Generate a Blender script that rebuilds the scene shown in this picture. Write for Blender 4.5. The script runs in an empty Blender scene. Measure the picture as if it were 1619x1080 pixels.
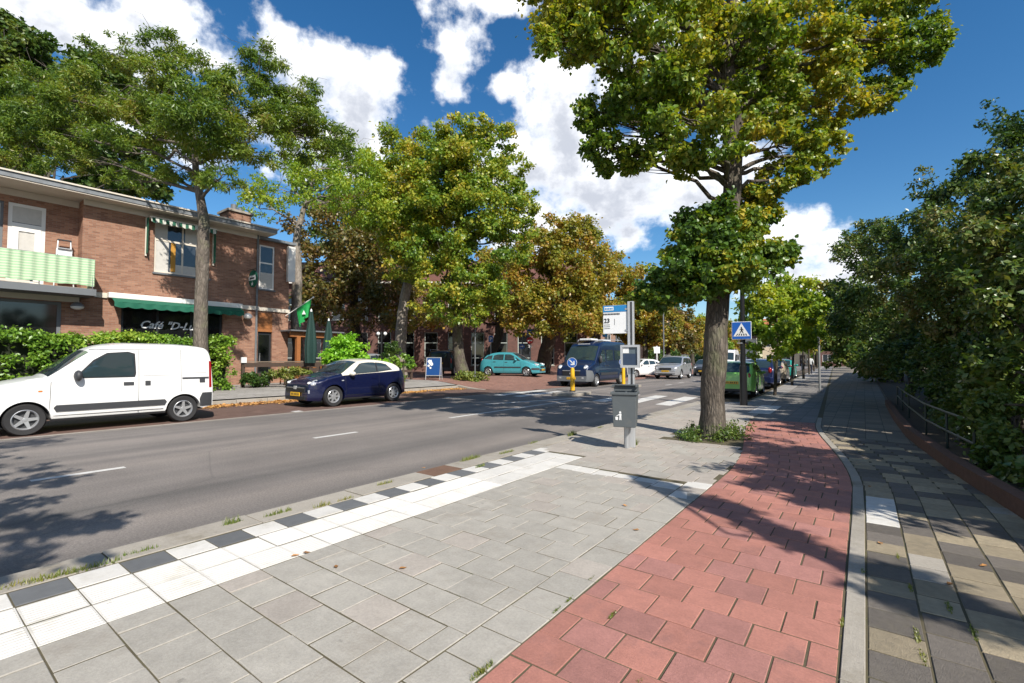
import bpy, bmesh, math, random
import numpy as np
from mathutils import Vector, Matrix

random.seed(7)
RNG = np.random.default_rng(11)
SC = bpy.context.scene
COL = SC.collection
R = math.radians

# ------------------------------------------------------------------ camera
CAM_Z, YAW, PITCH, FPX = 1.45, R(36.7), math.atan(28.5 / 745.0), 745.0
cam_data = bpy.data.cameras.new('camera')
cam_data.sensor_width = 36.0
cam_data.lens = 36.0 * FPX / 1619.0
cam_data.clip_start = 0.05
cam_data.clip_end = 3000.0
cam = bpy.data.objects.new('camera', cam_data)
COL.objects.link(cam)
cam.location = (0, 0, CAM_Z)
cam.rotation_euler = (R(90) + PITCH, 0, YAW)
SC.camera = cam

# ------------------------------------------------------------------ light
SUN_EL, SUN_AZ = R(41), R(114)          # azimuth clockwise from +Y
sv = Vector((math.sin(SUN_AZ) * math.cos(SUN_EL), math.cos(SUN_AZ) * math.cos(SUN_EL), math.sin(SUN_EL)))
sun_data = bpy.data.lights.new('sun', 'SUN')
sun_data.energy = 5.0
sun_data.angle = R(0.53)
sun_data.color = (1.0, 0.94, 0.85)
sun = bpy.data.objects.new('sun', sun_data)
COL.objects.link(sun)
sun.rotation_euler = sv.to_track_quat('Z', 'Y').to_euler()
SC.view_settings.view_transform = 'Standard'
SC.view_settings.look = 'None'
SC.view_settings.gamma = 1.0
SC.view_settings.use_curve_mapping = False
SC.view_settings.exposure = 0.45
SC.cycles.max_bounces = 5
SC.cycles.diffuse_bounces = 2
SC.cycles.transmission_bounces = 4
SC.cycles.transparent_max_bounces = 6
SC.cycles.use_denoising = True


class NT:
    """small helper to wire shader nodes"""
    def __init__(self, tree):
        self.t = tree
    def n(self, typ, ins=None, **kw):
        nd = self.t.nodes.new(typ)
        for k, v in kw.items():
            setattr(nd, k, v)
        for k, v in (ins or {}).items():
            s = nd.inputs[k]
            if isinstance(v, bpy.types.NodeSocket):
                self.t.links.new(v, s)
            else:
                s.default_value = v
        return nd
    def m(self, op, a, b=0.0, c=None, clamp=False):
        nd = self.t.nodes.new('ShaderNodeMath')
        nd.operation = op
        nd.use_clamp = clamp
        for i, v in enumerate((a, b, c)):
            if v is None:
                continue
            if isinstance(v, bpy.types.NodeSocket):
                self.t.links.new(v, nd.inputs[i])
            else:
                nd.inputs[i].default_value = v
        return nd.outputs[0]
    def mix(self, f, a, b, blend='MIX'):
        nd = self.t.nodes.new('ShaderNodeMix')
        nd.data_type = 'RGBA'
        nd.blend_type = blend
        for i, v in ((0, f), (6, a), (7, b)):
            if isinstance(v, bpy.types.NodeSocket):
                self.t.links.new(v, nd.inputs[i])
            else:
                nd.inputs[i].default_value = v if i == 0 else (tuple(v) + (1,))[:4]
        return nd.outputs[2]
    def ramp(self, f, stops, interp='LINEAR'):
        nd = self.t.nodes.new('ShaderNodeValToRGB')
        nd.color_ramp.interpolation = interp
        e = nd.color_ramp.elements
        while len(e) < len(stops):
            e.new(0.5)
        for i, (p, c) in enumerate(stops):
            e[i].position = p
            e[i].color = (tuple(c) + (1,))[:4] if isinstance(c, (tuple, list)) else (c, c, c, 1)
        self.t.links.new(f, nd.inputs[0])
        return nd.outputs[0]
    def sstep(self, x, a, b):
        nd = self.t.nodes.new('ShaderNodeMapRange')
        nd.interpolation_type = 'SMOOTHSTEP'
        self.t.links.new(x, nd.inputs[0])
        nd.inputs[1].default_value = a
        nd.inputs[2].default_value = b
        return nd.outputs[0]


# ------------------------------------------------------------------ sky with cumulus clouds
def make_world():
    w = bpy.data.worlds.new('World')
    SC.world = w
    w.use_nodes = True
    t = w.node_tree
    t.nodes.clear()
    N = NT(t)
    sky = N.n('ShaderNodeTexSky')
    sky.sky_type = 'NISHITA'
    sky.sun_disc = False
    sky.sun_elevation = SUN_EL
    sky.sun_rotation = SUN_AZ
    sky.air_density = 1.0
    sky.dust_density = 0.2
    sky.ozone_density = 3.0
    # a cloud field over the whole dome in azimuth / elevation; the larger clouds are lobes of it
    g = bpy.data.node_groups.new('cloud_field', 'ShaderNodeTree')
    g.interface.new_socket('dv', in_out='INPUT', socket_type='NodeSocketFloat')
    g.interface.new_socket('D', in_out='OUTPUT', socket_type='NodeSocketFloat')
    G = NT(g)
    gi = g.nodes.new('NodeGroupInput')
    go = g.nodes.new('NodeGroupOutput')
    tc = G.n('ShaderNodeTexCoord')
    sep = G.n('ShaderNodeSeparateXYZ', {0: tc.outputs['Generated']})
    u = G.m('ARCTAN2', sep.outputs[0], sep.outputs[1])
    hyp = G.m('SQRT', G.m('ADD', G.m('MULTIPLY', sep.outputs[0], sep.outputs[0]), G.m('MULTIPLY', sep.outputs[1], sep.outputs[1])))
    v = G.m('ADD', G.m('ARCTAN2', sep.outputs[2], hyp), gi.outputs[0])
    uv = G.n('ShaderNodeCombineXYZ', {0: u, 1: v, 2: 0.0})
    warp = G.n('ShaderNodeTexNoise', {'Vector': uv.outputs[0], 'Scale': 6.0, 'Detail': 3.0, 'Roughness': 0.6}, noise_dimensions='2D')
    ws = G.n('ShaderNodeSeparateColor', {0: warp.outputs['Color']})
    uw = G.m('MULTIPLY_ADD', ws.outputs[0], 0.11, G.m('SUBTRACT', u, 0.055))
    vw = G.m('MULTIPLY_ADD', ws.outputs[1], 0.08, G.m('SUBTRACT', v, 0.04))
    uvw = G.n('ShaderNodeCombineXYZ', {0: uw, 1: vw, 2: 0.0}).outputs[0]
    lobes = [
        # cloud banks in view, left to right: (azimuth, elevation, half-width, half-height)
        (-1.43, .485, .15, .060), (-1.28, .520, .12, .060), (-1.35, .38, .16, .07),
        (-1.065, .535, .105, .068), (-0.965, .485, .120, .085), (-1.02, .41, .16, .07),
        (-0.765, .575, .070, .055), (-0.70, .665, .15, .032), (-0.655, .53, .050, .026),
        (-0.535, .485, .125, .135), (-0.36, .60, .13, .08), (-0.62, .40, .15, .10),
        (-0.44, .345, .26, .120), (-0.25, .345, .13, .080), (-0.52, .27, .22, .06), (-0.115, .205, .11, .065), (-0.05, .14, .13, .06),
    ]
    best = None
    for (u0, v0, a, b) in lobes:
        d = G.n('ShaderNodeVectorMath', {0: uvw, 1: (-u0, -v0, 0)}, operation='ADD')
        d = G.n('ShaderNodeVectorMath', {0: d.outputs[0], 1: (1 / a, 1 / b, 0)}, operation='MULTIPLY')
        d = G.n('ShaderNodeVectorMath', {0: d.outputs[0]}, operation='LENGTH').outputs['Value']
        best = d if best is None else G.m('SMOOTH_MIN', best, d, 0.25)
    best = G.m('SUBTRACT', 1.0, G.m('MINIMUM', best, 2.2))
    # scattered cumulus round the rest of the sky, thinning towards the view
    n2 = G.n('ShaderNodeTexNoise', {'Vector': uv.outputs[0], 'Scale': 3.2, 'Detail': 2.0, 'Roughness': 0.5}, noise_dimensions='2D')
    away = G.m('MULTIPLY', G.sstep(G.m('ABSOLUTE', G.m('ADD', u, 0.62)), 0.9, 1.5), G.sstep(v, 0.95, 0.6))
    gen = G.m('SUBTRACT', G.m('MULTIPLY', G.m('SUBTRACT', n2.outputs[0], 0.47), 8.0), G.m('MULTIPLY', G.m('SUBTRACT', 1.0, away), 4.0))
    best = G.m('MAXIMUM', best, G.m('MINIMUM', gen, 0.9))
    uv2 = G.n('ShaderNodeCombineXYZ', {0: u, 1: G.m('MULTIPLY', v, 1.25), 2: 0.0})
    n1 = G.n('ShaderNodeTexNoise', {'Vector': uv2.outputs[0], 'Scale': 11.0, 'Detail': 8.0, 'Roughness': 0.60}, noise_dimensions='2D')
    dd = G.m('ADD', best, G.m('MULTIPLY', G.m('SUBTRACT', n1.outputs[0], 0.5), 2.1))
    g.links.new(dd, go.inputs[0])
    ga = t.nodes.new('ShaderNodeGroup'); ga.node_tree = g; ga.inputs[0].default_value = 0.0
    gb = t.nodes.new('ShaderNodeGroup'); gb.node_tree = g; gb.inputs[0].default_value = 0.042
    cov = N.sstep(ga.outputs[0], -0.12, 0.60)
    thick = N.sstep(ga.outputs[0], 0.05, 0.75)
    above = N.sstep(gb.outputs[0], -0.05, 1.0)
    shade = N.m('MULTIPLY', above, thick)
    ccol = N.mix(shade, (10.2, 10.3, 10.5), (4.8, 5.1, 5.8))
    hs = N.n('ShaderNodeHueSaturation', {'Color': sky.outputs[0], 'Hue': 0.499, 'Saturation': 1.30, 'Value': 1.0})
    mixc = N.mix(cov, hs.outputs[0], ccol)
    bg = N.n('ShaderNodeBackground', {'Color': mixc, 'Strength': 0.100})
    out = N.n('ShaderNodeOutputWorld', {'Surface': bg.outputs[0]})
    w.cycles.sampling_method = 'MANUAL'
    w.cycles.sample_map_resolution = 256
make_world()


# ------------------------------------------------------------------ geometry helpers
def at(px, py, d):
    """world point that stands d metres deep along the view axis at photo position (px, py)"""
    x, y = (px - 809.5) / FPX, -(py - 540.0) / FPX
    up = y * math.cos(PITCH) + math.sin(PITCH)
    fw = math.cos(PITCH) - y * math.sin(PITCH)
    t = d / fw
    r, u = x * t, up * t
    return Vector((-d * math.sin(YAW) + r * math.cos(YAW), d * math.cos(YAW) + r * math.sin(YAW), CAM_Z + u))


def tag(o, label=None, cat=None, group=None, kind=None):
    if label: o['label'] = label
    if cat: o['category'] = cat
    if group: o['group'] = group
    if kind: o['kind'] = kind
    return o


def empty(name, loc=(0, 0, 0), rz=0.0, label=None, cat=None, group=None):
    o = bpy.data.objects.new(name, None)
    o.empty_display_size = 0.2
    COL.objects.link(o)
    o.location = loc
    o.rotation_euler = (0, 0, rz)
    return tag(o, label, cat, group)


def link(name, me, parent=None, loc=None, rot=None):
    o = bpy.data.objects.new(name, me)
    COL.objects.link(o)
    o.parent = parent
    if loc is not None: o.location = loc
    if rot is not None: o.rotation_euler = rot
    return o


def copy_tree(o, parent=None):
    c = o.copy()
    COL.objects.link(c)
    c.parent = parent
    for ch in list(o.children):
        copy_tree(ch, c)
    return c


class MB:
    def __init__(self):
        self.v, self.f = [], []
    def add(self, vs, fs):
        b = len(self.v)
        self.v += [tuple(p) for p in vs]
        self.f += [tuple(i + b for i in f) for f in fs]
        return self
    def box(self, c, s, rz=0.0, m=None):
        hx, hy, hz = s[0] / 2, s[1] / 2, s[2] / 2
        vs = [Vector((x, y, z)) for z in (-hz, hz) for y in (-hy, hy) for x in (-hx, hx)]
        if m is not None:
            vs = [m @ p for p in vs]
        if rz:
            q = Matrix.Rotation(rz, 3, 'Z')
            vs = [q @ p for p in vs]
        c = Vector(c)
        return self.add([p + c for p in vs], [(0, 2, 3, 1), (4, 5, 7, 6), (0, 1, 5, 4), (2, 6, 7, 3), (0, 4, 6, 2), (1, 3, 7, 5)])
    def bb(self, a, b):
        return self.box([(a[i] + b[i]) / 2 for i in range(3)], [abs(b[i] - a[i]) for i in range(3)])
    def tube(self, pts, rad, seg=8, caps=True, jit=0.0):
        pts = [Vector(p) for p in pts]
        n = len(pts)
        rr = rad if isinstance(rad, (list, tuple)) else [rad] * n
        base = len(self.v)
        ref = Vector((0.31, 0.95, 0.07))
        for i, p in enumerate(pts):
            d = (pts[min(i + 1, n - 1)] - pts[max(i - 1, 0)])
            d = d.normalized() if d.length > 1e-9 else Vector((0, 0, 1))
            if abs(d.dot(ref)) > 0.97:
                ref = Vector((1, 0.1, 0))
            a = d.cross(ref).normalized()
            b = d.cross(a)
            for k in range(seg):
                an = 2 * math.pi * k / seg
                q = rr[i] * (1 + (random.uniform(-jit, jit) if jit else 0))
                self.v.append(tuple(p + a * (math.cos(an) * q) + b * (math.sin(an) * q)))
        for i in range(n - 1):
            for k in range(seg):
                k2 = (k + 1) % seg
                self.f.append((base + i * seg + k, base + i * seg + k2, base + (i + 1) * seg + k2, base + (i + 1) * seg + k))
        if caps:
            self.f.append(tuple(base + k for k in reversed(range(seg))))
            self.f.append(tuple(base + (n - 1) * seg + k for k in range(seg)))
        return self
    def cyl(self, c, r, h, seg=12, r2=None):
        c = Vector(c)
        return self.tube([c, c + Vector((0, 0, h))], [r, r if r2 is None else r2], seg)
    def lathe(self, prof, seg=16, c=(0, 0, 0), axis='Z'):
        base = len(self.v)
        for (r, h) in prof:
            for k in range(seg):
                a = 2 * math.pi * k / seg
                x, y = r * math.cos(a), r * math.sin(a)
                p = (x, y, h) if axis == 'Z' else ((x, h, y) if axis == 'Y' else (h, x, y))
                self.v.append((p[0] + c[0], p[1] + c[1], p[2] + c[2]))
        for i in range(len(prof) - 1):
            for k in range(seg):
                k2 = (k + 1) % seg
                q = (base + i * seg + k, base + i * seg + k2, base + (i + 1) * seg + k2, base + (i + 1) * seg + k)
                self.f.append(q if axis != 'Y' else q[::-1])
        return self
    def prism(self, poly, d, origin, ax, ay, az):
        """extrude 2D poly (in ax, ay) by d along az"""
        o, ax, ay, az = Vector(origin), Vector(ax), Vector(ay), Vector(az)
        n = len(poly)
        vs = [o + ax * p[0] + ay * p[1] for p in poly]
        vs += [p + az * d for p in vs]
        fs = [tuple(reversed(range(n))), tuple(range(n, 2 * n))]
        fs += [(i, (i + 1) % n, n + (i + 1) % n, n + i) for i in range(n)]
        return self.add(vs, fs)
    def mesh(self, name, mat, smooth=None):
        me = bpy.data.meshes.new(name)
        me.from_pydata(self.v, [], self.f)
        if mat is not None:
            me.materials.append(mat)
        if smooth is not None:
            me.polygons.foreach_set('use_smooth', [True] * len(me.polygons))
            me.set_sharp_from_angle(angle=R(smooth))
        me.update()
        return me
    def wb(self, name, mat, parent, smooth=None, fixn=True, bevel=0.0):
        """build from world coordinates under a parent that may stand (and turn) anywhere"""
        root = parent
        chain = []
        while root is not None:
            chain.append(root); root = root.parent
        mw = Matrix.Identity(4)
        for p in reversed(chain):
            mw = mw @ Matrix.LocRotScale(p.location, p.rotation_euler, p.scale)
        inv = mw.inverted()
        self.v = [tuple(inv @ Vector(q)) for q in self.v]
        return self.build(name, mat, parent, smooth, fixn, bevel)
    def build(self, name, mat, parent=None, smooth=None, fixn=True, bevel=0.0):
        me = self.mesh(name, mat, smooth)
        if fixn or bevel:
            bm = bmesh.new()
            bm.from_mesh(me)
            if fixn:
                bmesh.ops.recalc_face_normals(bm, faces=bm.faces)
            if bevel:
                bmesh.ops.bevel(bm, geom=[e for e in bm.edges if e.calc_face_angle(0) > 0.5], offset=bevel, segments=2, affect='EDGES', profile=0.6)
            bm.to_mesh(me)
            bm.free()
        return link(name, me, parent)


def np_mesh(name, verts, faces, mat, nside=3, smooth=False):
    """fast mesh from arrays; faces all with nside corners"""
    me = bpy.data.meshes.new(name)
    nv, nf = len(verts), len(faces)
    me.vertices.add(nv)
    me.vertices.foreach_set('co', np.asarray(verts, dtype=np.float32).ravel())
    me.loops.add(nf * nside)
    me.loops.foreach_set('vertex_index', np.asarray(faces, dtype=np.int32).ravel())
    me.polygons.add(nf)
    me.polygons.foreach_set('loop_start', np.arange(nf, dtype=np.int32) * nside)
    me.polygons.foreach_set('loop_total', np.full(nf, nside, dtype=np.int32))
    if smooth:
        me.polygons.foreach_set('use_smooth', np.ones(nf, dtype=bool))
    if mat is not None:
        me.materials.append(mat)
    me.update(calc_edges=True)
    return me


# ------------------------------------------------------------------ materials
MATS = {}


def pm(name, col, rough=0.6, metal=0.0, var=0.0, scale=8.0, bump=0.0, bscale=40.0, spec=0.5, coat=0.0, island=0.0, dirt=None, dscale=1.5, speck=0.0, sscale=70.0):
    """principled surface with soft colour variation, optional per-piece variation, dirt and fine relief"""
    if name in MATS:
        return MATS[name]
    m = bpy.data.materials.new(name)
    m.use_nodes = True
    t = m.node_tree
    N = NT(t)
    b = t.nodes['Principled BSDF']
    b.inputs['Roughness'].default_value = rough
    b.inputs['Metallic'].default_value = metal
    b.inputs['Specular IOR Level'].default_value = spec
    b.inputs['Coat Weight'].default_value = coat
    b.inputs['Coat Roughness'].default_value = 0.04
    geo = N.n('ShaderNodeNewGeometry')
    pos = geo.outputs['Position']
    c = None
    if var:
        nz = N.n('ShaderNodeTexNoise', {'Vector': pos, 'Scale': scale, 'Detail': 5.0, 'Roughness': 0.65})
        f = N.m('MULTIPLY_ADD', N.m('SUBTRACT', nz.outputs[0], 0.5), 2.6 * var, 1.0)
        c = N.mix(1.0, col, N.n('ShaderNodeCombineColor', {0: f, 1: f, 2: f}).outputs[0], 'MULTIPLY')
    if island:
        oi = N.n('ShaderNodeObjectInfo')
        f = N.m('MULTIPLY_ADD', N.m('SUBTRACT', oi.outputs['Random'], 0.5), 2 * island, 1.0)
        c = N.mix(1.0, c if c is not None else col, N.n('ShaderNodeCombineColor', {0: f, 1: f, 2: f}).outputs[0], 'MULTIPLY')
    if dirt is not None:
        nd = N.n('ShaderNodeTexNoise', {'Vector': pos, 'Scale': dscale, 'Detail': 8.0, 'Roughness': 0.7})
        f = N.sstep(nd.outputs[0], 0.5, 0.78)
        c = N.mix(f, c if c is not None else col, dirt)
    if speck:
        ns = N.n('ShaderNodeTexNoise', {'Vector': pos, 'Scale': sscale, 'Detail': 3.0, 'Roughness': 0.75})
        nl = N.n('ShaderNodeTexNoise', {'Vector': pos, 'Scale': 0.9, 'Detail': 5.0, 'Roughness': 0.6})
        f = N.m('MULTIPLY_ADD', N.m('SUBTRACT', ns.outputs[0], 0.5), 3.0 * speck, 1.0)
        f = N.m('MULTIPLY', f, N.m('MULTIPLY_ADD', N.m('SUBTRACT', nl.outputs[0], 0.5), 1.4 * speck, 1.0))
        c = N.mix(1.0, c if c is not None else col, N.n('ShaderNodeCombineColor', {0: f, 1: f, 2: f}).outputs[0], 'MULTIPLY')
        st = N.n('ShaderNodeTexVoronoi', {'Vector': pos, 'Scale': 3.1, 'Randomness': 1.0}, feature='F1')
        c = N.mix(N.m('MULTIPLY', N.sstep(N.m('ADD', st.outputs['Distance'], N.m('MULTIPLY', ns.outputs[0], 0.10)), 0.125, 0.075), 0.45), c, tuple(q * 0.45 for q in col))
    if c is None:
        b.inputs['Base Color'].default_value = (tuple(col) + (1,))[:4]
    else:
        t.links.new(c, b.inputs['Base Color'])
    if bump:
        nb = N.n('ShaderNodeTexNoise', {'Vector': pos, 'Scale': bscale, 'Detail': 6.0, 'Roughness': 0.7})
        bp = N.n('ShaderNodeBump', {'Height': nb.outputs[0], 'Strength': bump, 'Distance': 0.01})
        t.links.new(bp.outputs[0], b.inputs['Normal'])
    MATS[name] = m
    return m


def leafmat(name, cols, trans=0.35, rough=0.38, nscale=0.6):
    """leaf: colours drawn per leaf and per bough, light passes through"""
    m = bpy.data.materials.new(name)
    m.use_nodes = True
    t = m.node_tree
    N = NT(t)
    b = t.nodes['Principled BSDF']
    out = t.nodes['Material Output']
    geo = N.n('ShaderNodeNewGeometry')
    nz = N.n('ShaderNodeTexNoise', {'Vector': geo.outputs['Position'], 'Scale': nscale, 'Detail': 3.0})
    f = N.m('ADD', N.m('MULTIPLY', geo.outputs['Random Per Island'], 0.50), N.m('MULTIPLY_ADD', nz.outputs[0], 1.5, -0.5))
    cols = [tuple(min(.6, q * 2.05) for q in cc) for cc in cols]
    k = len(cols)
    c = N.ramp(f, [(0.02 + 0.96 * i / (k - 1), cc) for i, cc in enumerate(cols)])
    t.links.new(c, b.inputs['Base Color'])
    b.inputs['Roughness'].default_value = rough
    b.inputs['Specular IOR Level'].default_value = 0.5
    ct = N.mix(1.0, c, (1.25, 1.15, 0.35), 'MULTIPLY')
    tr = N.n('ShaderNodeBsdfTranslucent', {'Color': ct})
    mx = N.n('ShaderNodeMixShader', {0: trans, 1: b.outputs[0], 2: tr.outputs[0]})
    t.links.new(mx.outputs[0], out.inputs[0])
    return m


def glassmat(name, col=(0.02, 0.025, 0.03), rough=0.04):
    return pm(name, col, rough, spec=0.8)


def brickmat(name, c1, c2, mortar, axis, bw=0.21, bh=0.063, ms=0.010, bumpd=0.004, var=0.25):
    """brickwork on a wall; axis 'x' or 'y' is the horizontal run of the wall, 'z' lies flat"""
    m = bpy.data.materials.new(name)
    m.use_nodes = True
    t = m.node_tree
    N = NT(t)
    b = t.nodes['Principled BSDF']
    geo = N.n('ShaderNodeNewGeometry')
    s = N.n('ShaderNodeSeparateXYZ', {0: geo.outputs['Position']})
    hx = {'x': 0, 'y': 1, 'z': 1}[axis]
    hv = {'x': 2, 'y': 2, 'z': 0}[axis]
    cv = N.n('ShaderNodeCombineXYZ', {0: s.outputs[hx], 1: s.outputs[hv], 2: 0.0})
    br = N.n('ShaderNodeTexBrick', {'Vector': cv.outputs[0], 'Color1': c1 + (1,), 'Color2': c2 + (1,), 'Mortar': mortar + (1,), 'Scale': 1.0,
                                    'Mortar Size': ms / 2, 'Mortar Smooth': 0.2, 'Bias': 0.0, 'Brick Width': bw, 'Row Height': bh})
    nz = N.n('ShaderNodeTexNoise', {'Vector': geo.outputs['Position'], 'Scale': 1.6, 'Detail': 6.0, 'Roughness': 0.7})
    f = N.m('MULTIPLY_ADD', N.m('SUBTRACT', nz.outputs[0], 0.5), 2.4 * var, 1.0)
    c = N.mix(1.0, br.outputs[0], N.n('ShaderNodeCombineColor', {0: f, 1: f, 2: f}).outputs[0], 'MULTIPLY')
    t.links.new(c, b.inputs['Base Color'])
    b.inputs['Roughness'].default_value = 0.85
    hgt = N.m('SUBTRACT', 1.0, br.outputs['Fac'])
    nf = N.n('ShaderNodeTexNoise', {'Vector': geo.outputs['Position'], 'Scale': 60.0, 'Detail': 4.0})
    hgt = N.m('ADD', hgt, N.m('MULTIPLY', nf.outputs[0], 0.5))
    bp = N.n('ShaderNodeBump', {'Height': hgt, 'Strength': 0.7, 'Distance': bumpd})
    t.links.new(bp.outputs[0], b.inputs['Normal'])
    MATS[name] = m
    return m


def barkmat(name, c1, c2, c3, stretch=0.25, sc=9.0, patch=0.0):
    m = bpy.data.materials.new(name)
    m.use_nodes = True
    t = m.node_tree
    N = NT(t)
    b = t.nodes['Principled BSDF']
    geo = N.n('ShaderNodeNewGeometry')
    mp = N.n('ShaderNodeMapping', {'Vector': geo.outputs['Position'], 'Scale': (1.0, 1.0, stretch)})
    vo = N.n('ShaderNodeTexVoronoi', {'Vector': mp.outputs[0], 'Scale': sc * 2.2, 'Detail': 2.0}, feature='DISTANCE_TO_EDGE')
    nz = N.n('ShaderNodeTexNoise', {'Vector': mp.outputs[0], 'Scale': sc, 'Detail': 7.0, 'Roughness': 0.7})
    nl = N.n('ShaderNodeTexNoise', {'Vector': geo.outputs['Position'], 'Scale': 2.2, 'Detail': 4.0})
    c = N.ramp(nz.outputs[0], [(0.25, c1), (0.5, c2), (0.75, c3)])
    c = N.mix(N.m('MULTIPLY', N.sstep(vo.outputs['Distance'], 0.12, 0.0), 0.65), c, c1)
    c = N.mix(N.m('MULTIPLY', N.sstep(nl.outputs[0], 0.5, 0.7), patch), c, (0.16, 0.18, 0.08))
    t.links.new(c, b.inputs['Base Color'])
    b.inputs['Roughness'].default_value = 0.9
    h = N.m('ADD', N.m('MULTIPLY', N.sstep(vo.outputs['Distance'], 0.0, 0.2), 0.8), nz.outputs[0])
    bp = N.n('ShaderNodeBump', {'Height': h, 'Strength': 0.9, 'Distance': 0.02})
    t.links.new(bp.outputs[0], b.inputs['Normal'])
    MATS[name] = m
    return m


def asphaltmat():
    m = bpy.data.materials.new('asphalt')
    m.use_nodes = True
    t = m.node_tree
    N = NT(t)
    b = t.nodes['Principled BSDF']
    geo = N.n('ShaderNodeNewGeometry')
    pos = geo.outputs['Position']
    s = N.n('ShaderNodeSeparateXYZ', {0: pos})
    # worn wheel tracks run along the road (real wear of the surface)
    mpn = N.n('ShaderNodeMapping', {'Vector': pos, 'Scale': (1.0, 0.03, 1.0)})
    tr = N.n('ShaderNodeTexNoise', {'Vector': mpn.outputs[0], 'Scale': 0.9, 'Detail': 3.0, 'Roughness': 0.55})
    nz = N.n('ShaderNodeTexNoise', {'Vector': pos, 'Scale': 0.7, 'Detail': 6.0, 'Roughness': 0.65})
    gr = N.n('ShaderNodeTexNoise', {'Vector': pos, 'Scale': 48.0, 'Detail': 5.0, 'Roughness': 0.9})
    c = N.ramp(tr.outputs[0], [(0.33, (0.105, 0.097, 0.090)), (0.5, (0.180, 0.160, 0.145)), (0.68, (0.255, 0.222, 0.195))])
    f = N.m('MULTIPLY_ADD', N.m('SUBTRACT', nz.outputs[0], 0.5), 0.7, 1.0)
    f = N.m('MULTIPLY', f, N.m('MULTIPLY_ADD', N.m('SUBTRACT', gr.outputs[0], 0.5), 2.8, 1.0))
    c = N.mix(1.0, c, N.n('ShaderNodeCombineColor', {0: f, 1: f, 2: f}).outputs[0], 'MULTIPLY')
    # hairline cracks and sealed joint
    vo = N.n('ShaderNodeTexVoronoi', {'Vector': N.n('ShaderNodeMixRGB', {0: 0.06, 1: pos, 2: nz.outputs['Color']}).outputs[0], 'Scale': 0.22}, feature='DISTANCE_TO_EDGE')
    c = N.mix(N.m('MULTIPLY', N.sstep(vo.outputs['Distance'], 0.004, 0.0), 0.22), c, (0.035, 0.034, 0.033))
    t.links.new(c, b.inputs['Base Color'])
    b.inputs['Roughness'].default_value = 0.78
    bp = N.n('ShaderNodeBump', {'Height': gr.outputs[0], 'Strength': 0.5, 'Distance': 0.006})
    t.links.new(bp.outputs[0], b.inputs['Normal'])
    MATS['asphalt'] = m
    return m


asphaltmat()
brickmat('cafe_brick', (0.22, 0.10, 0.062), (0.34, 0.18, 0.115), (0.26, 0.20, 0.155), 'y')
brickmat('cafe_brick_x', (0.22, 0.10, 0.062), (0.34, 0.18, 0.115), (0.26, 0.20, 0.155), 'x')
brickmat('dark_brick', (0.10, 0.045, 0.035), (0.15, 0.065, 0.05), (0.13, 0.11, 0.10), 'x')
brickmat('paver_left', (0.115, 0.065, 0.05), (0.16, 0.095, 0.075), (0.08, 0.065, 0.05), 'z', 0.2, 0.1, 0.010)
brickmat('paver_red', (0.21, 0.105, 0.08), (0.27, 0.145, 0.11), (0.13, 0.10, 0.08), 'z', 0.2, 0.1, 0.008)
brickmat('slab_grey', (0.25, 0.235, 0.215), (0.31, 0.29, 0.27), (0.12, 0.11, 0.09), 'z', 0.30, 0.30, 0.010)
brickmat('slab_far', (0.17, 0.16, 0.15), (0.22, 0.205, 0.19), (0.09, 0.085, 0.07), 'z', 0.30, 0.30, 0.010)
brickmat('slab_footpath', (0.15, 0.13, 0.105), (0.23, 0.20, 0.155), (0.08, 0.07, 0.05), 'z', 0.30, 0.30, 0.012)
barkmat('bark_lime', (0.03, 0.025, 0.02), (0.11, 0.09, 0.07), (0.22, 0.19, 0.155), 0.22, 9.0, 0.35)
barkmat('bark_pale', (0.13, 0.11, 0.09), (0.26, 0.225, 0.19), (0.36, 0.32, 0.28), 0.3, 5.0, 0.25)
barkmat('bark_mid', (0.06, 0.05, 0.04), (0.15, 0.125, 0.10), (0.24, 0.205, 0.17), 0.3, 6.0, 0.35)
barkmat('bark_dark', (0.025, 0.02, 0.016), (0.07, 0.055, 0.042), (0.13, 0.11, 0.085), 0.25, 9.0, 0.3)
M = MATS
pm('joint_soil', (0.095, 0.080, 0.045), 0.95, var=0.35, scale=6, bump=0.6, dirt=(0.06, 0.075, 0.025), dscale=3.0)
pm('soil', (0.09, 0.07, 0.05), 0.95, var=0.35, scale=4, bump=0.8)
pm('tile_grey', (0.350, 0.328, 0.288), 0.8, var=0.20, scale=9, bump=0.35, bscale=160, island=0.06, dirt=(0.28, 0.25, 0.21), dscale=2.2, speck=0.20)
pm('tile_pinkgrey', (0.355, 0.318, 0.278), 0.8, var=0.20, scale=9, bump=0.35, bscale=160, island=0.06, speck=0.20)
pm('tile_red', (0.385, 0.168, 0.130), 0.8, var=0.20, scale=10, bump=0.45, bscale=150, island=0.11, dirt=(0.25, 0.125, 0.11), dscale=2.6, speck=0.20)
pm('tile_red2', (0.345, 0.160, 0.135), 0.8, var=0.22, scale=10, bump=0.45, bscale=150, island=0.12, speck=0.22)
pm('tile_white', (0.60, 0.58, 0.54), 0.75, var=0.10, scale=10, bump=0.3, bscale=150, island=0.05, dirt=(0.44, 0.41, 0.35), dscale=3.0, speck=0.10)
pm('tile_dark', (0.125, 0.130, 0.135), 0.8, var=0.2, scale=10, bump=0.5, bscale=180, island=0.12)
pm('tile_asphaltgrey', (0.140, 0.123, 0.106), 0.85, var=0.3, scale=30, bump=0.9, bscale=150, island=0.22, dirt=(0.16, 0.14, 0.10), dscale=4)
pm('tile_sand', (0.32, 0.265, 0.18), 0.85, var=0.28, scale=22, bump=0.9, bscale=120, island=0.18, dirt=(0.17, 0.15, 0.11), dscale=4)
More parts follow.
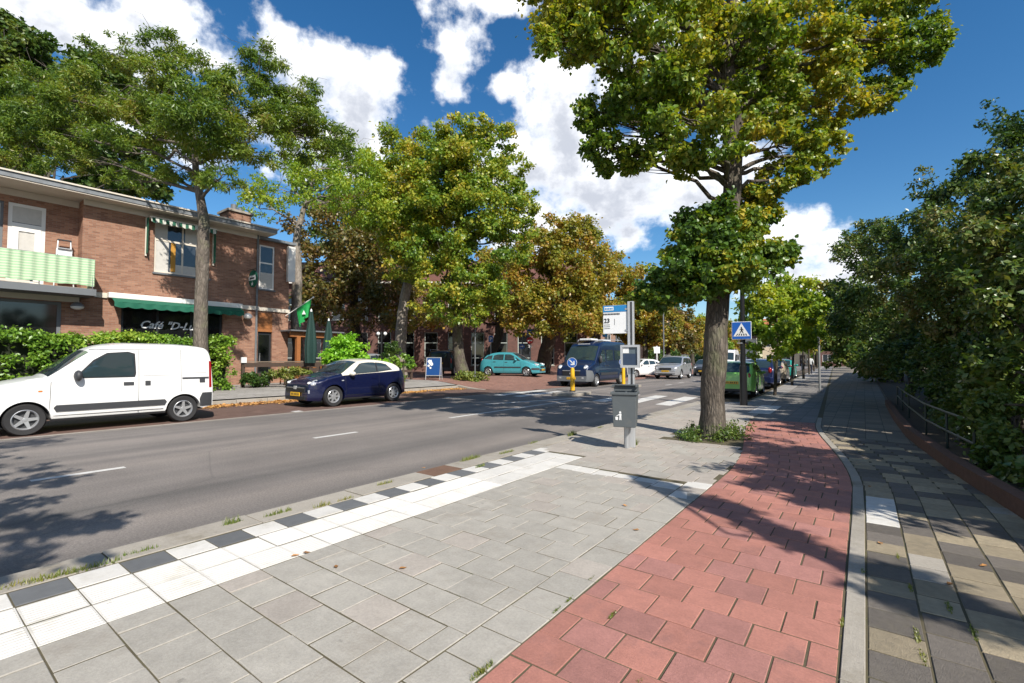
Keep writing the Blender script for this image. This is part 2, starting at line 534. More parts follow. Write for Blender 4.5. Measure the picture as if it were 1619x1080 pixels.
pm('kerb_concrete', (0.33, 0.30, 0.255), 0.85, var=0.15, scale=7, bump=0.5, bscale=110, island=0.08, dirt=(0.21, 0.18, 0.13), dscale=2.4, speck=0.20)
pm('kerb_rust', (0.15, 0.085, 0.055), 0.9, var=0.3, scale=9, bump=0.7)
pm('road_paint', (0.60, 0.585, 0.55), 0.7, var=0.16, scale=9, bump=0.3, bscale=120, dirt=(0.24, 0.23, 0.22), dscale=5.0)
pm('white_paint', (0.74, 0.72, 0.68), 0.5, var=0.06, scale=3)
pm('cream_paint', (0.62, 0.56, 0.47), 0.55, var=0.08, scale=3, dirt=(0.4, 0.35, 0.28), dscale=1.2)
pm('grey_paint', (0.14, 0.15, 0.16), 0.5, var=0.1, scale=3)
pm('fascia_lead', (0.17, 0.185, 0.20), 0.55, var=0.45, scale=5)
pm('black_metal', (0.012, 0.012, 0.013), 0.35, var=0.2, scale=3)
pm('steel', (0.42, 0.43, 0.44), 0.42, metal=0.55, var=0.08, scale=6)
pm('alu', (0.55, 0.56, 0.57), 0.38, metal=0.5, var=0.05, scale=4)
pm('bin_grey', (0.085, 0.098, 0.105), 0.5, var=0.12, scale=9, bump=0.08, bscale=30, dirt=(0.12, 0.125, 0.12), dscale=5)
pm('sign_blue', (0.012, 0.10, 0.42), 0.35)
pm('sign_cyan', (0.02, 0.20, 0.46), 0.35)
pm('sign_white', (0.72, 0.73, 0.73), 0.35, var=0.03, scale=5)
pm('sign_red', (0.5, 0.02, 0.025), 0.35)
pm('yellow', (0.72, 0.40, 0.015), 0.4, var=0.08, scale=6)
pm('ink', (0.015, 0.017, 0.02), 0.5)
glassmat('window_glass', (0.035, 0.042, 0.05), 0.05)
glassmat('shop_glass', (0.008, 0.009, 0.010), 0.06)
pm('curtain', (0.52, 0.50, 0.46), 0.8, var=0.12, scale=9)
pm('rubber', (0.018, 0.018, 0.019), 0.75, var=0.2, scale=20)
pm('rim', (0.50, 0.51, 0.52), 0.3, metal=0.65)
pm('plastic_dark', (0.035, 0.037, 0.041), 0.55, var=0.1, scale=10)
pm('plate_yellow', (0.72, 0.42, 0.03), 0.4)
pm('lamp_clear', (0.55, 0.57, 0.60), 0.12, metal=0.4, spec=0.8)
pm('lamp_red', (0.30, 0.012, 0.012), 0.2, spec=0.7)
pm('lamp_orange', (0.55, 0.16, 0.02), 0.25)
glassmat('car_glass', (0.024, 0.040, 0.046), 0.025)
pm('arch_dark', (0.008, 0.008, 0.008), 0.9)


# ================================================================== the ground, road and pavements
def drift(y):
    """the street bends gently to the left beyond the crossing"""
    return -0.04 * max(0.0, y - 12.0)


def path_shift(y):
    """the cycle path swings left past the bus stop"""
    if y < 6.2: return 0.0
    if y < 12.4:
        t = (y - 6.2) / 6.2
        return -0.75 * (t * t * (3 - 2 * t)) * 0.85 - 0.75 * 0.15 * t
    return -0.75 - 0.04 * (y - 12.4)


def gz(x):
    """height of the forecourt side: rises behind the far kerb"""
    if x > -16.4: return 0.0
    return max(0.13, mouth_z(x))


def mouth_z(x):
    t = min(1.0, max(0.0, (-14.6 - x) / 4.0))
    return 0.004 + 0.346 * t * t * (3 - 2 * t)


def strip(name, xl, xr, ys, z, mat, thick=0.0, nx=1, bend=drift):
    """sheet between two x lines (numbers or functions of y) over the y stations"""
    mb = MB()
    n = len(ys)
    fl = xl if callable(xl) else (lambda y: xl + bend(y))
    fr = xr if callable(xr) else (lambda y: xr + bend(y))
    zz = z if callable(z) else (lambda x: z)
    for y in ys:
        for k in range(nx + 1):
            x = fl(y) + (fr(y) - fl(y)) * k / nx
            mb.v.append((x, y, zz(x)))
    w = nx + 1
    for i in range(n - 1):
        for k in range(nx):
            mb.f.append((i * w + k, i * w + k + 1, (i + 1) * w + k + 1, (i + 1) * w + k))
    if thick:
        b = len(mb.v)
        for y in ys:
            mb.v.append((fl(y), y, zz(fl(y)) - thick)); mb.v.append((fr(y), y, zz(fr(y)) - thick))
        for i in range(n - 1):
            mb.f.append((b + 2 * i, i * w, (i + 1) * w, b + 2 * i + 2))
            mb.f.append((i * w + nx, b + 2 * i + 1, b + 2 * i + 3, (i + 1) * w + nx))
    return mb.build(name, mat, fixn=False)


def frange(a, b, s):
    n = max(1, int(round((b - a) / s)))
    return [a + (b - a) * i / n for i in range(n + 1)]


g = MB().add([(-900, -900, -0.06), (900, -900, -0.06), (900, 900, -0.06), (-900, 900, -0.06)], [(0, 1, 2, 3)]).build('ground', M['soil'], fixn=False)
tag(g, 'bare earth ground under the street', 'ground', kind='structure')

YS = frange(-45, 12, 3) + frange(14, 260, 6)
road = strip('road', -12.40, -4.30, YS, 0.0, M['asphalt'])
tag(road, 'worn grey asphalt street with pale wheel tracks', 'road', kind='structure')
park = strip('parking_strip', -16.42, -12.44, frange(-45, 17.6, 4), -0.004, M['paver_left'])
tag(park, 'brown brick parking strip along the far side', 'parking strip', kind='structure')
# side street: a brick mouth that climbs from the road to the forecourt level
ss = strip('side_street', -70.0, -12.3, frange(17.6, 60, 2.0), mouth_z, M['paver_red'], nx=60)
tag(ss, 'reddish brick side street joining the road', 'side street', kind='structure')
ss2 = strip('far_pavement', -40.0, -13.9, frange(60, 260, 8), 0.10, M['slab_far'])
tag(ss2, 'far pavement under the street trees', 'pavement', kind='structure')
lp = strip('left_pavement', lambda y: -60.0, lambda y: -16.56, frange(-45, 17.5, 2.5), gz, M['slab_grey'], nx=60)
tag(lp, 'grey slab forecourt pavement in front of the cafe', 'pavement', kind='structure')

# kerb stones along the far pavement
fk = empty('far_kerb')
tag(fk, 'concrete kerb of the far pavement', 'kerb', kind='structure')
km = None
for i in range(58):
    y = -40 + i * 1.0
    if y > 17: break
    if km is None:
        km = MB().box((0, 0, 0), (0.13, 0.985, 0.22)).build('kerbstone', M['kerb_concrete'], fk, bevel=0.012).data
        o = fk.children[0]
    else:
        o = link('kerbstone', km, fk)
    o.location = (-16.49, y + 0.5, 0.025 + random.uniform(-.004, .004))
ck = empty('corner_kerb')
tag(ck, 'sloping kerb at the corner of the side street', 'kerb', kind='structure')
for k in range(4):
    xa, xb = -14.7 - k * .46, -14.7 - (k + 1) * .46 + .01
    za, zb_ = mouth_z(xa) + .004, mouth_z(xb) + .004
    MB().add([(xa, 17.46, -.05), (xb, 17.46, -.05), (xb, 17.62, -.05), (xa, 17.62, -.05), (xa, 17.46, za - .01), (xb, 17.46, zb_ - .01), (xb, 17.62, zb_), (xa, 17.62, za)],
             [(0, 1, 5, 4), (1, 2, 6, 5), (2, 3, 7, 6), (3, 0, 4, 7), (4, 5, 6, 7)]).build('kerbstone', M['kerb_concrete'], ck)
# thin concrete gutter line between asphalt and parking strip
gl = strip('gutter', -12.56, -12.38, frange(-45, 17.6, 4), 0.005, M['kerb_concrete'])
tag(gl, 'pale gutter strip along the parking bays', 'gutter', kind='structure')

# base bed under all the near paving
bed = strip('paving_bed', lambda y: -4.44 if y < 17 else -2.98 + drift(y), lambda y: 40.0, frange(-12, 17, 1.0) + [17.05] + frange(18, 260, 6), 0.0555, M['joint_soil'], thick=0.12)
tag(bed, 'sandy bed showing in the joints of the near paving', 'paving bed', kind='structure')

# ---------------------------------------------------------------- tile sets
TP = 0.06                        # top of the near paving


def tile_mesh(name, sx, sy, mat, th=0.05, bev=0.0032, ribs=0):
    mb = MB()
    hx, hy = sx / 2, sy / 2
    b = bev
    vs = [(-hx, -hy, -th), (hx, -hy, -th), (hx, hy, -th), (-hx, hy, -th),
          (-hx, -hy, -b), (hx, -hy, -b), (hx, hy, -b), (-hx, hy, -b),
          (-hx + b, -hy + b, 0), (hx - b, -hy + b, 0), (hx - b, hy - b, 0), (-hx + b, hy - b, 0)]
    fs = []
    for i in range(4):
        j = (i + 1) % 4
        fs += [(i, j, 4 + j, 4 + i), (4 + i, 4 + j, 8 + j, 8 + i)]
    fs.append((8, 9, 10, 11))
    mb.add(vs, fs)
    if ribs:                     # raised ribs that run along the street
        p = (sx - 0.03) / ribs
        for k in range(ribs):
            x = -hx + 0.015 + p * (k + 0.5)
            w = p * 0.30
            mb.add([(x - w, -hy + 0.008, -0.001), (x + w, -hy + 0.008, -0.001), (x + w * .5, -hy + 0.014, 0.004), (x - w * .5, -hy + 0.014, 0.004),
                    (x - w, hy - 0.008, -0.001), (x + w, hy - 0.008, -0.001), (x + w * .5, hy - 0.014, 0.004), (x - w * .5, hy - 0.014, 0.004)],
                   [(0, 1, 2, 3), (3, 2, 6, 7), (1, 5, 6, 2), (0, 3, 7, 4), (5, 4, 7, 6)])
    me = mb.mesh(name, mat)
    return me


TM = {}


def tile(parent, x0, x1, y0, y1, mat, gap=0.0080, name='tile', ribs=0, dz=0.0, gapy=None, tilt=0.006, skew=0.0, rz=0.0):
    sx, sy = round(abs(x1 - x0) - gap, 3), round(abs(y1 - y0) - (gap if gapy is None else gapy), 3)
    key = (sx, sy, mat, ribs)
    if key not in TM:
        TM[key] = tile_mesh(name, sx, sy, M[mat], ribs=ribs)
    o = link(name, TM[key], parent)
    o.location = ((x0 + x1) / 2 + random.uniform(-.0015, .0015), (y0 + y1) / 2 + random.uniform(-.0015, .0015), TP + dz + random.uniform(-.0025, .0025))
    o.rotation_euler = (random.uniform(-tilt, tilt), random.uniform(-tilt, tilt), random.uniform(-.006, .006) + rz)
    return o


PY, PX = 0.264, 0.285
Y0 = 0.50 - 3 * PY              # a cross joint lies at Y = 0.50
ROWS = 21
YB = Y0 + ROWS * PY + 0.0       # where the white cross band starts (about 5.8)
platform = empty('bus_platform')
tag(platform, 'light grey concrete slab bus stop platform', 'platform', kind='structure')
for r in range(ROWS):
    y0, y1 = Y0 + r * PY, Y0 + (r + 1) * PY
    x = -3.235
    fm = lambda: 'tile_pinkgrey' if random.random() < (0.12 + 0.35 * max(0, (y0 - 3.5) / 2.5)) else 'tile_grey'
    if r % 2 == 0:
        ws_ = [0.175] + [0.284] * 5
    else:
        ws_ = [0.315] + [0.287] * 4 + [0.132]
    for w_ in ws_:
        tile(platform, x, x + w_, y0, y1, fm()); x += w_
    tile(platform, -1.64, -1.375, y0 + PY * 0.4, y1 + PY * 0.4, 'tile_pinkgrey' if random.random() < .25 else 'tile_grey')
# white tactile band of two ribbed rows along the platform edge
tact = empty('tactile_band')
tag(tact, 'white ribbed guidance tiles in two rows along the platform edge', 'tactile paving', kind='structure')
for r in range(-1, ROWS + 3):
    y0, y1 = Y0 + r * PY, Y0 + (r + 1) * PY
    for (xa, xb) in ((-3.847, -3.548), (-3.542, -3.240)):
        tile(tact, xa, xb, y0, y1, 'tile_white', gap=0.010, gapy=0.004, ribs=8 if y0 < 4 else 0)
# black and white edge blocks
blocks = empty('edge_blocks')
tag(blocks, 'alternating black and white blocks along the bus stop kerb', 'kerb blocks', kind='structure')
for r in range(-1, ROWS + 4):
    y0 = Y0 + r * PY - 0.02 * r / 20
    b = r % 2
    o = tile(blocks, -4.122, -3.862, y0, y0 + PY, 'tile_white' if b == 0 else 'tile_dark', gap=0.014, gapy=0.008, name='block')
# concrete kerb stones, one rusty cover among them
nk = empty('near_kerb')
tag(nk, 'concrete kerb of the bus stop with one rust brown cover', 'kerb', kind='structure')
y = -3.0
i = 0
while y < 17.0:
    mt = 'kerb_concrete'
    ln = 1.0
    if abs(y - 4.0) < 0.01:
        mt, ln = 'kerb_rust', 0.5
    xs0, xs1 = -4.47, -4.135
    o = tile(nk, xs0, xs1, y, y + ln, mt, gap=0.012, name='kerbstone', tilt=0.003)
    y += ln
    if mt == 'kerb_rust':
        y = 4.5
    i += 1
# white cross band at the end of the platform
cb = empty('cross_band')
tag(cb, 'white tile band across the platform end', 'tile band', kind='structure')
x = -3.235
for k in range(6):
    tile(cb, x, x + 0.2658, YB - 0.01 - 0.022 * k, YB + 0.265 - 0.022 * k, 'tile_white', gap=0.012)
    x += 0.2658
tile(cb, -1.64, -1.375, YB - 0.40, YB - 0.14, 'tile_white')
tile(cb, -1.64, -1.375, YB + 0.08, YB + 0.34, 'tile_white')
# grey slabs between the band and the crossing
gp = empty('grey_pavement')
tag(gp, 'grey slab pavement round the big lime tree', 'pavement', kind='structure')
PIT = (-2.2, 8.95, 0.60, 0.72)      # tree pit
rest = MB()
r = 0
yy = YB + 0.285
while yy < 13.2:
    x = -4.13 if yy > 6.04 else -3.235
    xmin = x
    x += (r % 2) * 0.15 - 0.15
    first = True
    while x < -1.40 + path_shift(yy):
        xa, xb = max(x, xmin), min(x + 0.30, -1.385 + path_shift(yy))
        cx, cy = (xa + xb) / 2, yy + .15
        if xb - xa > 0.06 and not (abs(cx - PIT[0]) < PIT[2] and abs(cy - PIT[1]) < PIT[3]) :
            tile(gp, xa, xb, yy, yy + 0.30, 'tile_pinkgrey' if random.random() < .7 else 'tile_grey', gap=0.010)
        x += 0.30
    yy += 0.30
    r += 1
far_slabs = strip('grey_pavement_far', lambda y: (-4.13 if y < 17 else -2.86 + drift(y)), lambda y: -1.39 + path_shift(y), frange(13.22, 17.0, 0.6) + [17.04] + frange(18, 120, 4), 0.06, M['slab_grey'])
tag(far_slabs, 'grey slabs beyond the tree', 'pavement', kind='structure')

# red cycle path
cyc = empty('cycle_path')
tag(cyc, 'red concrete tile cycle path', 'cycle path', kind='structure')
RY = 0.2425
cnt = 0
ry = -0.6
r = 0
while ry < 12.1:
    sh = path_shift(ry + RY / 2)
    xl, xr_ = -1.372 + sh, -0.125 + sh * (1.0 if ry < 12 else 1)
    x = xl - (0.125 if r % 2 else 0.0)
    while x < xr_ - 0.02:
        xa, xb = max(x, xl), min(x + 0.25, xr_)
        if xb - xa > 0.04:
            d = path_shift(ry + RY) - path_shift(ry)
            tile(cyc, xa, xb, ry, ry + RY, 'tile_red2' if random.random() < .25 else 'tile_red', gap=0.0085, rz=-math.atan2(-d, RY) * -1 if False else math.atan2(-d, RY))
            cnt += 1
        x += 0.25
    ry += RY
    r += 1
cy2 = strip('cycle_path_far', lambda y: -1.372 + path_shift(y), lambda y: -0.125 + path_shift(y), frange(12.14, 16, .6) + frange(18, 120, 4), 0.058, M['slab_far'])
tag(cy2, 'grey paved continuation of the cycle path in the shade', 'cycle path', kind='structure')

# edging slabs between cycle path and footpath
ed = empty('path_edging')
tag(ed, 'narrow concrete edging between cycle path and footpath', 'edging', kind='structure')
y = -0.4
em = {}
while y < 13.0:
    ln = 0.98 if y < 6 else 0.5
    sh0, sh1 = path_shift(y), path_shift(y + ln)
    o = tile(ed, -0.118 + (sh0 + sh1) / 2, -0.022 + (sh0 + sh1) / 2, y, y + ln, 'kerb_concrete', gap=0.006, name='edging_slab', dz=0.006, rz=math.atan2(-(sh1 - sh0), ln))
    y += ln

# footpath: mixed slabs, old and patched
fp = empty('footpath')
tag(fp, 'patched footpath of dark and sand coloured slabs', 'footpath', kind='structure')
fx = -0.018
for k, cw in enumerate((0.235, 0.20, 0.24, 0.24, 0.24, 0.24)):
    yy = -0.3 + (0.0, .11, .05, .16, .02, .12)[k]
    run, mt = 0, 'tile_sand'
    while yy < 10.1:
        if fx > 1.10 and yy > 5.2: break
        if run <= 0:
            mt = 'tile_sand' if mt != 'tile_sand' and random.random() < .85 else 'tile_asphaltgrey'
            if random.random() < .05: mt = 'kerb_concrete'
            run = random.choice((1, 2, 2, 2, 3))
        m_ = mt
        sh = path_shift(yy + .12)
        if k == 0 and 5.05 < yy + .12 < 6.1: m_ = 'tile_white'
        tile(fp, fx + sh, fx + cw + sh, yy, yy + .245, m_, gap=0.011, tilt=0.010)
        yy += .245
        run -= 1
    fx += cw
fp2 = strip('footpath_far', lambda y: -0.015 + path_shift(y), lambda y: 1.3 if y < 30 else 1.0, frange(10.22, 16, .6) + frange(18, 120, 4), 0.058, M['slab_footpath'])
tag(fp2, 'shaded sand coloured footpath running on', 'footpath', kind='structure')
wp = MB().bb((-2.18, 13.6, 0.061), (-1.66, 16.1, 0.066)).build('white_slab_patch', M['tile_white'])
wp.rotation_euler = (0, 0, 0.02)
tag(wp, 'pair of white slabs marking the cycle path in the shade', 'marking', kind='structure')

# ---------------------------------------------------------------- road markings
mk = empty('road_markings')
tag(mk, 'white painted centre dashes and crossing bars', 'road marking', kind='structure')
for (y0, y1, x) in ((-2.2, -1.25, -8.05), (1.12, 2.02, -8.0), (4.83, 5.75, -8.15), (-6, -5, -8.0), (26.6, 27.7, -9.0), (29.5, 30.6, -9.2), (32.5, 33.6, -9.3), (36, 37.2, -9.5), (40, 41.2, -9.7), (45, 46.2, -9.9)):
    MB().add([(x - .06, y0, .004), (x + .06, y0, .004), (x + .06, y1, .004), (x - .06, y1, .004)], [(0, 1, 2, 3)]).build('dash', M['road_paint'], mk, fixn=False)
MB().add([(-8.32, 8.5, .004), (-8.20, 8.5, .004), (-8.28, 15.6, .004), (-8.42, 15.6, .004)], [(0, 1, 2, 3)]).build('line', M['road_paint'], mk, fixn=False)
MB().add([(-9.95, 11.8, .004), (-9.78, 11.8, .004), (-8.45, 15.8, .004), (-8.65, 15.9, .004)], [(0, 1, 2, 3)]).build('line', M['road_paint'], mk, fixn=False)
for k, x in enumerate((-5.15, -6.30, -7.40, -10.9, -11.9)):
    MB().add([(x - .27, 15.0, .004), (x + .27, 14.85, .004), (x + .06, 18.7, .004), (x - .48, 18.8, .004)], [(0, 1, 2, 3)]).build('crossing_bar', M['road_paint'], mk, fixn=False)
for k in range(6):
    MB().add([(-12.7 - .16, 0.9 + 6 * k - 6, .004), (-12.6, 0.9 + 6 * k - 6, .004), (-12.6, 1.15 + 6 * k - 6, .004), (-12.86, 1.15 + 6 * k - 6, .004)], [(0, 1, 2, 3)]).build('bay_mark', M['road_paint'], mk, fixn=False)
# traffic island with kerb
isl = MB()
pts = []
for k in range(24):
    a = 2 * math.pi * k / 24
    pts.append((math.copysign(abs(math.cos(a)) ** .6, math.cos(a)) * 0.55, math.copysign(abs(math.sin(a)) ** .35, math.sin(a)) * 0.9))
for cyi, cxi in ((17.0, -9.60), (23.4, -9.95)):
    mb = MB().prism(pts, 0.12, (cxi, cyi, 0.0), (1, 0, 0), (0, 1, 0), (0, 0, 1))
    o = mb.build('traffic_island', M['kerb_concrete'], bevel=0.02)
    tag(o, ('low concrete traffic island in front of the camper van' if cyi < 20 else 'low concrete traffic island behind the crossing bars'), 'traffic island')


# ================================================================== buildings
def facade(org, ax, an, x0, x1, z0, z1, holes, depth=0.14):
    """wall sheet with real openings and reveals. org: point, ax: run direction, an: outward normal"""
    o, ax, an = Vector(org), Vector(ax), Vector(an)
    up = Vector((0, 0, 1))
    xs = sorted({x0, x1} | {h[0] for h in holes} | {h[1] for h in holes})
    zs = sorted({z0, z1} | {h[2] for h in holes} | {h[3] for h in holes})
    mb = MB()
    P = lambda x, z, d=0.0: o + ax * x + up * z - an * d
    for i in range(len(xs) - 1):
        for j in range(len(zs) - 1):
            cx, cz = (xs[i] + xs[i + 1]) / 2, (zs[j] + zs[j + 1]) / 2
            if any(h[0] < cx < h[1] and h[2] < cz < h[3] for h in holes):
                continue
            mb.add([P(xs[i], zs[j]), P(xs[i + 1], zs[j]), P(xs[i + 1], zs[j + 1]), P(xs[i], zs[j + 1])], [(0, 1, 2, 3)])
    for h in holes:
        a, b, c, d = h[:4]
        for (p, q) in (((a, c), (b, c)), ((b, c), (b, d)), ((b, d), (a, d)), ((a, d), (a, c))):
            mb.add([P(*p), P(*q), P(*q, depth), P(*p, depth)], [(0, 1, 2, 3)])
    return mb


def window(parent, org, ax, an, x0, x1, z0, z1, inset=0.10, fr=0.07, cols=1, transom=None, fmat='white_paint', gmat='window_glass', curtain=None, name='window', sill=True):
    """window part with frame, pane and sill as sub-parts, set into the reveal"""
    o, ax, an = Vector(org), Vector(ax), Vector(an)
    up = Vector((0, 0, 1))
    def bar(a, b, c, d, t=0.06, off=0.0):
        return MB().prism([(a, c), (b, c), (b, d), (a, d)], t, o - an * (inset + t / 2 + off), ax, up, an)
    m = MB()
    def addbar(*q, **k):
        x = bar(*q, **k); m.add(x.v, x.f)
    addbar(x0, x1, z0, z0 + fr); addbar(x0, x1, z1 - fr, z1)
    addbar(x0, x0 + fr, z0 + fr, z1 - fr); addbar(x1 - fr, x1, z0 + fr, z1 - fr)
    for k in range(1, cols):
        x = x0 + (x1 - x0) * k / cols
        addbar(x - fr * .45, x + fr * .45, z0 + fr, z1 - fr, t=0.055)
    if transom:
        addbar(x0 + fr, x1 - fr, transom - fr * .5, transom + fr * .5, t=0.058)
    w = m.wb(name, M[fmat], parent)
    bar(x0 + .01, x1 - .01, z0 + .01, z1 - .01, t=0.012, off=0.0).wb('pane', M[gmat], w)
    if curtain:
        for (ca, cb, cz0, cz1) in curtain:
            n = max(4, int((cb - ca) / 0.09))
            c = MB()
            for k in range(n + 1):
                x = ca + (cb - ca) * k / n
                dd = 0.006 if k % 2 else -0.006
                c.v += [tuple(o + ax * x + up * cz0 - an * (inset - 0.018 + dd)), tuple(o + ax * x + up * cz1 - an * (inset - 0.018 + dd))]
            for k in range(n):
                c.f.append((2 * k, 2 * k + 2, 2 * k + 3, 2 * k + 1))
            c.wb('curtain', M['curtain'], w, smooth=60)
    if sill:
        MB().prism([(x0 - .04, z0 - .07), (x1 + .04, z0 - .07), (x1 + .04, z0 - .002), (x0 - .04, z0 - .002)], inset + 0.06, o - an * inset, ax, up, an).wb('sill', M['grey_paint'], w)
    return w


pm('green_cloth', (0.006, 0.105, 0.060), 0.8, var=0.12, scale=5)
pm('soffit', (0.58, 0.52, 0.44), 0.6, var=0.1, scale=2)
pm('wood_orange', (0.30, 0.115, 0.035), 0.55, var=0.25, scale=12, bump=0.2)
pm('wood_dark', (0.065, 0.042, 0.03), 0.7, var=0.3, scale=10, bump=0.3)
pm('roof_tile', (0.13, 0.055, 0.04), 0.8, var=0.25, scale=3)
pm('roof_orange', (0.36, 0.13, 0.055), 0.8, var=0.2, scale=3)
pm('parasol', (0.007, 0.034, 0.028), 0.8, var=0.2, scale=6)
pm('lamp_dome', (0.16, 0.17, 0.19), 0.3, var=0.1)
pm('tar', (0.05, 0.05, 0.05), 0.9, var=0.2)


def stripes_mat(name, c1, c2, axis, period, c3=None):
    m = bpy.data.materials.new(name)
    m.use_nodes = True
    N = NT(m.node_tree)
    b = m.node_tree.nodes['Principled BSDF']
    b.inputs['Roughness'].default_value = 0.8
    geo = N.n('ShaderNodeNewGeometry')
    s = N.n('ShaderNodeSeparateXYZ', {0: geo.outputs['Position']})
    f = N.m('SINE', N.m('MULTIPLY', s.outputs[axis], 2 * math.pi / period))
    c = N.mix(N.sstep(f, -0.25, 0.25), c1, c2)
    nz = N.n('ShaderNodeTexNoise', {'Vector': geo.outputs['Position'], 'Scale': 5.0, 'Detail': 4.0})
    c = N.mix(N.m('MULTIPLY', nz.outputs[0], 0.35), c, c3 or c1)
    m.node_tree.links.new(c, b.inputs['Base Color'])
    MATS[name] = m
    return m


stripes_mat('balcony_cloth', (0.27, 0.47, 0.27), (0.52, 0.57, 0.42), 2, 0.085, (0.40, 0.54, 0.34))
stripes_mat('screen_cloth', (0.010, 0.09, 0.05), (0.62, 0.60, 0.54), 1, 0.22, (0.010, 0.09, 0.05))

cafe = empty('cafe_building', (-22, 6, 0.35), 0, 'two storey brown brick cafe with green awning, balcony and flat roof', 'building')
AX, AN = (0, 1, 0), (1, 0, 0)
Z0 = 0.25
# walls
f = facade((-22, 0, 0), AX, AN, 4.15, 10.2, Z0, 7.12, [(6.25, 8.2, 4.85, 6.85), (5.3, 8.75, 1.0, 3.45)])
f.add([(-22, 10.2, Z0), (-22.3, 10.2, Z0), (-22.3, 10.2, 7.12), (-22, 10.2, 7.12)], [(0, 1, 2, 3)])
f.add([(-22, 4.15, 3.9), (-22.6, 4.15, 3.9), (-22.6, 4.15, 7.12), (-22, 4.15, 7.12)], [(3, 2, 1, 0)])
f.wb('wall', M['cafe_brick'], cafe, fixn=False)
facade((-22.6, 0, 0), AX, AN, -14, 4.15, 3.7, 7.12, [(2.4, 3.3, 4.0, 6.68), (0.55, 2.3, 4.9, 6.68), (-3.2, -1.4, 4.6, 6.68)]).wb('wall', M['cafe_brick'], cafe, fixn=False)
facade((-22, 0, 0), AX, AN, -14, 4.15, Z0, 3.5, [(-1.6, 3.68, 0.6, 3.42), (-7.5, -2.4, 0.6, 3.42)]).wb('wall', M['cafe_brick'], cafe, fixn=False)
facade((-22.3, 0, 0), AX, AN, 10.2, 11.78, Z0, 7.0, [(10.36, 11.06, 4.72, 6.78), (10.36, 11.02, 0.30, 3.62)]).wb('wall', M['cafe_brick'], cafe, fixn=False)
MB().add([(-22.3, 11.78, Z0), (-31, 11.78, Z0), (-31, 11.78, 7.0), (-22.3, 11.78, 7.0)], [(0, 1, 2, 3)]).wb('wall', M['cafe_brick_x'], cafe, fixn=False)
MB().bb((-31, -14, Z0), (-30.8, 11.7, 7.0)).bb((-30.8, -14.0, Z0), (-22.7, -13.9, 7.0)).wb('wall', M['cafe_brick_x'], cafe)
# dark rooms behind the glass
MB().bb((-26, -8, 0.3), (-22.35, 10.0, 0.34)).bb((-26.1, -8, .3), (-26, 10.1, 3.6)).bb((-26, -8, 3.52), (-22.65, 10.1, 3.6)).bb((-26, 10.1, .3), (-22.35, 10.15, 3.6)).wb('room', M['tar'], cafe)
# roof slab, fascia, trim
MB().bb((-31.2, -14.3, 7.125), (-21.30, 10.62, 7.17)).wb('soffit', M['soffit'], cafe)
MB().bb((-31.25, -14.35, 7.172), (-21.27, 10.66, 7.33)).wb('fascia', M['fascia_lead'], cafe)
MB().bb((-31.3, -14.4, 7.333), (-21.22, 10.70, 7.385)).wb('roof_trim', M['cream_paint'], cafe)
MB().bb((-31.0, -14, 7.386), (-21.6, 10.4, 7.40)).wb('roof', M['tar'], cafe)
MB().bb((-30.9, 10.24, 7.003), (-22.05, 12.0, 7.12)).wb('fascia', M['fascia_lead'], cafe)
# plaster frieze under the eaves
MB().bb((-21.995, 4.15, 6.93), (-21.95, 10.2, 7.12)).bb((-22.595, -14, 6.90), (-22.55, 4.14, 7.12)).wb('frieze', M['soffit'], cafe)
ch = MB().bb((-23.6, 9.15, 7.38), (-22.6, 10.1, 8.12)).wb('chimney', M['cafe_brick'], cafe)
MB().bb((-23.68, 9.07, 8.12), (-22.52, 10.18, 8.22)).wb('chimney_cap', M['kerb_concrete'], ch)
MB().lathe([(.001, 8.55), (.12, 8.55), (.13, 8.22)], 10, (-23.0, 9.5, 0)).lathe([(.001, 8.5), (.10, 8.5), (.11, 8.22)], 10, (-23.2, 9.85, 0)).wb('chimney_pot', M['lamp_dome'], ch)
# cream band between the storeys
for (a_, b_) in (((-22, 3.75, 3.68), (-21.93, 4.86, 3.86)), ((-22, 9.45, 3.68), (-21.93, 10.23, 3.86)), ((-22.3, 10.23, 3.70), (-22.23, 11.82, 3.86))):
    MB().bb(a_, b_).wb('band', M['cream_paint'], cafe)
MB().bb((-22, -14, 3.44), (-21.96, 4.12, 3.62)).wb('band', M['cream_paint'], cafe)
# upper windows
w = window(cafe, (-22, 0, 0), AX, AN, 6.25, 8.2, 4.85, 6.85, cols=2, transom=6.15, fmat='cream_paint', curtain=[(6.32, 6.75, 4.92, 6.1), (7.7, 8.13, 4.92, 6.1), (6.8, 8.1, 4.92, 5.25), (6.32, 6.7, 6.2, 6.78), (7.3, 8.1, 6.2, 6.78)])
MB().bb((-22.075, 6.82, 4.95), (-22.055, 6.98, 6.1)).wb('curtain', pm('ochre', (0.45, 0.22, 0.03), .8), w)
window(cafe, (-22.6, 0, 0), AX, AN, 0.55, 2.3, 4.9, 6.68, transom=6.0, fmat='grey_paint', cols=2, curtain=[(0.62, 1.35, 4.95, 5.95), (1.5, 2.25, 4.95, 5.95), (0.6, 2.25, 6.05, 6.62)])
window(cafe, (-22.6, 0, 0), AX, AN, -3.2, -1.4, 4.6, 6.68, transom=6.0, fmat='white_paint', cols=2)
bd = window(cafe, (-22.6, 0, 0), AX, AN, 2.4, 3.3, 4.0, 6.68, inset=.05, fr=0.10, transom=5.98, fmat='white_paint', name='balcony_door', sill=False, curtain=[(2.62, 3.1, 4.3, 5.75), (2.5, 3.2, 6.05, 6.58)])
MB().bb((-22.62, 2.5, 4.1), (-22.60, 2.66, 5.93)).bb((-22.62, 3.04, 4.1), (-22.60, 3.2, 5.93)).bb((-22.62, 2.66, 5.76), (-22.60, 3.04, 5.93)).wb('door_leaf', M['white_paint'], bd)
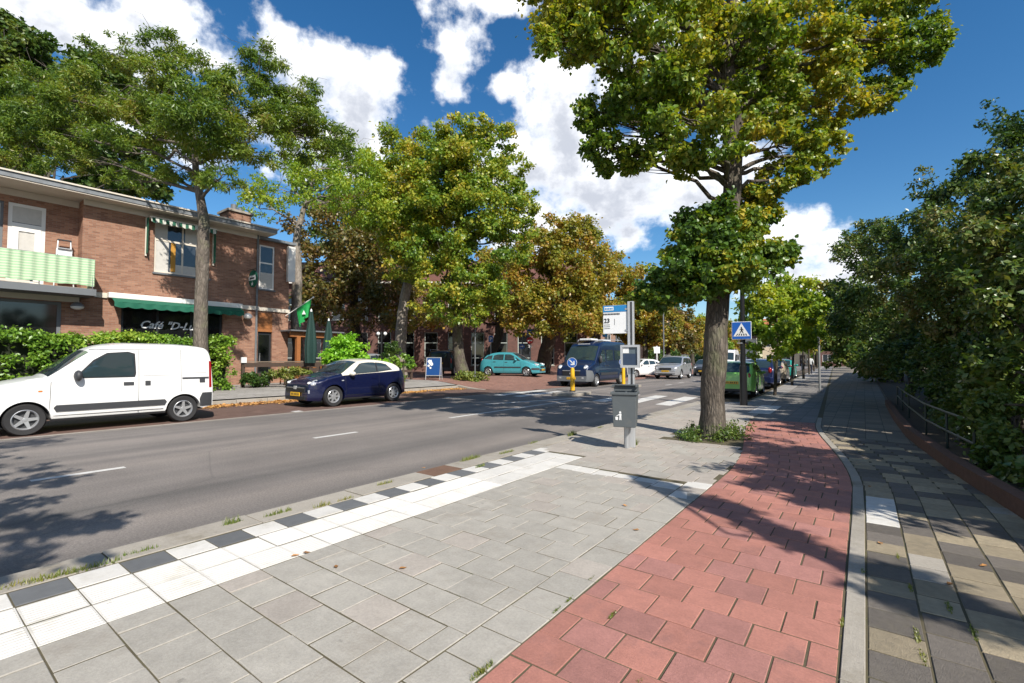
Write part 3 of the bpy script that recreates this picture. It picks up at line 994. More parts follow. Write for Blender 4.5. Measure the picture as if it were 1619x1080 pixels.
window(cafe, (-22.3, 0, 0), AX, AN, 10.36, 11.06, 4.72, 6.78, inset=.06, transom=5.95, fmat='white_paint', curtain=[(10.44, 10.98, 4.8, 5.5)])
# shop windows
sw = window(cafe, (-22, 0, 0), AX, AN, 5.3, 8.75, 1.0, 3.45, inset=.10, fr=.08, cols=3, fmat='ink', gmat='shop_glass', name='shop_window')
window(cafe, (-22, 0, 0), AX, AN, -1.6, 3.68, 0.6, 3.42, inset=.10, fr=.1, cols=3, fmat='grey_paint', gmat='shop_glass', name='shop_window')
window(cafe, (-22, 0, 0), AX, AN, -7.5, -2.4, 0.6, 3.42, inset=.10, fr=.1, cols=3, fmat='grey_paint', gmat='shop_glass', name='shop_window')


def text_mesh(s, size, mat, shear=0.0, bold=0.0, ext=0.004):
    cu = bpy.data.curves.new('lettering', 'FONT')
    cu.body = s
    cu.size = size
    cu.shear = shear
    cu.offset = bold
    cu.extrude = ext
    cu.align_x = 'CENTER'
    cu.resolution_u = 3
    ob = bpy.data.objects.new('tmp_text', cu)
    COL.objects.link(ob)
    bpy.context.view_layer.update()
    me = bpy.data.meshes.new_from_object(ob.evaluated_get(bpy.context.evaluated_depsgraph_get()))
    bpy.data.objects.remove(ob)
    bpy.data.curves.remove(cu)
    me.materials.clear()
    me.materials.append(mat)
    return me


def letters(parent, s, size, mat, loc, rot, shear=0.0, bold=0.0):
    """lettering, every letter its own piece"""
    me = text_mesh(s, size, mat, shear, bold)
    bm = bmesh.new(); bm.from_mesh(me)
    bmesh.ops.remove_doubles(bm, verts=bm.verts, dist=1e-5)
    seen = set()
    bm.verts.ensure_lookup_table()
    for v in bm.verts:
        if v.index in seen: continue
        stack, isl = [v], []
        seen.add(v.index)
        while stack:
            q = stack.pop(); isl.append(q)
            for e in q.link_edges:
                o_ = e.other_vert(q)
                if o_.index not in seen:
                    seen.add(o_.index); stack.append(o_)
        ids = {q.index: i for i, q in enumerate(isl)}
        fs = {f for q in isl for f in q.link_faces}
        m2 = bpy.data.meshes.new('letter')
        m2.from_pydata([tuple(q.co) for q in isl], [], [[ids[w.index] for w in f.verts] for f in fs])
        m2.materials.append(mat)
        link('letter', m2, parent, loc, rot)
    bm.free()
    bpy.data.meshes.remove(me)


letters(sw, 'Café "D-Lux"', 0.40, M['sign_white'], Vector((-22 - 0.075, 6.95, 2.66)) - cafe.location, (R(90), 0, R(90)), 0.35, 0.008)
# entrance
dr = MB().bb((-22.45, 10.36, 0.3), (-22.40, 11.02, 2.72)).wb('door', M['ink'], cafe)
MB().bb((-22.40, 10.46, 0.9), (-22.39, 10.92, 2.6)).wb('pane', M['shop_glass'], dr)
MB().bb((-22.39, 10.48, 1.35), (-22.34, 10.50, 1.75)).wb('handle', M['steel'], dr)
pn = MB()
for k in range(6):
    pn = MB().bb((-22.40, 10.36, 2.74 + k * .147), (-22.31 - .004 * (k % 2), 11.02, 2.74 + k * .147 + .14)).wb('plank', M['wood_orange'], cafe)
# green awning: white cassette, short slope and scalloped valance
aw = MB().bb((-21.93, 4.86, 3.68), (-21.70, 9.42, 3.88)).wb('awning', M['white_paint'], cafe, bevel=0.02)
MB().add([(-21.72, 4.95, 3.68), (-21.72, 9.35, 3.68), (-21.38, 9.35, 3.52), (-21.38, 4.95, 3.52)], [(0, 1, 2, 3)]).wb('cover', M['green_cloth'], aw, fixn=False)
va = MB()
n = 110
for k in range(n + 1):
    y = 4.95 + 4.4 * k / n
    dz = 0.05 * abs(math.sin(math.pi * 11 * k / n))
    va.v += [(-21.38 + .01 * math.sin(k * .6), y, 3.52), (-21.37 + .015 * math.sin(k * .6 + .4), y, 3.36 - dz)]
for k in range(n):
    va.f.append((2 * k, 2 * k + 2, 2 * k + 3, 2 * k + 1))
va.wb('valance', M['green_cloth'], aw, smooth=50, fixn=False)
# sun screen over the upper window
sc_ = MB().bb((-21.95, 6.0, 6.86), (-21.62, 8.3, 6.925)).wb('sunscreen', M['cream_paint'], cafe)
v2 = MB()
n = 84
for k in range(n + 1):
    y = 6.02 + 2.26 * k / n
    dz = 0.05 * abs(math.sin(math.pi * 9 * k / n))
    v2.v += [(-21.60, y, 6.87), (-21.58, y, 6.72 - dz)]
for k in range(n):
    v2.f.append((2 * k, 2 * k + 2, 2 * k + 3, 2 * k + 1))
v2.wb('valance', M['screen_cloth'], sc_, fixn=False)
for yy in (5.97, 8.30):
    MB().bb((-21.97, yy - .03, 5.42), (-21.92, yy + .03, 6.9)).wb('arm', M['cream_paint'], sc_)
    q = MB()
    for k in range(31):
        z = 5.5 + 1.38 * k / 30
        q.v += [(-21.92, yy, z), (-21.72 + .04 * abs(math.sin(math.pi * 7 * k / 30)), yy, z)]
    for k in range(30):
        q.f.append((2 * k, 2 * k + 1, 2 * k + 3, 2 * k + 2))
    q.wb('side_cloth', M['green_cloth'], sc_, fixn=False)
# balcony
bal = MB().bb((-22.6, -14, 3.62), (-20.96, 4.36, 3.84)).wb('balcony', M['grey_paint'], cafe)
MB().bb((-22.6, -14, 3.842), (-21.05, 4.3, 3.86)).wb('floor', M['kerb_concrete'], bal)
c = MB()
ys = frange(-13.9, 4.30, 0.05)
for y in ys:
    d = 0.040 * math.sin(y * 2 * math.pi / 0.27) + .008 * math.sin(y * 31)
    sag = .012 * math.sin(y * 7.0)
    c.v += [(-20.99 + d, y, 3.95 + sag), (-20.99 + d * .4, y, 4.86 + sag * .4)]
for k in range(len(ys) - 1):
    c.f.append((2 * k, 2 * k + 2, 2 * k + 3, 2 * k + 1))
c.wb('balustrade_cloth', M['balcony_cloth'], bal, smooth=80, fixn=False)
c = MB()
xs = frange(-20.99, -22.55, 0.06)
for x in xs:
    c.v += [(x, 4.31 + .012 * math.sin(x * 40), 3.95), (x, 4.31, 4.86)]
for k in range(len(xs) - 1):
    c.f.append((2 * k, 2 * k + 2, 2 * k + 3, 2 * k + 1))
c.wb('balustrade_cloth', M['balcony_cloth'], bal, fixn=False)
rl = MB().tube([(-21.03, -13.9, 4.86), (-21.03, 4.27, 4.86)], 0.02, 6)
for k in range(14):
    rl.tube([(-21.03, 4.27 - k * 1.3, 3.86), (-21.03, 4.27 - k * 1.3, 4.86)], 0.015, 6)
rl.wb('railing', M['grey_paint'], bal)
MB().bb((-20.97, 2.0, 3.855), (-20.95, 2.75, 3.93)).wb('board', M['cream_paint'], bal)
# wall lamps
for (x, y, z) in ((-21.97, 4.04, 3.30), (-21.97, 9.68, 3.36)):
    l = MB().lathe([(.001, .13), (.08, .12), (.15, .07), (.185, 0.0), (.185, -.02)], 14, (x + .19, y, z)).bb((x - .03, y - .03, z + .1), (x + .18, y + .03, z + .14)).wb('wall_lamp', M['lamp_dome'], cafe, smooth=40)
    MB().lathe([(.183, -.02), (.16, -.08), (.08, -.12), (.001, -.13)], 14, (x + .19, y, z)).wb('diffuser', M['sign_white'], l, smooth=60)
MB().tube([(-21.96, 10.13, 0.3), (-21.96, 10.13, 7.1)], 0.045, 8).wb('downpipe', M['grey_paint'], cafe)
MB().bb((-22.22, 11.60, 5.2), (-22.05, 11.95, 6.9)).wb('side_panel', M['white_paint'], cafe)

# round hanging sign, normal along the street
rs = empty('hanging_sign', (-21.45, 9.72, 4.6), 0, 'round green and white sign hanging off the cafe wall', 'sign')
MB().lathe([(.001, -.03), (.36, -.03), (.38, -.02), (.38, .02), (.36, .03), (.001, .03)], 28, (-21.45, 9.72, 5.0), 'Y').wb('disc', M['green_cloth'], rs, smooth=35)
for s in (-1, 1):
    MB().prism([(-.30, -.09), (.30, -.09), (.33, .02), (.24, .12), (-.24, .12), (-.33, .02)], .008, (-21.45, 9.72 + s * .034, 5.02), (1, 0, 0), (0, 0, 1), (0, s, 0)).wb('band', M['sign_white'], rs)
    MB().bb((-21.66, 9.72 + s * .043, 4.985), (-21.24, 9.72 + s * .047, 5.055)).wb('word', M['ink'], rs)
    MB().prism([(0, .10), (.028, .03), (.1, .03), (.045, -.015), (.065, -.085), (0, -.04), (-.065, -.085), (-.045, -.015), (-.1, .03), (-.028, .03)], .006, (-21.45, 9.72 + s * .034, 4.78), (1, 0, 0), (0, 0, 1), (0, s, 0)).wb('star', M['sign_white'], rs)
MB().tube([(-21.97, 9.72, 5.42), (-21.2, 9.72, 5.42)], .015, 6).tube([(-21.45, 9.72, 5.42), (-21.45, 9.72, 5.37)], .015, 6).wb('bracket', M['ink'], rs)

# step ladder on the balcony
ld = empty('step_ladder', (-22.2, 3.75, 3.86), R(90), 'aluminium step ladder standing on the cafe balcony', 'ladder')
for s in (-1, 1):
    MB().tube([(s * .26, -.0, 0), (s * .16, .15, 1.75)], .022, 6).build('rail', M['alu'], ld)
    MB().tube([(s * .24, .62, 0), (s * .16, .17, 1.72)], .016, 6).build('strut', M['alu'], ld)
for k in range(5):
    t = (k + 1) / 6
    MB().box((0, .15 * t - .03, 1.75 * t), (.52 - .2 * t, .10, .03)).build('step', M['alu'], ld)
MB().box((0, .12, 1.30), (.42, .02, .26)).build('panel', M['sign_white'], ld)
MB().box((0, .15, 1.76), (.36, .10, .04)).build('top_cap', M['plastic_dark'], ld)
# green flag on a slanting pole
fl = empty('flag', (-22.25, 11.62, 3.55), 0, 'green flag with white emblem on a slanting pole at the cafe corner', 'flag')
p0, p1 = Vector((-22.25, 11.62, 3.55)), Vector((-21.05, 12.32, 4.42))
MB().tube([p0, p1], .022, 8).wb('pole', M['white_paint'], fl)
MB().lathe([(.001, -.05), (.04, -.03), (.05, 0), (.04, .03), (.001, .05)], 8, tuple(p1)).wb('finial', M['white_paint'], fl)
c = MB()
nu, nv = 14, 12
pa, pb = p0.lerp(p1, .42), p0.lerp(p1, .97)
for i in range(nu + 1):
    for j in range(nv + 1):
        p = pa.lerp(pb, i / nu)
        hz_ = (0.95 - 0.25 * i / nu) * j / nv
        sq = 1 - 0.30 * j / nv
        p = pa.lerp(pb, .5 + (i / nu - .55) * sq)
        c.v.append((p.x + .06 * math.sin(i * 1.35) * j / nv, p.y + .05 * math.sin(i * 1.1 + 1) * j / nv, p.z - hz_))
for i in range(nu):
    for j in range(nv):
        a = i * (nv + 1) + j
        c.f.append((a, a + 1, a + nv + 2, a + nv + 1))
c.wb('cloth', pm('flag_green', (0.008, 0.27, 0.06), .7, var=.1, scale=8), fl, smooth=80, fixn=False)
q = pa.lerp(pb, .52)
for s in (-1, 1):
    nrm = Vector((0.5, -0.86, 0)) * s
    MB().prism([(0, .12), (.1, -.08), (-.1, -.08)], .006, Vector((q.x, q.y, q.z - .48)) + nrm * .09, (.86, .5, 0), (0, 0, 1), nrm).wb('emblem', M['sign_white'], fl)

# ---------------------------------------------------------------- long brick building behind the side street
bl = at(740, 560, 46)
row = empty('brick_school', (bl.x, bl.y, 0.35), YAW, 'long dark brick building with tall pale framed windows behind the trees', 'building')
HX = []
for k in range(-10, 5):
    x = k * 2.28 + 0.3
    HX.append((x, x + 1.28, 0.55, 3.75))
    HX.append((x, x + 1.28, 4.95, 7.4))
ax, an = (1, 0, 0), (0, -1, 0)
wm = facade((0, 0, 0), ax, an, -24, 11.6, -0.3, 8.6, HX, .16)
wm.add([(-24, 0, -.3), (-24, 9, -.3), (-24, 9, 8.6), (-24, 0, 8.6)], [(3, 2, 1, 0)]).add([(11.6, 0, -.3), (11.6, 9, -.3), (11.6, 9, 8.6), (11.6, 0, 8.6)], [(0, 1, 2, 3)])
wm.build('wall', M['dark_brick'], row, fixn=False)
pm('pale_frame', (0.42, 0.47, 0.44), .5)


def window_l(parent, x0, x1, z0, z1, tr, depth=.12):
    m = MB()
    f = .07
    for (a, b, c, d) in ((x0, x1, z0, z0 + f), (x0, x1, z1 - f, z1), (x0, x0 + f, z0 + f, z1 - f), (x1 - f, x1, z0 + f, z1 - f)) + tuple((x0 + f, x1 - f, t - f / 2, t + f / 2) for t in tr):
        m.bb((a, depth - .03, c), (b, depth + .03, d))
    w = m.build('window', M['pale_frame'], parent)
    MB().bb((x0 + .02, depth + .03, z0 + .02), (x1 - .02, depth + .04, z1 - .02)).build('pane', M['shop_glass'], w)
    MB().bb((x0 - .05, -.05, z0 - .09), (x1 + .05, depth, z0 - .004)).build('sill', M['kerb_concrete'], w)
    return w


for h in HX:
    window_l(row, h[0], h[1], h[2], h[3], (h[2] + (h[3] - h[2]) * .68, h[2] + (h[3] - h[2]) * .22) if h[2] < 2 else (h[2] + (h[3] - h[2]) * .62,))
MB().prism([(-0.5, 8.55), (4.5, 11.6), (9.5, 8.55)], 36.4, (-24.4, 0, 0), (0, 1, 0), (0, 0, 1), (1, 0, 0)).build('roof', M['roof_tile'], row)
MB().bb((-24.4, -.52, 8.5), (12.0, -.38, 8.66)).build('gutter', M['white_paint'], row)
MB().bb((-24, 9, -.3), (11.6, 9.1, 8.5)).bb((-23.9, 1.2, .2), (11.5, 1.25, 8.4)).build('inner_wall', M['tar'], row)

# ---------------------------------------------------------------- houses: one builder
def house(name, loc, rz, w, d, h, roofh, wall, roofm, label, ncol=3, floors=2, group=None, wf='white_paint', chim=True):
    t = empty(name, loc, rz, label, 'house', group)
    holes = []
    fh = h / floors
    cw = w / ncol
    for fl_ in range(floors):
        for k in range(ncol):
            x = -w / 2 + cw * (k + .5)
            if fl_ == 0 and k == ncol - 1:
                holes.append((x - .5, x + .5, 0.02, 2.3, 'door'))
            else:
                holes.append((x - cw * .28, x + cw * .28, fl_ * fh + .85, fl_ * fh + 2.35, 'win'))
    f = facade((0, 0, 0), (1, 0, 0), (0, -1, 0), -w / 2, w / 2, 0, h, holes, .12)
    f.add([(-w / 2, 0, 0), (-w / 2, d, 0), (-w / 2, d, h), (-w / 2, 0, h)], [(3, 2, 1, 0)]).add([(w / 2, 0, 0), (w / 2, d, 0), (w / 2, d, h), (w / 2, 0, h)], [(0, 1, 2, 3)])
    f.add([(-w / 2, d, 0), (w / 2, d, 0), (w / 2, d, h), (-w / 2, d, h)], [(0, 1, 2, 3)])
    f.add([(-w / 2, 0, h), (-w / 2, d, h), (-w / 2, d / 2, h + roofh)], [(0, 1, 2)]).add([(w / 2, 0, h), (w / 2, d, h), (w / 2, d / 2, h + roofh)], [(0, 1, 2)])
    f.build('wall', wall, t, fixn=False)
    for (a, b, c, e, kind) in holes:
        if kind == 'door':
            dd = MB().bb((a, .08, c), (b, .13, e)).build('door', M['wood_dark'], t)
            MB().bb((b - .14, .05, c + 1.0), (b - .1, .08, c + 1.12)).build('handle', M['steel'], dd)
        else:
            m = MB()
            for (p, q, r_, s_) in ((a, b, c, c + .07), (a, b, e - .07, e), (a, a + .07, c + .07, e - .07), (b - .07, b, c + .07, e - .07), ((a + b) / 2 - .03, (a + b) / 2 + .03, c + .07, e - .07)):
                m.bb((p, .06, r_), (q, .12, s_))
            wv = m.build('window', M[wf], t)
            MB().bb((a + .02, .12, c + .02), (b - .02, .13, e - .02)).build('pane', M['window_glass'], wv)
    e = .35
    rf = MB().prism([(-e, h - .12), (d / 2, h + roofh + .05), (d + e, h - .12), (d + e, h + .02), (d / 2, h + roofh + .2), (-e, h + .02)], w + .3, (-w / 2 - .15, 0, 0), (0, 1, 0), (0, 0, 1), (1, 0, 0)).build('roof', roofm, t)
    if chim:
        MB().bb((w / 4 - .35, d / 2 - .3, h + roofh - .3), (w / 4 + .35, d / 2 + .3, h + roofh + 1.0)).build('chimney', M['dark_brick'], rf)
    return t


brickmat('house_brick', (0.22, 0.12, 0.08), (0.30, 0.17, 0.12), (0.25, 0.22, 0.18), 'y')
pm('render_cream', (0.58, 0.47, 0.32), .8, var=.1, scale=2)
pm('render_pale', (0.55, 0.52, 0.46), .8, var=.1, scale=2)
# houses on the right, behind the gardens; they shade the path beyond the bend
for k in range(4):
    lab = ['brick house nearest behind the garden shrubs', 'brick house second along behind the garden trees', 'brick house third along the shaded path', 'brick house at the far end of the shaded path'][k]
    house('garden_house', (6.4, 8.9 + 6 + k * 12.3, 0.1), R(-90), 12.0, 9, 7.2, 2.6, M['house_brick'], M['roof_tile'], lab, 4, 2, 'houses along the shaded path')
# far end of the street
house('orange_house', (-13.5, 118, 0.1), R(8), 9, 8, 6.5, 4.0, M['render_cream'], M['roof_orange'], 'cream house with orange roof closing the far street', 3, 2)
house('pale_house', (-24.5, 122, 0.1), R(8), 9, 8, 6.5, 3.5, M['render_pale'], M['roof_tile'], 'pale rendered house beside the orange roofed house', 3, 2)
house('brick_terrace', (-2.5, 116, 0.1), R(8), 10, 8, 7.0, 3.5, M['dark_brick'], M['roof_tile'], 'dark brick house to the right of the orange roofed house', 3, 2)
# row behind the far pavement
for k in range(3):
    lab = ['low brick house with white windows behind the camper van', 'brick house behind the silver car', 'brick house behind the queue of cars'][k]
    house('street_house', (-34 - k * 1.2, 56 + k * 15, 0.2), R(78), 14, 9, 6.4, 3.2, M['house_brick'], M['roof_tile'], lab, 5, 2, 'houses behind the far street trees')


# ================================================================== trees, shrubs, hedges
def leaf_mesh(name, subs, n, size, mat, droop=0.35, fold=0.25, wid=0.72, shape='diamond', up=0.5, seed=0):
    """n leaves spread through sub-clumps (rows: x y z rx rz), one mesh"""
    rng = np.random.default_rng(seed)
    subs = np.asarray(subs, dtype=np.float64)
    wgt = subs[:, 3] ** 2 * np.sqrt(subs[:, 4] / subs[:, 3])
    idx = rng.choice(len(subs), n, p=wgt / wgt.sum())
    d = rng.normal(size=(n, 3))
    d /= np.linalg.norm(d, axis=1)[:, None]
    r = rng.random(n) ** 0.42
    rad = np.stack([subs[idx, 3], subs[idx, 3], subs[idx, 4]], 1)
    # leaves gather on the outside of a clump, with a soft, uneven edge
    p = subs[idx, :3] + d * r[:, None] * rad * (0.72 + 0.22 * np.abs(rng.normal(size=n)))[:, None]
    # strays soften the outline of every clump
    st = rng.random(n) < 0.14
    p[st] += rng.normal(size=(st.sum(), 3)) * rad[st] * 0.38
    nr = d * 0.7 + rng.normal(size=(n, 3)) * 0.65
    nr[:, 2] += up
    nr /= np.linalg.norm(nr, axis=1)[:, None]
    t = rng.normal(size=(n, 3)) + d * 0.5
    t[:, 2] -= droop
    t -= nr * (t * nr).sum(1)[:, None]
    t /= np.linalg.norm(t, axis=1)[:, None] + 1e-9
    s = np.cross(nr, t)
    L = (size * (0.65 + 0.7 * rng.random(n)))[:, None]
    W = L * wid * 0.5
    lift = nr * W * fold
    if shape == 'diamond':
        vs = np.stack([p, p + t * L * .5 + s * W + lift, p + t * L, p + t * L * .5 - s * W + lift], 1)
        tri = np.array([[0, 1, 2], [0, 2, 3]])
    elif shape == 'heart':
        vs = np.stack([p, p + t * L * .28 + s * W + lift, p + t * L * .62 + s * W * .78 + lift * .8, p + t * L - nr * L * .10,
                       p + t * L * .62 - s * W * .78 + lift * .8, p + t * L * .28 - s * W + lift], 1)
        tri = np.array([[0, 1, 2], [0, 2, 3], [0, 3, 4], [0, 4, 5]])
    k = vs.shape[1]
    f = (tri[None] + (np.arange(n) * k)[:, None, None]).reshape(-1, 3)
    return np_mesh(name, vs.reshape(-1, 3), f, mat)


def subclumps(lobes, per=13, sr=0.36, inner=0.45, seed=0, flat=0.75):
    """lobes: (Vector, r_horizontal, r_vertical) -> many small leaf clumps near their surface"""
    rng = np.random.default_rng(seed)
    out = []
    for (c, rh, rv) in lobes:
        m = max(4, int(per * (0.6 + 0.4 * rh)))
        for _ in range(m):
            d = rng.normal(size=3)
            d /= np.linalg.norm(d)
            q = inner + (1 - inner) * rng.random() ** 0.6
            k = sr * (0.6 + 0.8 * rng.random()) * min(rh, rv)
            k = min(max(k, 0.13), 0.75)
            out.append((c[0] + d[0] * q * rh, c[1] + d[1] * q * rh, c[2] + d[2] * q * rv, k, k * flat))
    return out


def branch_pts(a, b, n=6, sag=0.12, wob=0.06, rng=random):
    a, b = Vector(a), Vector(b)
    L = (b - a).length
    pts = []
    for i in range(n + 1):
        t = i / n
        p = a.lerp(b, t)
        p.z += sag * L * math.sin(math.pi * t)
        if 0 < i < n:
            p += Vector((rng.uniform(-1, 1), rng.uniform(-1, 1), rng.uniform(-1, 1))) * wob * L * .5
        pts.append(p)
    return pts


def tree(name, label, trunk, rads, lobes, n, size, leaf, bark, group=None, cat='tree', per=13, sr=0.36, twigs=2, seed=1, shape='diamond', droop=.35, wid=.72, seg=12, limb=0.34, up=.5, flat=.75, inner=.45, bare=0, flare=True):
    rr = random.Random(seed)
    trunk = [Vector(p) for p in trunk]
    t = empty(name, tuple(trunk[0]), 0, label, cat, group)
    mb = MB()
    # refine the trunk path
    pts, rs = [], []
    for i in range(len(trunk) - 1):
        for k in range(4):
            u = k / 4
            pts.append(trunk[i].lerp(trunk[i + 1], u) + Vector((rr.uniform(-1, 1), rr.uniform(-1, 1), 0)) * rads[i] * .10)
            rs.append(rads[i] + (rads[i + 1] - rads[i]) * u)
    pts.append(trunk[-1]); rs.append(rads[-1])
    if flare:
        rs[0] *= 1.35; rs[1] *= 1.12
    mb.tube(pts, rs, seg, jit=0.05)
    cand = [i for i in range(len(pts)) if pts[i].z > pts[0].z + (pts[-1].z - pts[0].z) * limb]
    subs = subclumps(lobes, per, sr, inner, seed, flat)
    for li, (c, rh, rv) in enumerate(lobes):
        c = Vector(c)
        # leave the trunk somewhat below the bough
        i0 = min(cand, key=lambda i: abs(pts[i].z - (c.z - 0.24 * (c - pts[i]).length)) + 0.15 * (c - pts[i]).length)
        r0 = min(rs[i0] * 0.55, 0.035 + 0.03 * rh)
        b = branch_pts(pts[i0], c, 6, 0.07, 0.10, rr)
        mb.tube(b, [r0 * (1 - .75 * k / 6) for k in range(7)], 6, caps=False)
        near = sorted(subs, key=lambda s: (Vector(s[:3]) - c).length)[:max(4, int(per * .5))]
        for s in near[:twigs * 4]:
            q = b[rr.choice((3, 4, 5, 6))]
            tw = branch_pts(q, s[:3], 3, 0.05, 0.15, rr)
            mb.tube(tw, [max(.006, r0 * .25), max(.005, r0 * .18), .006, .004], 4, caps=False)
    for _ in range(bare):
        c, rh, rv = rr.choice(lobes)
        e = Vector(c) + Vector((rr.uniform(-1, 1), rr.uniform(-1, 1), rr.uniform(.2, 1))) * rh * 1.5
        mb.tube(branch_pts(c, e, 4, .05, .2, rr), [.012, .01, .008, .006, .003], 4, caps=False)
    mb.wb('trunk', M[bark], t, smooth=70, fixn=False)
    me = leaf_mesh('crown', subs, n, size, leaf, shape=shape, seed=seed, droop=droop, wid=wid, up=up)
    o = link('crown', me, t)
    o.location = -Vector(trunk[0])
    return t


def L(px, py, rx, ry, d, dd=0.0):
    """a bough: place in the picture, depth, half sizes in picture units at that depth"""
    return (at(px, py, d + dd), rx * d / FPX, ry * d / FPX)


def over(px, py, z):
    """point at height z that shades the paving seen at photo position (px, py)"""
    k_ = at(px, py, 1.0) - Vector((0, 0, CAM_Z))
    t_ = (CAM_Z - .05) / -k_.z
    s_ = z / math.tan(SUN_EL)
    return Vector((k_.x * t_ + math.sin(SUN_AZ) * s_, k_.y * t_ + math.cos(SUN_AZ) * s_, z))


LEAF_LIME = leafmat('leaf_lime', [(0.032, 0.066, 0.010), (0.060, 0.110, 0.014), (0.105, 0.145, 0.018), (0.19, 0.185, 0.022), (0.32, 0.22, 0.03)], 0.42)
LEAF_LIME2 = leafmat('leaf_lime_mid', [(0.034, 0.075, 0.012), (0.07, 0.125, 0.016), (0.12, 0.165, 0.020), (0.20, 0.20, 0.026), (0.30, 0.23, 0.03)], 0.42)
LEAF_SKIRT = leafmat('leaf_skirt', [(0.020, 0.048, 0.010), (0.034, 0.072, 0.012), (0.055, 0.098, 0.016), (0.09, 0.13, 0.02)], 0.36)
LEAF_LOCUST = leafmat('leaf_locust', [(0.030, 0.062, 0.012), (0.055, 0.098, 0.015), (0.085, 0.128, 0.018), (0.12, 0.142, 0.024), (0.15, 0.12, 0.035)], 0.45)
LEAF_DARK = leafmat('leaf_dark', [(0.016, 0.038, 0.010), (0.030, 0.060, 0.012), (0.055, 0.085, 0.016), (0.10, 0.11, 0.025)], 0.35)
LEAF_CHEST = leafmat('leaf_chestnut', [(0.045, 0.065, 0.012), (0.085, 0.105, 0.016), (0.135, 0.135, 0.020), (0.19, 0.150, 0.024), (0.22, 0.135, 0.028), (0.17, 0.080, 0.026)], 0.40)
LEAF_BROWN = leafmat('leaf_brown', [(0.025, 0.036, 0.010), (0.05, 0.056, 0.014), (0.085, 0.074, 0.020), (0.12, 0.075, 0.024), (0.08, 0.042, 0.018)], 0.35)
LEAF_YOUNG = leafmat('leaf_young', [(0.05, 0.105, 0.014), (0.10, 0.165, 0.020), (0.17, 0.22, 0.026), (0.27, 0.26, 0.03)], 0.48)
LEAF_GARDEN = leafmat('leaf_garden', [(0.014, 0.034, 0.011), (0.030, 0.062, 0.016), (0.052, 0.088, 0.020), (0.090, 0.105, 0.026), (0.15, 0.12, 0.05)], 0.28, 0.34)
LEAF_HEDGE = leafmat('leaf_hedge', [(0.035, 0.085, 0.012), (0.075, 0.145, 0.016), (0.125, 0.20, 0.022), (0.20, 0.24, 0.035)], 0.35)
LEAF_BUSH = leafmat('leaf_bush', [(0.05, 0.14, 0.012), (0.095, 0.22, 0.016), (0.15, 0.29, 0.022), (0.22, 0.33, 0.03)], 0.40)
LEAF_WEED = leafmat('leaf_weed', [(0.04, 0.07, 0.014), (0.075, 0.105, 0.02), (0.12, 0.13, 0.03), (0.18, 0.14, 0.045)], 0.35)
LEAF_COPPER = leafmat('leaf_copper', [(0.10, 0.035, 0.02), (0.22, 0.08, 0.03), (0.32, 0.12, 0.04)], 0.4)

# ---- the big lime beside the cycle path
D0 = 8.45
lime_tr = [Vector((-2.2, 8.95, 0.0)), at(1128, 600, D0), at(1133, 500, D0), at(1142, 400, D0 + .05), at(1158, 300, D0 + .1), at(1160, 200, D0 + .1), at(1150, 110, D0), at(1158, 0, D0), at(1165, -140, D0), at(1160, -280, D0)]
lime_rd = [.205, .205, .19, .175, .15, .15, .13, .10, .07, .03]
lobes = [L(932, 60, 36, 32, 7.6), L(864, 66, 20, 34, 7.5), L(895, 30, 30, 26, 7.5), L(960, 45, 70, 55, 7.8), L(1025, 150, 56, 46, 7.9), L(1040, 110, 75, 70, 7.4), L(1022, 215, 64, 34, 8.0), L(1090, 190, 70, 70, 7.5), L(1135, 235, 48, 40, 7.6),
         L(1100, 70, 80, 75, 8.8), L(1180, 60, 85, 75, 7.9), L(1210, 150, 60, 60, 8.6), L(1260, 60, 85, 70, 8.9), L(1300, 120, 75, 50, 9.2), L(1345, 70, 80, 60, 9.3), L(1400, 100, 62, 45, 9.4), L(1440, 55, 55, 60, 9.5), L(1475, 70, 22, 30, 9.5),
         L(1395, 150, 34, 24, 9.2), L(1280, 190, 50, 34, 9.0), L(1245, 235, 52, 30, 8.7), L(1300, 240, 36, 34, 9.0), L(1235, 285, 40, 22, 8.6), L(1205, 200, 40, 40, 8.0),
         L(988, 150, 38, 38, 8.6), L(950, 236, 32, 26, 8.0), L(958, 195, 36, 34, 8.1), L(1005, 246, 38, 22, 8.0), L(932, 180, 22, 28, 7.9), L(1292, 215, 42, 36, 9.0), L(1252, 268, 40, 24, 8.7), L(1325, 178, 44, 34, 9.2), L(1085, 255, 34, 20, 7.8), L(975, 255, 34, 22, 8.2),
         # above the frame
         L(900, -60, 110, 80, 8.0), L(1040, -80, 120, 90, 7.6), L(1180, -90, 130, 100, 9.2), L(1320, -60, 120, 80, 9.4), L(1430, -40, 80, 70, 9.2), L(1100, -220, 120, 90, 8.4), L(1240, -210, 110, 80, 8.6), L(1000, -170, 90, 70, 8.8),
         # towards the road and the camera
         (Vector((-3.5, 6.8, 7.9)), 1.1, .8), (Vector((-4.2, 8.2, 8.4)), 1.2, .9), (Vector((-3.0, 7.4, 6.9)), 1.1, .8), (Vector((-2.0, 10.6, 7.4)), 1.2, .9), (Vector((-3.4, 10.4, 7.6)), 1.1, .8), (Vector((-1.0, 10.4, 6.6)), 1.1, .8),
         # skirt of shoots low on the trunk
         L(1110, 385, 58, 48, 8.3), L(1085, 425, 62, 42, 8.2), L(1140, 415, 55, 50, 8.0), L(1060, 455, 58, 26, 8.3), L(1165, 360, 45, 42, 8.5), L(1200, 395, 45, 28, 8.5), L(1235, 405, 34, 16, 8.6), L(1180, 430, 34, 24, 8.3), L(1120, 340, 36, 26, 8.3), L(1025, 470, 34, 16, 8.4), L(1195, 310, 26, 24, 8.7), L(1205, 335, 24, 22, 8.8)]
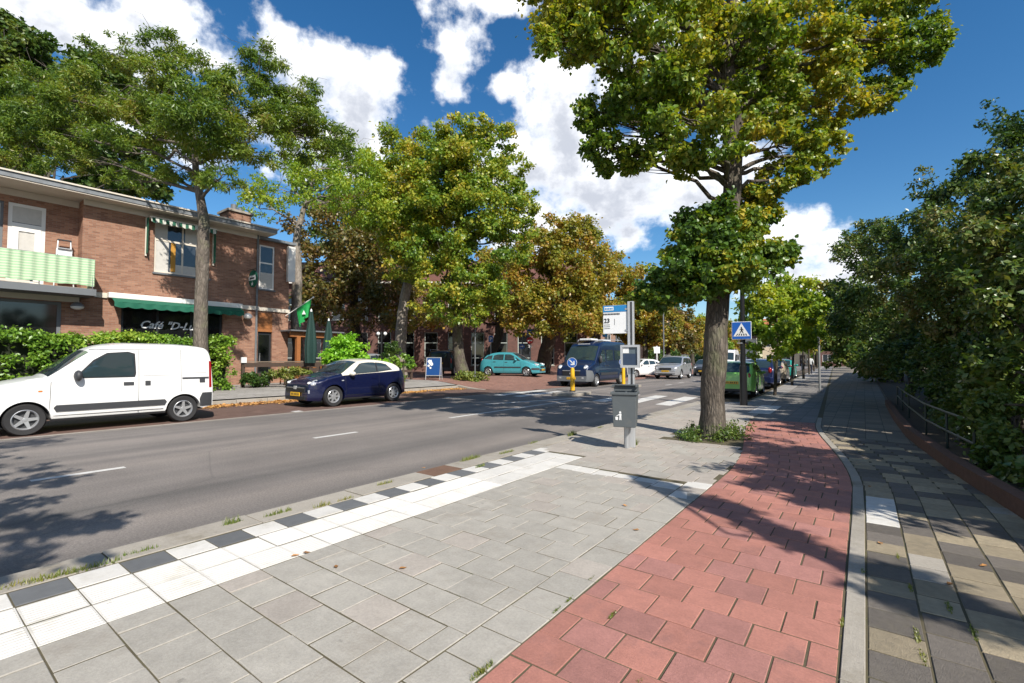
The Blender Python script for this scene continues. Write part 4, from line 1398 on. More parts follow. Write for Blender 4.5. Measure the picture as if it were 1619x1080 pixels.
T1 = tree('lime_tree', 'big lime tree with leafy skirt beside the red cycle path', lime_tr, lime_rd, lobes, 150000, 0.074, LEAF_LIME, 'bark_lime', seed=3, shape='heart', per=24, sr=.30, flat=.55, droop=.55, wid=.86, seg=20, limb=.30, up=.35, bare=8)

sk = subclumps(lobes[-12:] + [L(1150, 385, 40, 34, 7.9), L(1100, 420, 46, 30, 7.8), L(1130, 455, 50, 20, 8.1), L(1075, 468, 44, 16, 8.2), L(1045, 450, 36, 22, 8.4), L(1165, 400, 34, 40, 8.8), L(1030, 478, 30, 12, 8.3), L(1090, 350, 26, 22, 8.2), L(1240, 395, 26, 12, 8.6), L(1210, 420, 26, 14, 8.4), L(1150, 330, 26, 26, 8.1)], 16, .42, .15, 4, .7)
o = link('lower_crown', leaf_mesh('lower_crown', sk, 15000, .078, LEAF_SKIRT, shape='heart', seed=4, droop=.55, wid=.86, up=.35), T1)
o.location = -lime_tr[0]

# ---- street lime behind the camera (throws the shade on the road at the left)
tree('street_lime', 'street lime standing behind the photographer', [(-2.7, -4.2, 0), (-2.7, -4.1, 3.5), (-2.6, -4.0, 6.5), (-2.5, -4.0, 9)], [.24, .2, .13, .05],
     [(over(30, 800, 4.6), .6, .45), (over(30, 870, 4.8), .7, .5), (over(-60, 850, 5.2), .9, .6), (over(-60, 780, 5.2), .9, .6), (Vector((-2.0, -3.2, 6.3)), 1.6, 1.0), (Vector((-3.8, -4.4, 6.6)), 1.7, 1.1), (Vector((-2.2, -5.6, 6.0)), 1.7, 1.1), (Vector((-2.8, -4.0, 8.2)), 1.7, 1.2)], 9000, 0.15, LEAF_LIME2, 'bark_lime', seed=5, per=11)

# ---- feathery locust trees on the left
def gp(x, y): return (x, y, gz(x))
d2 = 16.0
tree('locust_tree', 'feathery locust tree rising between white van and cafe', [gp(-18.0, 6.55), at(318, 470, d2), at(321, 400, d2), at(322, 345, d2), at(312, 290, d2), at(306, 230, d2), at(300, 150, d2)], [.24, .20, .185, .17, .11, .09, .04],
     [L(60, 235, 75, 42, 18.5), L(120, 180, 75, 48, 18.2), L(60, 150, 65, 45, 19), L(180, 240, 70, 36, 17.8), L(200, 150, 70, 50, 18), L(250, 200, 70, 50, 17), L(290, 130, 70, 48, 16.5), L(265, 75, 34, 30, 16.5), L(330, 195, 70, 55, 15.2), L(375, 150, 65, 48, 16.2), L(420, 110, 40, 36, 17), L(440, 175, 60, 45, 16.8), L(395, 225, 65, 42, 15.6), L(470, 145, 34, 30, 17.2), L(480, 215, 55, 36, 17.4), L(530, 220, 36, 26, 17.6), L(290, 262, 50, 30, 15.8), L(220, 285, 46, 22, 17.4), L(120, 270, 50, 26, 18), L(350, 280, 40, 24, 15), L(20, 190, 50, 50, 19), L(170, 80, 40, 26, 18)],
     120000, 0.145, LEAF_LOCUST, 'bark_mid', seed=8, per=20, sr=.36, wid=.30, droop=.5, flat=.62, limb=.42, bare=26)
tree('locust_tree', 'dark locust tree behind the cafe roof at the left', [(-33, 4, .35), (-33, 4, 5), (-33, 4.4, 9)], [.32, .25, .12],
     [L(20, 130, 70, 50, 30), L(80, 105, 60, 40, 30), L(50, 180, 90, 60, 28), L(150, 200, 90, 60, 30), L(10, 240, 60, 50, 29), L(110, 265, 90, 40, 28), L(210, 270, 60, 40, 30), L(30, 60, 40, 30, 31), L(160, 130, 60, 40, 31), L(240, 290, 40, 24, 30)],
     55000, 0.28, LEAF_DARK, 'bark_dark', seed=9, per=18, wid=.75, flat=.65)
d4 = 24.5
tree('locust_tree', 'pale trunked forked locust tree at the cafe corner behind the flag', [gp(-23.4, 13.0), at(468, 500, d4), at(470, 430, d4), at(468, 380, d4), at(480, 330, d4), at(500, 270, d4)], [.30, .26, .24, .18, .12, .05],
     [L(440, 300, 50, 36, 24), L(500, 265, 55, 40, 25), L(545, 250, 50, 40, 26), L(580, 270, 46, 38, 26), L(520, 310, 55, 34, 23.5), L(570, 320, 46, 36, 25), L(470, 240, 44, 34, 26), L(410, 330, 36, 24, 24), L(600, 300, 30, 40, 27)],
     15000, 0.17, LEAF_YOUNG, 'bark_pale', seed=10, per=14, wid=.5, flat=.65, bare=18)
# ---- chestnuts and limes across the side street
d5 = 28.5
tree('lime_tree', 'lime with bare pale trunk behind the round bush', [gp(-22.2, 18.6), at(634, 520, d5), at(640, 470, d5), at(652, 420, d5), at(650, 330, d5), at(645, 250, d5)], [.36, .33, .30, .24, .16, .05],
     [L(615, 240, 34, 34, 28.5), L(640, 290, 50, 46, 28), L(625, 350, 46, 50, 28), L(665, 390, 46, 44, 28.5), L(640, 430, 34, 26, 27.5), L(680, 250, 40, 40, 29), L(600, 310, 30, 40, 29)],
     26000, 0.18, LEAF_LIME2, 'bark_pale', seed=12, per=15, sr=.38, up=.35)
d6 = 27.0
tree('lime_tree', 'tall bushy lime with leaf litter at its foot beside the advertising board', [gp(-18.35, 19.9), at(724, 540, d6), at(722, 480, d6), at(722, 400, d6), at(735, 300, d6), at(740, 220, d6)], [.34, .31, .27, .2, .13, .05],
     [L(740, 205, 44, 26, 27), L(715, 225, 46, 36, 26.6), L(785, 225, 36, 34, 27.5), L(690, 270, 50, 44, 26.5), L(745, 270, 62, 50, 26), L(805, 275, 34, 44, 27.5), L(700, 330, 58, 48, 26), L(770, 330, 60, 52, 26), L(825, 325, 32, 36, 27.5), L(665, 330, 40, 46, 27.5), L(690, 395, 60, 46, 25.8), L(755, 395, 62, 46, 25.8), L(810, 380, 40, 36, 27), L(710, 450, 52, 36, 25.5), L(755, 450, 50, 36, 26), L(690, 480, 40, 24, 25.5), L(735, 490, 40, 26, 26), L(780, 465, 30, 30, 27), L(720, 300, 60, 80, 28)],
     70000, 0.16, LEAF_LIME2, 'bark_lime', seed=13, per=22, sr=.32, flat=.6, droop=.55, wid=.85, up=.35, limb=.5)
d7 = 35.0
tree('chestnut_tree', 'yellow brown chestnut tree above the turquoise car', [gp(-20.4, 31.2), at(872, 520, d7), at(872, 470, d7), at(876, 420, d7), at(880, 370, d7)], [.55, .48, .40, .25, .08],
     [L(880, 365, 46, 26, 35), L(915, 385, 46, 34, 35), L(850, 395, 46, 36, 34.5), L(895, 425, 60, 40, 34), L(945, 430, 36, 40, 35), L(850, 440, 50, 40, 34), L(935, 475, 44, 34, 34.5), L(880, 480, 60, 34, 33.5), L(830, 475, 42, 34, 34), L(905, 510, 54, 26, 33.5), L(845, 510, 50, 26, 33.8), L(945, 510, 34, 18, 34)],
     34000, 0.22, LEAF_CHEST, 'bark_dark', seed=14, per=17, sr=.36, limb=.4)
tree('chestnut_tree', 'brown and green chestnut tree behind the closed parasols', [gp(-30, 22), at(560, 520, 38), at(560, 450, 38), at(560, 380, 38)], [.45, .4, .3, .1],
     [L(540, 400, 50, 44, 37), L(590, 410, 46, 44, 37), L(510, 440, 46, 44, 36), L(565, 460, 56, 40, 36), L(615, 460, 40, 36, 37), L(530, 495, 50, 26, 36), L(590, 500, 50, 24, 36), L(490, 490, 30, 30, 36), L(640, 440, 30, 50, 38), L(560, 350, 60, 50, 39), L(500, 370, 50, 50, 39)],
     18000, 0.26, LEAF_BROWN, 'bark_dark', seed=15, per=15, sr=.38)
tree('chestnut_tree', 'orange brown chestnut tree behind the tall bushy lime', [gp(-25.5, 30.0), at(790, 530, 40), at(790, 460, 40), at(795, 400, 40)], [.42, .38, .3, .1],
     [L(790, 440, 50, 40, 39), L(760, 480, 44, 30, 39), L(815, 490, 44, 30, 38), L(800, 400, 50, 40, 40), L(650, 500, 40, 24, 38), L(690, 510, 40, 18, 38), L(640, 400, 60, 60, 41), L(700, 420, 60, 60, 41)],
     13000, 0.26, LEAF_CHEST, 'bark_dark', seed=16, per=15, sr=.38)
tree('chestnut_tree', 'yellow green chestnut tree behind the camper van and route sign', [(-20.5, 40.5, .3), at(945, 500, 45), at(948, 440, 45), at(950, 400, 45)], [.42, .38, .3, .1],
     [L(945, 410, 40, 30, 45), L(980, 430, 36, 34, 45), L(930, 450, 40, 34, 44), L(975, 475, 40, 30, 44), L(945, 500, 40, 24, 43.5), L(990, 505, 34, 22, 44), L(920, 490, 30, 24, 44), L(1000, 455, 26, 30, 46)],
     14000, 0.27, LEAF_CHEST, 'bark_dark', seed=17, per=16, sr=.38)
tree('background_tree', 'dark green tree filling the gap between cafe and bushy lime', [(-36, 30, .3), (-36, 30, 5), (-36, 30, 10)], [.4, .32, .1],
     [L(560, 300, 55, 55, 45), L(600, 350, 50, 55, 45), L(530, 365, 50, 50, 45), L(620, 285, 40, 40, 46), L(510, 300, 40, 40, 46), L(575, 400, 60, 40, 45), L(640, 380, 40, 50, 46), L(680, 340, 40, 50, 46)],
     18000, 0.33, LEAF_DARK, 'bark_dark', seed=18, per=16, sr=.4)
# ---- rows down the far street
far = [(-17.6, 46, 1006, 455, 'leaf_chestnut', 'chestnut tree half hidden by the bus stop pole', 46), (-18.6, 56, 0, 0, 'leaf_brown', 'brown chestnut rising behind the silver car', 0),
       (-19.2, 68, 0, 0, 'leaf_chestnut', 'chestnut beyond the queue of cars', 0), (-20.0, 82, 0, 0, 'leaf_young', 'green street tree left of the big lime trunk, far away', 0), (-21, 98, 0, 0, 'leaf_chestnut', 'farthest street tree on the car queue side', 0)]
for i, (x, y, _, _, lm, lab, _) in enumerate(far):
    h = [10.0, 9.5, 10, 9, 9][i]
    rr = random.Random(40 + i)
    z0 = .1 if y > 60 else .33
    lob = []
    for k in range(11):
        a, q = rr.uniform(0, 6.28), rr.uniform(.5, 2.6)
        zz = rr.uniform(3.2, h - .8)
        sh = 1 - .45 * abs((zz - .55 * h) / (.5 * h))
        lob.append((Vector((x + math.cos(a) * q * sh, y + math.sin(a) * q * sh, zz)), 1.5 * rr.uniform(.7, 1.1), 1.2 * rr.uniform(.7, 1.1)))
    tree('street_tree', lab, [(x, y, z0), (x, y, 2.6), (x + .1, y, 5), (x, y, 8)], [.30, .26, .18, .06], lob, 9000, 0.30, bpy.data.materials[lm], 'bark_dark', 'trees down the far side of the street', seed=60 + i, per=12, sr=.42)
for (x, y, lm, lab, h, seed, gr) in ((-36, 66, 'leaf_brown', 'dark copper brown tree towering beyond the yellow chestnut', 13.5, 71, None), (-30, 84, 'leaf_dark', 'dark tree behind the far chestnuts', 12, 72, None), (-46, 44, 'leaf_dark', 'dark green tree behind the brick school', 13, 73, None), (-60, 34, 'leaf_dark', 'broad dark tree far behind the cafe', 14, 74, None)):
    rr = random.Random(seed)
    lob = []
    for k in range(13):
        a, q = rr.uniform(0, 6.28), rr.uniform(.5, 3.6)
        zz = rr.uniform(4.2, h - 1)
        lob.append((Vector((x + math.cos(a) * q, y + math.sin(a) * q, zz)), 2.0 * rr.uniform(.7, 1.1), 1.6 * rr.uniform(.7, 1.1)))
    tree('background_tree', lab, [(x, y, .1), (x, y, 4), (x, y, h * .8)], [.4, .32, .08], lob, 9000, 0.34, bpy.data.materials[lm], 'bark_dark', seed=seed, per=12, sr=.42)
# ---- young street trees along the cycle path
d11 = 18.5
tree('young_tree', 'slim young lime beside the green hatchback', [(-2.80, 20.9, .05), at(1228, 560, d11), at(1228, 500, d11), at(1228, 440, d11)], [.065, .058, .04, .015],
     [L(1228, 450, 30, 22, 18.5), L(1205, 480, 34, 28, 18.2), L(1250, 475, 34, 28, 18.8), L(1220, 510, 46, 28, 18), L(1262, 510, 34, 26, 18.6), L(1195, 530, 26, 22, 18.4), L(1240, 540, 44, 20, 18.2), L(1265, 545, 26, 16, 18.6), L(1215, 556, 34, 13, 18)],
     9500, 0.15, LEAF_YOUNG, 'bark_dark', 'young trees along the cycle path', seed=21, per=15, sr=.40, seg=8, limb=.45, flare=False)
d12 = 26
tree('young_tree', 'second young lime, yellower, beyond the dark blue car', [(-3.15, 29.7, .05), at(1254, 560, d12), at(1256, 500, d12), at(1258, 450, d12)], [.07, .06, .04, .015],
     [L(1262, 455, 24, 18, 26), L(1245, 480, 26, 24, 26), L(1278, 480, 28, 24, 26), L(1262, 510, 36, 22, 25.6), L(1285, 515, 22, 20, 26), L(1260, 540, 30, 16, 25.8)],
     6500, 0.19, LEAF_YOUNG, 'bark_dark', 'young trees along the cycle path', seed=22, per=14, sr=.42, seg=8, limb=.45, flare=False)
for i, (x, y, px, lm, lab) in enumerate(((-3.5, 40, 1278, 'leaf_chestnut', 'third, orange tinted tree along the cycle path'), (-4.1, 52, 1290, 'leaf_young', 'fourth young tree along the cycle path'), (-4.7, 66, 1296, 'leaf_chestnut', 'fifth tree along the cycle path'), (-5.6, 84, 1300, 'leaf_young', 'sixth and farthest tree along the cycle path'))):
    rr = random.Random(80 + i)
    lob = [(Vector((x + rr.uniform(-1.1, 1.1), y + rr.uniform(-1.1, 1.1), rr.uniform(2.8, 6.6))), .95, .8) for _ in range(8)]
    tree('young_tree', lab, [(x, y, .05), (x, y, 2.5), (x, y, 5.5)], [.09, .07, .03], lob, 4500, 0.26, bpy.data.materials[lm], 'bark_dark', 'young trees along the cycle path', seed=85 + i, per=12, sr=.42, seg=8, flare=False)

# ---- garden trees and shrubs on the right
def shrub(name, label, stems, lobes, n, size, leaf, seed, per=15, sr=.38, wid=.55, bare=0, droop=.3, group=None, cat='shrub', up=.4):
    rr = random.Random(seed)
    base = Vector(stems[0][0])
    t = empty(name, tuple(base), 0, label, cat, group)
    subs = subclumps(lobes, per, sr, .4, seed, .8)
    mb = MB()
    for st in stems:
        st = [Vector(p) for p in st]
        r0 = .05 + .015 * len(st)
        MB().tube(st, [r0 * (1 - .6 * k / (len(st) - 1)) for k in range(len(st))], 8, jit=.06).wb('stem', M['bark_dark'], t, smooth=60, fixn=False)
        for (c, rh, rv) in lobes:
            if (Vector(c) - st[-1]).length < 2.6:
                b = branch_pts(st[-1], c, 5, .06, .14, rr)
                mb.tube(b, [.035, .03, .024, .018, .012, .006], 5, caps=False)
    for (c, rh, rv) in lobes:
        for k in range(5):
            s = rr.choice(subs)
            if (Vector(s[:3]) - Vector(c)).length < rh * 1.3:
                mb.tube(branch_pts(c, s[:3], 3, .05, .15, rr), [.014, .011, .008, .004], 4, caps=False)
        for k in range(bare):
            e = Vector(c) + Vector((rr.uniform(-1, 1), rr.uniform(-1, 1), rr.uniform(.3, 1.2))) * rh * 1.25
            tw = branch_pts(c, e, 5, .04, .2, rr)
            mb.tube(tw, [.012, .01, .008, .006, .004, .003], 4, caps=False)
            for q in tw[2:]:
                subs.append((q.x, q.y, q.z, .16, .12))
    if mb.v:
        mb.wb('twigs', M['bark_dark'], t, smooth=60, fixn=False)['kind'] = 'stuff'
    o = link('foliage', leaf_mesh('foliage', subs, n, size, leaf, seed=seed, wid=wid, droop=droop, up=up), t)
    o.location = -base
    return t


shrub('garden_tree', 'tall wispy garden tree topping the shrubs at the picture edge', [[(4.4, 12.0, .1), (4.3, 12.0, 2.0), (4.4, 12.1, 4.0)], [(4.6, 12.3, .1), (5.0, 12.6, 3.6)]],
      [L(1590, 290, 60, 44, 11.5), L(1540, 310, 50, 36, 12), L(1600, 240, 36, 30, 11.5), L(1500, 320, 40, 30, 12.5), L(1640, 300, 60, 50, 11), L(1640, 220, 50, 40, 11.5)], 11000, .10, LEAF_GARDEN, 31, bare=7, cat='tree')
shrub('lilac_shrub', 'broad shrub overhanging the green railing', [[(2.4, 11.5, .1), (2.2, 11.3, 1.2), (2.1, 11.2, 2.2)], [(2.1, 12.2, .1), (1.7, 12.0, 1.6)], [(2.6, 10.9, .1), (2.5, 10.6, 1.9)]],
      [L(1470, 380, 60, 50, 11.5), L(1530, 370, 62, 55, 10.5), L(1440, 430, 60, 50, 12), L(1510, 450, 66, 55, 10.5), L(1570, 430, 60, 60, 9.6), L(1560, 500, 60, 40, 9.8), L(1470, 500, 60, 36, 11.5), L(1420, 380, 46, 36, 13)], 34000, .092, LEAF_GARDEN, 32, bare=2)
shrub('garden_shrub', 'large leaved shrub nearest the camera on the right', [[(2.3, 7.6, .1), (2.2, 7.5, 1.2), (2.1, 7.3, 2.0)], [(2.0, 8.2, .1), (1.9, 8.1, 1.8)]],
      [L(1600, 420, 80, 70, 7.6), L(1640, 330, 80, 60, 8), L(1620, 530, 70, 60, 7.0), L(1590, 600, 50, 50, 7.2), L(1640, 640, 60, 70, 6.4), L(1600, 700, 34, 50, 6.6), L(1650, 450, 70, 70, 6.8), L(1560, 560, 40, 40, 8.2)], 26000, .098, LEAF_GARDEN, 33, wid=.62, bare=1)
shrub('garden_shrub', 'dark shrub leaning over the footpath near the grey post', [[(1.9, 16.5, .1), (1.6, 16.3, 1.5), (1.4, 16.2, 2.6)], [(2.2, 17.5, .1), (2.0, 17.3, 2.2)]],
      [L(1390, 410, 46, 40, 16.5), L(1360, 450, 46, 42, 17), L(1410, 470, 55, 44, 15.5), L(1370, 510, 50, 34, 17), L(1340, 400, 34, 26, 18), L(1420, 530, 50, 30, 15), L(1330, 480, 26, 30, 18.5), L(1440, 560, 36, 24, 14)], 16000, .125, LEAF_GARDEN, 34, bare=3)
shrub('garden_shrub', 'far dark shrub closing the end of the shaded path', [[(1.6, 25, .1), (1.3, 25, 2.2)], [(1.8, 29, .1), (1.4, 29, 2.5)]],
      [L(1345, 540, 34, 26, 24), L(1325, 520, 28, 30, 27), L(1350, 500, 34, 34, 24), L(1320, 560, 26, 18, 27), L(1370, 560, 30, 22, 22), L(1335, 470, 26, 26, 28)], 9000, .20, LEAF_DARK, 35)
for i, (x, y) in enumerate(((.9, 36), (.4, 46), (0.0, 58), (-.8, 72), (-1.6, 90))):
    rr = random.Random(90 + i)
    lob = [(Vector((x + rr.uniform(-.4, 1.6), y + rr.uniform(-3, 3), rr.uniform(1.0, 5.2))), 1.3, 1.0) for _ in range(9)]
    lab = ['first', 'second', 'third', 'fourth', 'fifth'][i] + ' dark garden tree in the row beyond the grey post'
    shrub('garden_tree', lab, [[(x + .9, y, .1), (x + .9, y, 3.2)]], lob, 4500, .30, LEAF_DARK, 95 + i, per=11, group='dark garden trees along the far path', cat='tree')
rg_ = random.Random(123)
bk = [(Vector((rg_.uniform(2.4, 4.6), y_, rg_.uniform(.7, 3.6))), rg_.uniform(.9, 1.4), rg_.uniform(.8, 1.1)) for y_ in np.arange(8.5, 26, .62)]
shrub('shrubbery', 'dark mass of garden shrubbery between the railing and the houses', [[(3.4, 10 + k * 3.0, .1), (3.4, 10 + k * 3.0, 2.2)] for k in range(6)], bk, 26000, .15, LEAF_DARK, 41, per=16)
shrub('garden_shrub', 'low dense shrub spilling over the railing end at the right edge', [[(1.9, 7.2, .1), (1.8, 7.2, 1.0)], [(1.7, 8.6, .1), (1.6, 8.6, .9)]],
      [L(1540, 640, 36, 50, 8.4), L(1575, 680, 40, 60, 7.2), L(1610, 740, 36, 60, 6.2), L(1520, 580, 44, 44, 9.2), L(1600, 640, 50, 60, 7.2), L(1560, 720, 26, 34, 7.2), L(1640, 800, 40, 60, 5.6), L(1645, 700, 50, 70, 6.2), L(1572, 640, 30, 46, 5.9), L(1590, 700, 34, 46, 5.6), L(1612, 760, 34, 46, 5.3), L(1600, 600, 36, 44, 6.1), L(1640, 830, 44, 50, 5.0), L(1560, 600, 30, 36, 6.6)], 26000, .08, LEAF_DARK, 42, per=18)
shrub('garden_shrub', 'leafy shrub behind the middle of the railing', [[(2.2, 13.5, .1), (2.1, 13.4, 1.2)]],
      [L(1470, 560, 40, 36, 12), L(1430, 570, 40, 30, 13.5), L(1500, 610, 34, 36, 10.8), L(1460, 610, 34, 22, 11.8), L(1395, 570, 30, 30, 15.5), L(1530, 530, 50, 40, 10.5)], 9000, .105, LEAF_GARDEN, 43, per=16)
# shrubs out of the frame whose shade falls over the path
shrub('garden_shrub', 'garden shrub just outside the picture at the right', [[(3.0, 5.2, .1), (3.0, 5.1, 2.4)]],
      [(Vector((2.6, 5.4, 3.0)), .9, .7), (Vector((3.4, 5.6, 3.6)), 1.0, .8), (Vector((3.2, 4.7, 2.7)), .7, .5), (Vector((2.3, 6.2, 2.3)), .8, .7), (Vector((4.0, 6.2, 3.9)), 1.0, .8), (Vector((2.7, 6.6, 3.6)), .8, .6)], 11000, .10, LEAF_GARDEN, 36, bare=2)
bough = [over(1600, 985, 3.9), over(1540, 975, 4.0), over(1470, 950, 4.0), over(1440, 920, 4.1), over(1400, 945, 3.9), over(1385, 905, 4.1), over(1240, 855, 4.1), over(1190, 835, 4.1), over(1140, 800, 4.1), over(1110, 790, 4.15), over(1040, 768, 4.15), over(1010, 758, 4.2)]
brad = [.24, .20, .18, .15, .12, .14, .22, .22, .20, .14, .15, .10]
b0 = over(1619, 1010, 3.8)
shrub('garden_tree', 'garden tree beside the photographer with a bough over the path', [[(b0.x + 1.6, b0.y - 1.2, .1), (b0.x + 1.5, b0.y - 1.1, 2.4), tuple(b0), tuple(bough[3]), tuple(over(1330, 895, 4.05)), tuple(bough[7]), tuple(bough[-1])]],
      [(p_, r_, r_ * .5) for p_, r_ in zip(bough, brad)], 5200, .08, LEAF_GARDEN, 44, per=10, sr=.5, cat='tree')
dens = [over(x_, y_, z_) for (x_, y_, z_) in ((1450, 770, 2.8), (1520, 790, 2.6), (1580, 830, 2.4), (1560, 780, 2.8), (1440, 730, 3.2), (1400, 800, 3.4), (1400, 740, 3.6), (1330, 745, 4.2), (1260, 735, 4.6), (1300, 790, 4.4), (1230, 770, 4.8), (1380, 700, 3.6), (1290, 715, 4.4), (1210, 715, 4.8))]
shrub('garden_shrub', 'tall garden shrub outside the picture shading the footpath', [[(3.8, 4.8, .1), (3.6, 4.9, 1.8), (3.5, 5.0, 2.6)], [(4.6, 4.6, .1), (4.7, 4.6, 3.4)]],
      [(p_, .32 if i_ > 6 else .62, .2 if i_ > 6 else .46) for i_, p_ in enumerate(dens)], 24000, .10, LEAF_GARDEN, 45, per=12, sr=.4)
shrub('copper_shrub', 'coppery leaved bush glowing in the dark gap of the garden', [[(2.4, 13.0, .1), (2.4, 13.0, 1.0)]], [L(1500, 545, 18, 20, 12.2), L(1490, 560, 18, 14, 12.4)], 1400, .09, LEAF_COPPER, 38)
# ground cover under the garden shrubs
gcv = [(1.35 + random.uniform(-.05, .9), random.uniform(5.0, 16), .1 + random.uniform(0, .25), .22, .16) for _ in range(260)]
gc = link('ivy', leaf_mesh('ivy', gcv, 12000, .075, LEAF_GARDEN, seed=39, wid=.9))
tag(gc, 'ivy and undergrowth behind the low garden wall', 'undergrowth', kind='stuff')

# far-off wood closing the view under the street trees
tl = []
rt = random.Random(500)
for k in range(420):
    a_ = rt.uniform(-.62, .12)
    q_ = rt.uniform(128, 175)
    tl.append((math.sin(a_) * q_, math.cos(a_) * q_, rt.uniform(.4, 8.5) * (.75 + .25 * math.sin(a_ * 23)), 2.2, 1.7))
tw_ = link('treeline', leaf_mesh('treeline', tl, 26000, .85, LEAF_DARK, seed=501))
tag(tw_, 'far-off dark trees closing the end of the street', 'treeline', kind='stuff')

# ---- hedge in front of the cafe, round bush, planting
def hedge(name, label, a, b, w, h, z, n, size, leaf, seed, wob=.12, cat='hedge'):
    a, b = Vector(a), Vector(b)
    rng = np.random.default_rng(seed)
    Ld = (b - a).length
    dirv = (b - a).normalized()
    nrm = Vector((-dirv.y, dirv.x, 0))
    t = empty(name, (a.x, a.y, z), 0, label, cat)
    m = int(Ld * 75)
    subs = []
    for k in range(m):
        u = rng.random() * Ld
        if rng.random() < .62:
            v, hh = (rng.choice((-1, 1)) * w / 2 * (0.9 + .12 * rng.random())), rng.random() * h
        else:
            v, hh = (rng.random() - .5) * w, h * (.93 + .05 * rng.random())
        hh *= 1 + wob * math.sin(u * 2.1) * .3
        p = a + dirv * u + nrm * v
        subs.append((p.x, p.y, z + hh, .20, .17))
    mb = MB()
    for k in range(int(Ld / .5)):
        p = a + dirv * (k * .5 + .2)
        mb.tube([(p.x, p.y, z), (p.x + .05, p.y, z + h * .5), (p.x - .03, p.y + .06, z + h * .9)], [.022, .016, .008], 5)
    mb.wb('stems', M['bark_dark'], t)['kind'] = 'stuff'
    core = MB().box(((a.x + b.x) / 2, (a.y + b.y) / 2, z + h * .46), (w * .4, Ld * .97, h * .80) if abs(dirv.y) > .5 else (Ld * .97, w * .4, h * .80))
    core.wb('dark_core', pm('hedge_core', (.012, .018, .006), .95), t)  # solid near-black box in place of the shade deep in the hedge
    o = link('foliage', leaf_mesh('foliage', subs, n, size, leaf, seed=seed, wid=.6, up=.45), t)
    o.location = (-a.x, -a.y, -z)
    return t


hedge('hedge', 'clipped green hedge between the white van and the cafe', (-18.95, -2, 0), (-18.95, 7.75, 0), 1.0, 1.83, .34, 46000, .105, LEAF_HEDGE, 51)
rb = [(at(546, 555, 19.8), 37 * 19.8 / FPX, 27 * 19.8 / FPX), (at(546, 575, 19.8), 38 * 19.8 / FPX, 30 * 19.8 / FPX)]
shrub('round_bush', 'round bright green bush behind the navy car', [[(rb[0][0].x, rb[0][0].y, .33), (rb[0][0].x, rb[0][0].y, 1.2)]], rb, 6500, .16, LEAF_BUSH, 52, per=60, sr=.22, up=.8, cat='bush')
for i, (px, py, rx, ry, d, lm, lab) in enumerate(((620, 553, 17, 14, 25, LEAF_DARK, 'dark small bush under the pale trunk'), (598, 580, 22, 12, 22.5, LEAF_BUSH, 'bright green low plant along the terrace fence'), (638, 572, 18, 12, 23.5, LEAF_HEDGE, 'green plant at the end of the terrace fence'), (625, 597, 16, 9, 22.2, LEAF_WEED, 'yellowish weeds at the foot of the terrace fence'),
                                             (455, 590, 30, 10, 18.9, LEAF_WEED, 'low planting behind the navy car'), (340, 560, 16, 30, 17, LEAF_DARK, 'dark shrub at the hedge end'), (405, 600, 20, 10, 18.7, LEAF_DARK, 'dark planting by the fence post'))):
    c = at(px, py, d)
    shrub('planting', lab, [[(c.x, c.y, gz(c.x)), (c.x, c.y, c.z)]], [(c, rx * d / FPX, ry * d / FPX)], 1400, .12, lm, 55 + i, per=22, sr=.3, cat='plant')


# ================================================================== vehicles
def interp(pts, x):
    if x <= pts[0][0]: return pts[0][1]
    for (a, b) in zip(pts, pts[1:]):
        if x <= b[0]:
            t = (x - a[0]) / max(1e-9, b[0] - a[0])
            return a[1] + (b[1] - a[1]) * t
    return pts[-1][1]


def smooth_pts(pts, n=3):
    """Catmull style refinement of a profile"""
    out = []
    for i in range(len(pts) - 1):
        p0, p1, p2, p3 = pts[max(i - 1, 0)], pts[i], pts[i + 1], pts[min(i + 2, len(pts) - 1)]
        h = p2[0] - p1[0]
        m1 = (p2[1] - p0[1]) / max(1e-6, p2[0] - p0[0]) * h
        m2 = (p3[1] - p1[1]) / max(1e-6, p3[0] - p1[0]) * h
        # keep it monotone
        s = p2[1] - p1[1]
        if s == 0: m1 = m2 = 0
        else:
            m1 = max(0, min(m1 / s, 3)) * s if i else m1
            m2 = max(0, min(m2 / s, 3)) * s
        for k in range(n):
            t = k / n
            out.append((p1[0] + h * t, (2 * t**3 - 3 * t**2 + 1) * p1[1] + (t**3 - 2 * t**2 + t) * m1 + (-2 * t**3 + 3 * t**2) * p2[1] + (t**3 - t**2) * m2))
    out.append(pts[-1])
    return out


WHEELS = {}


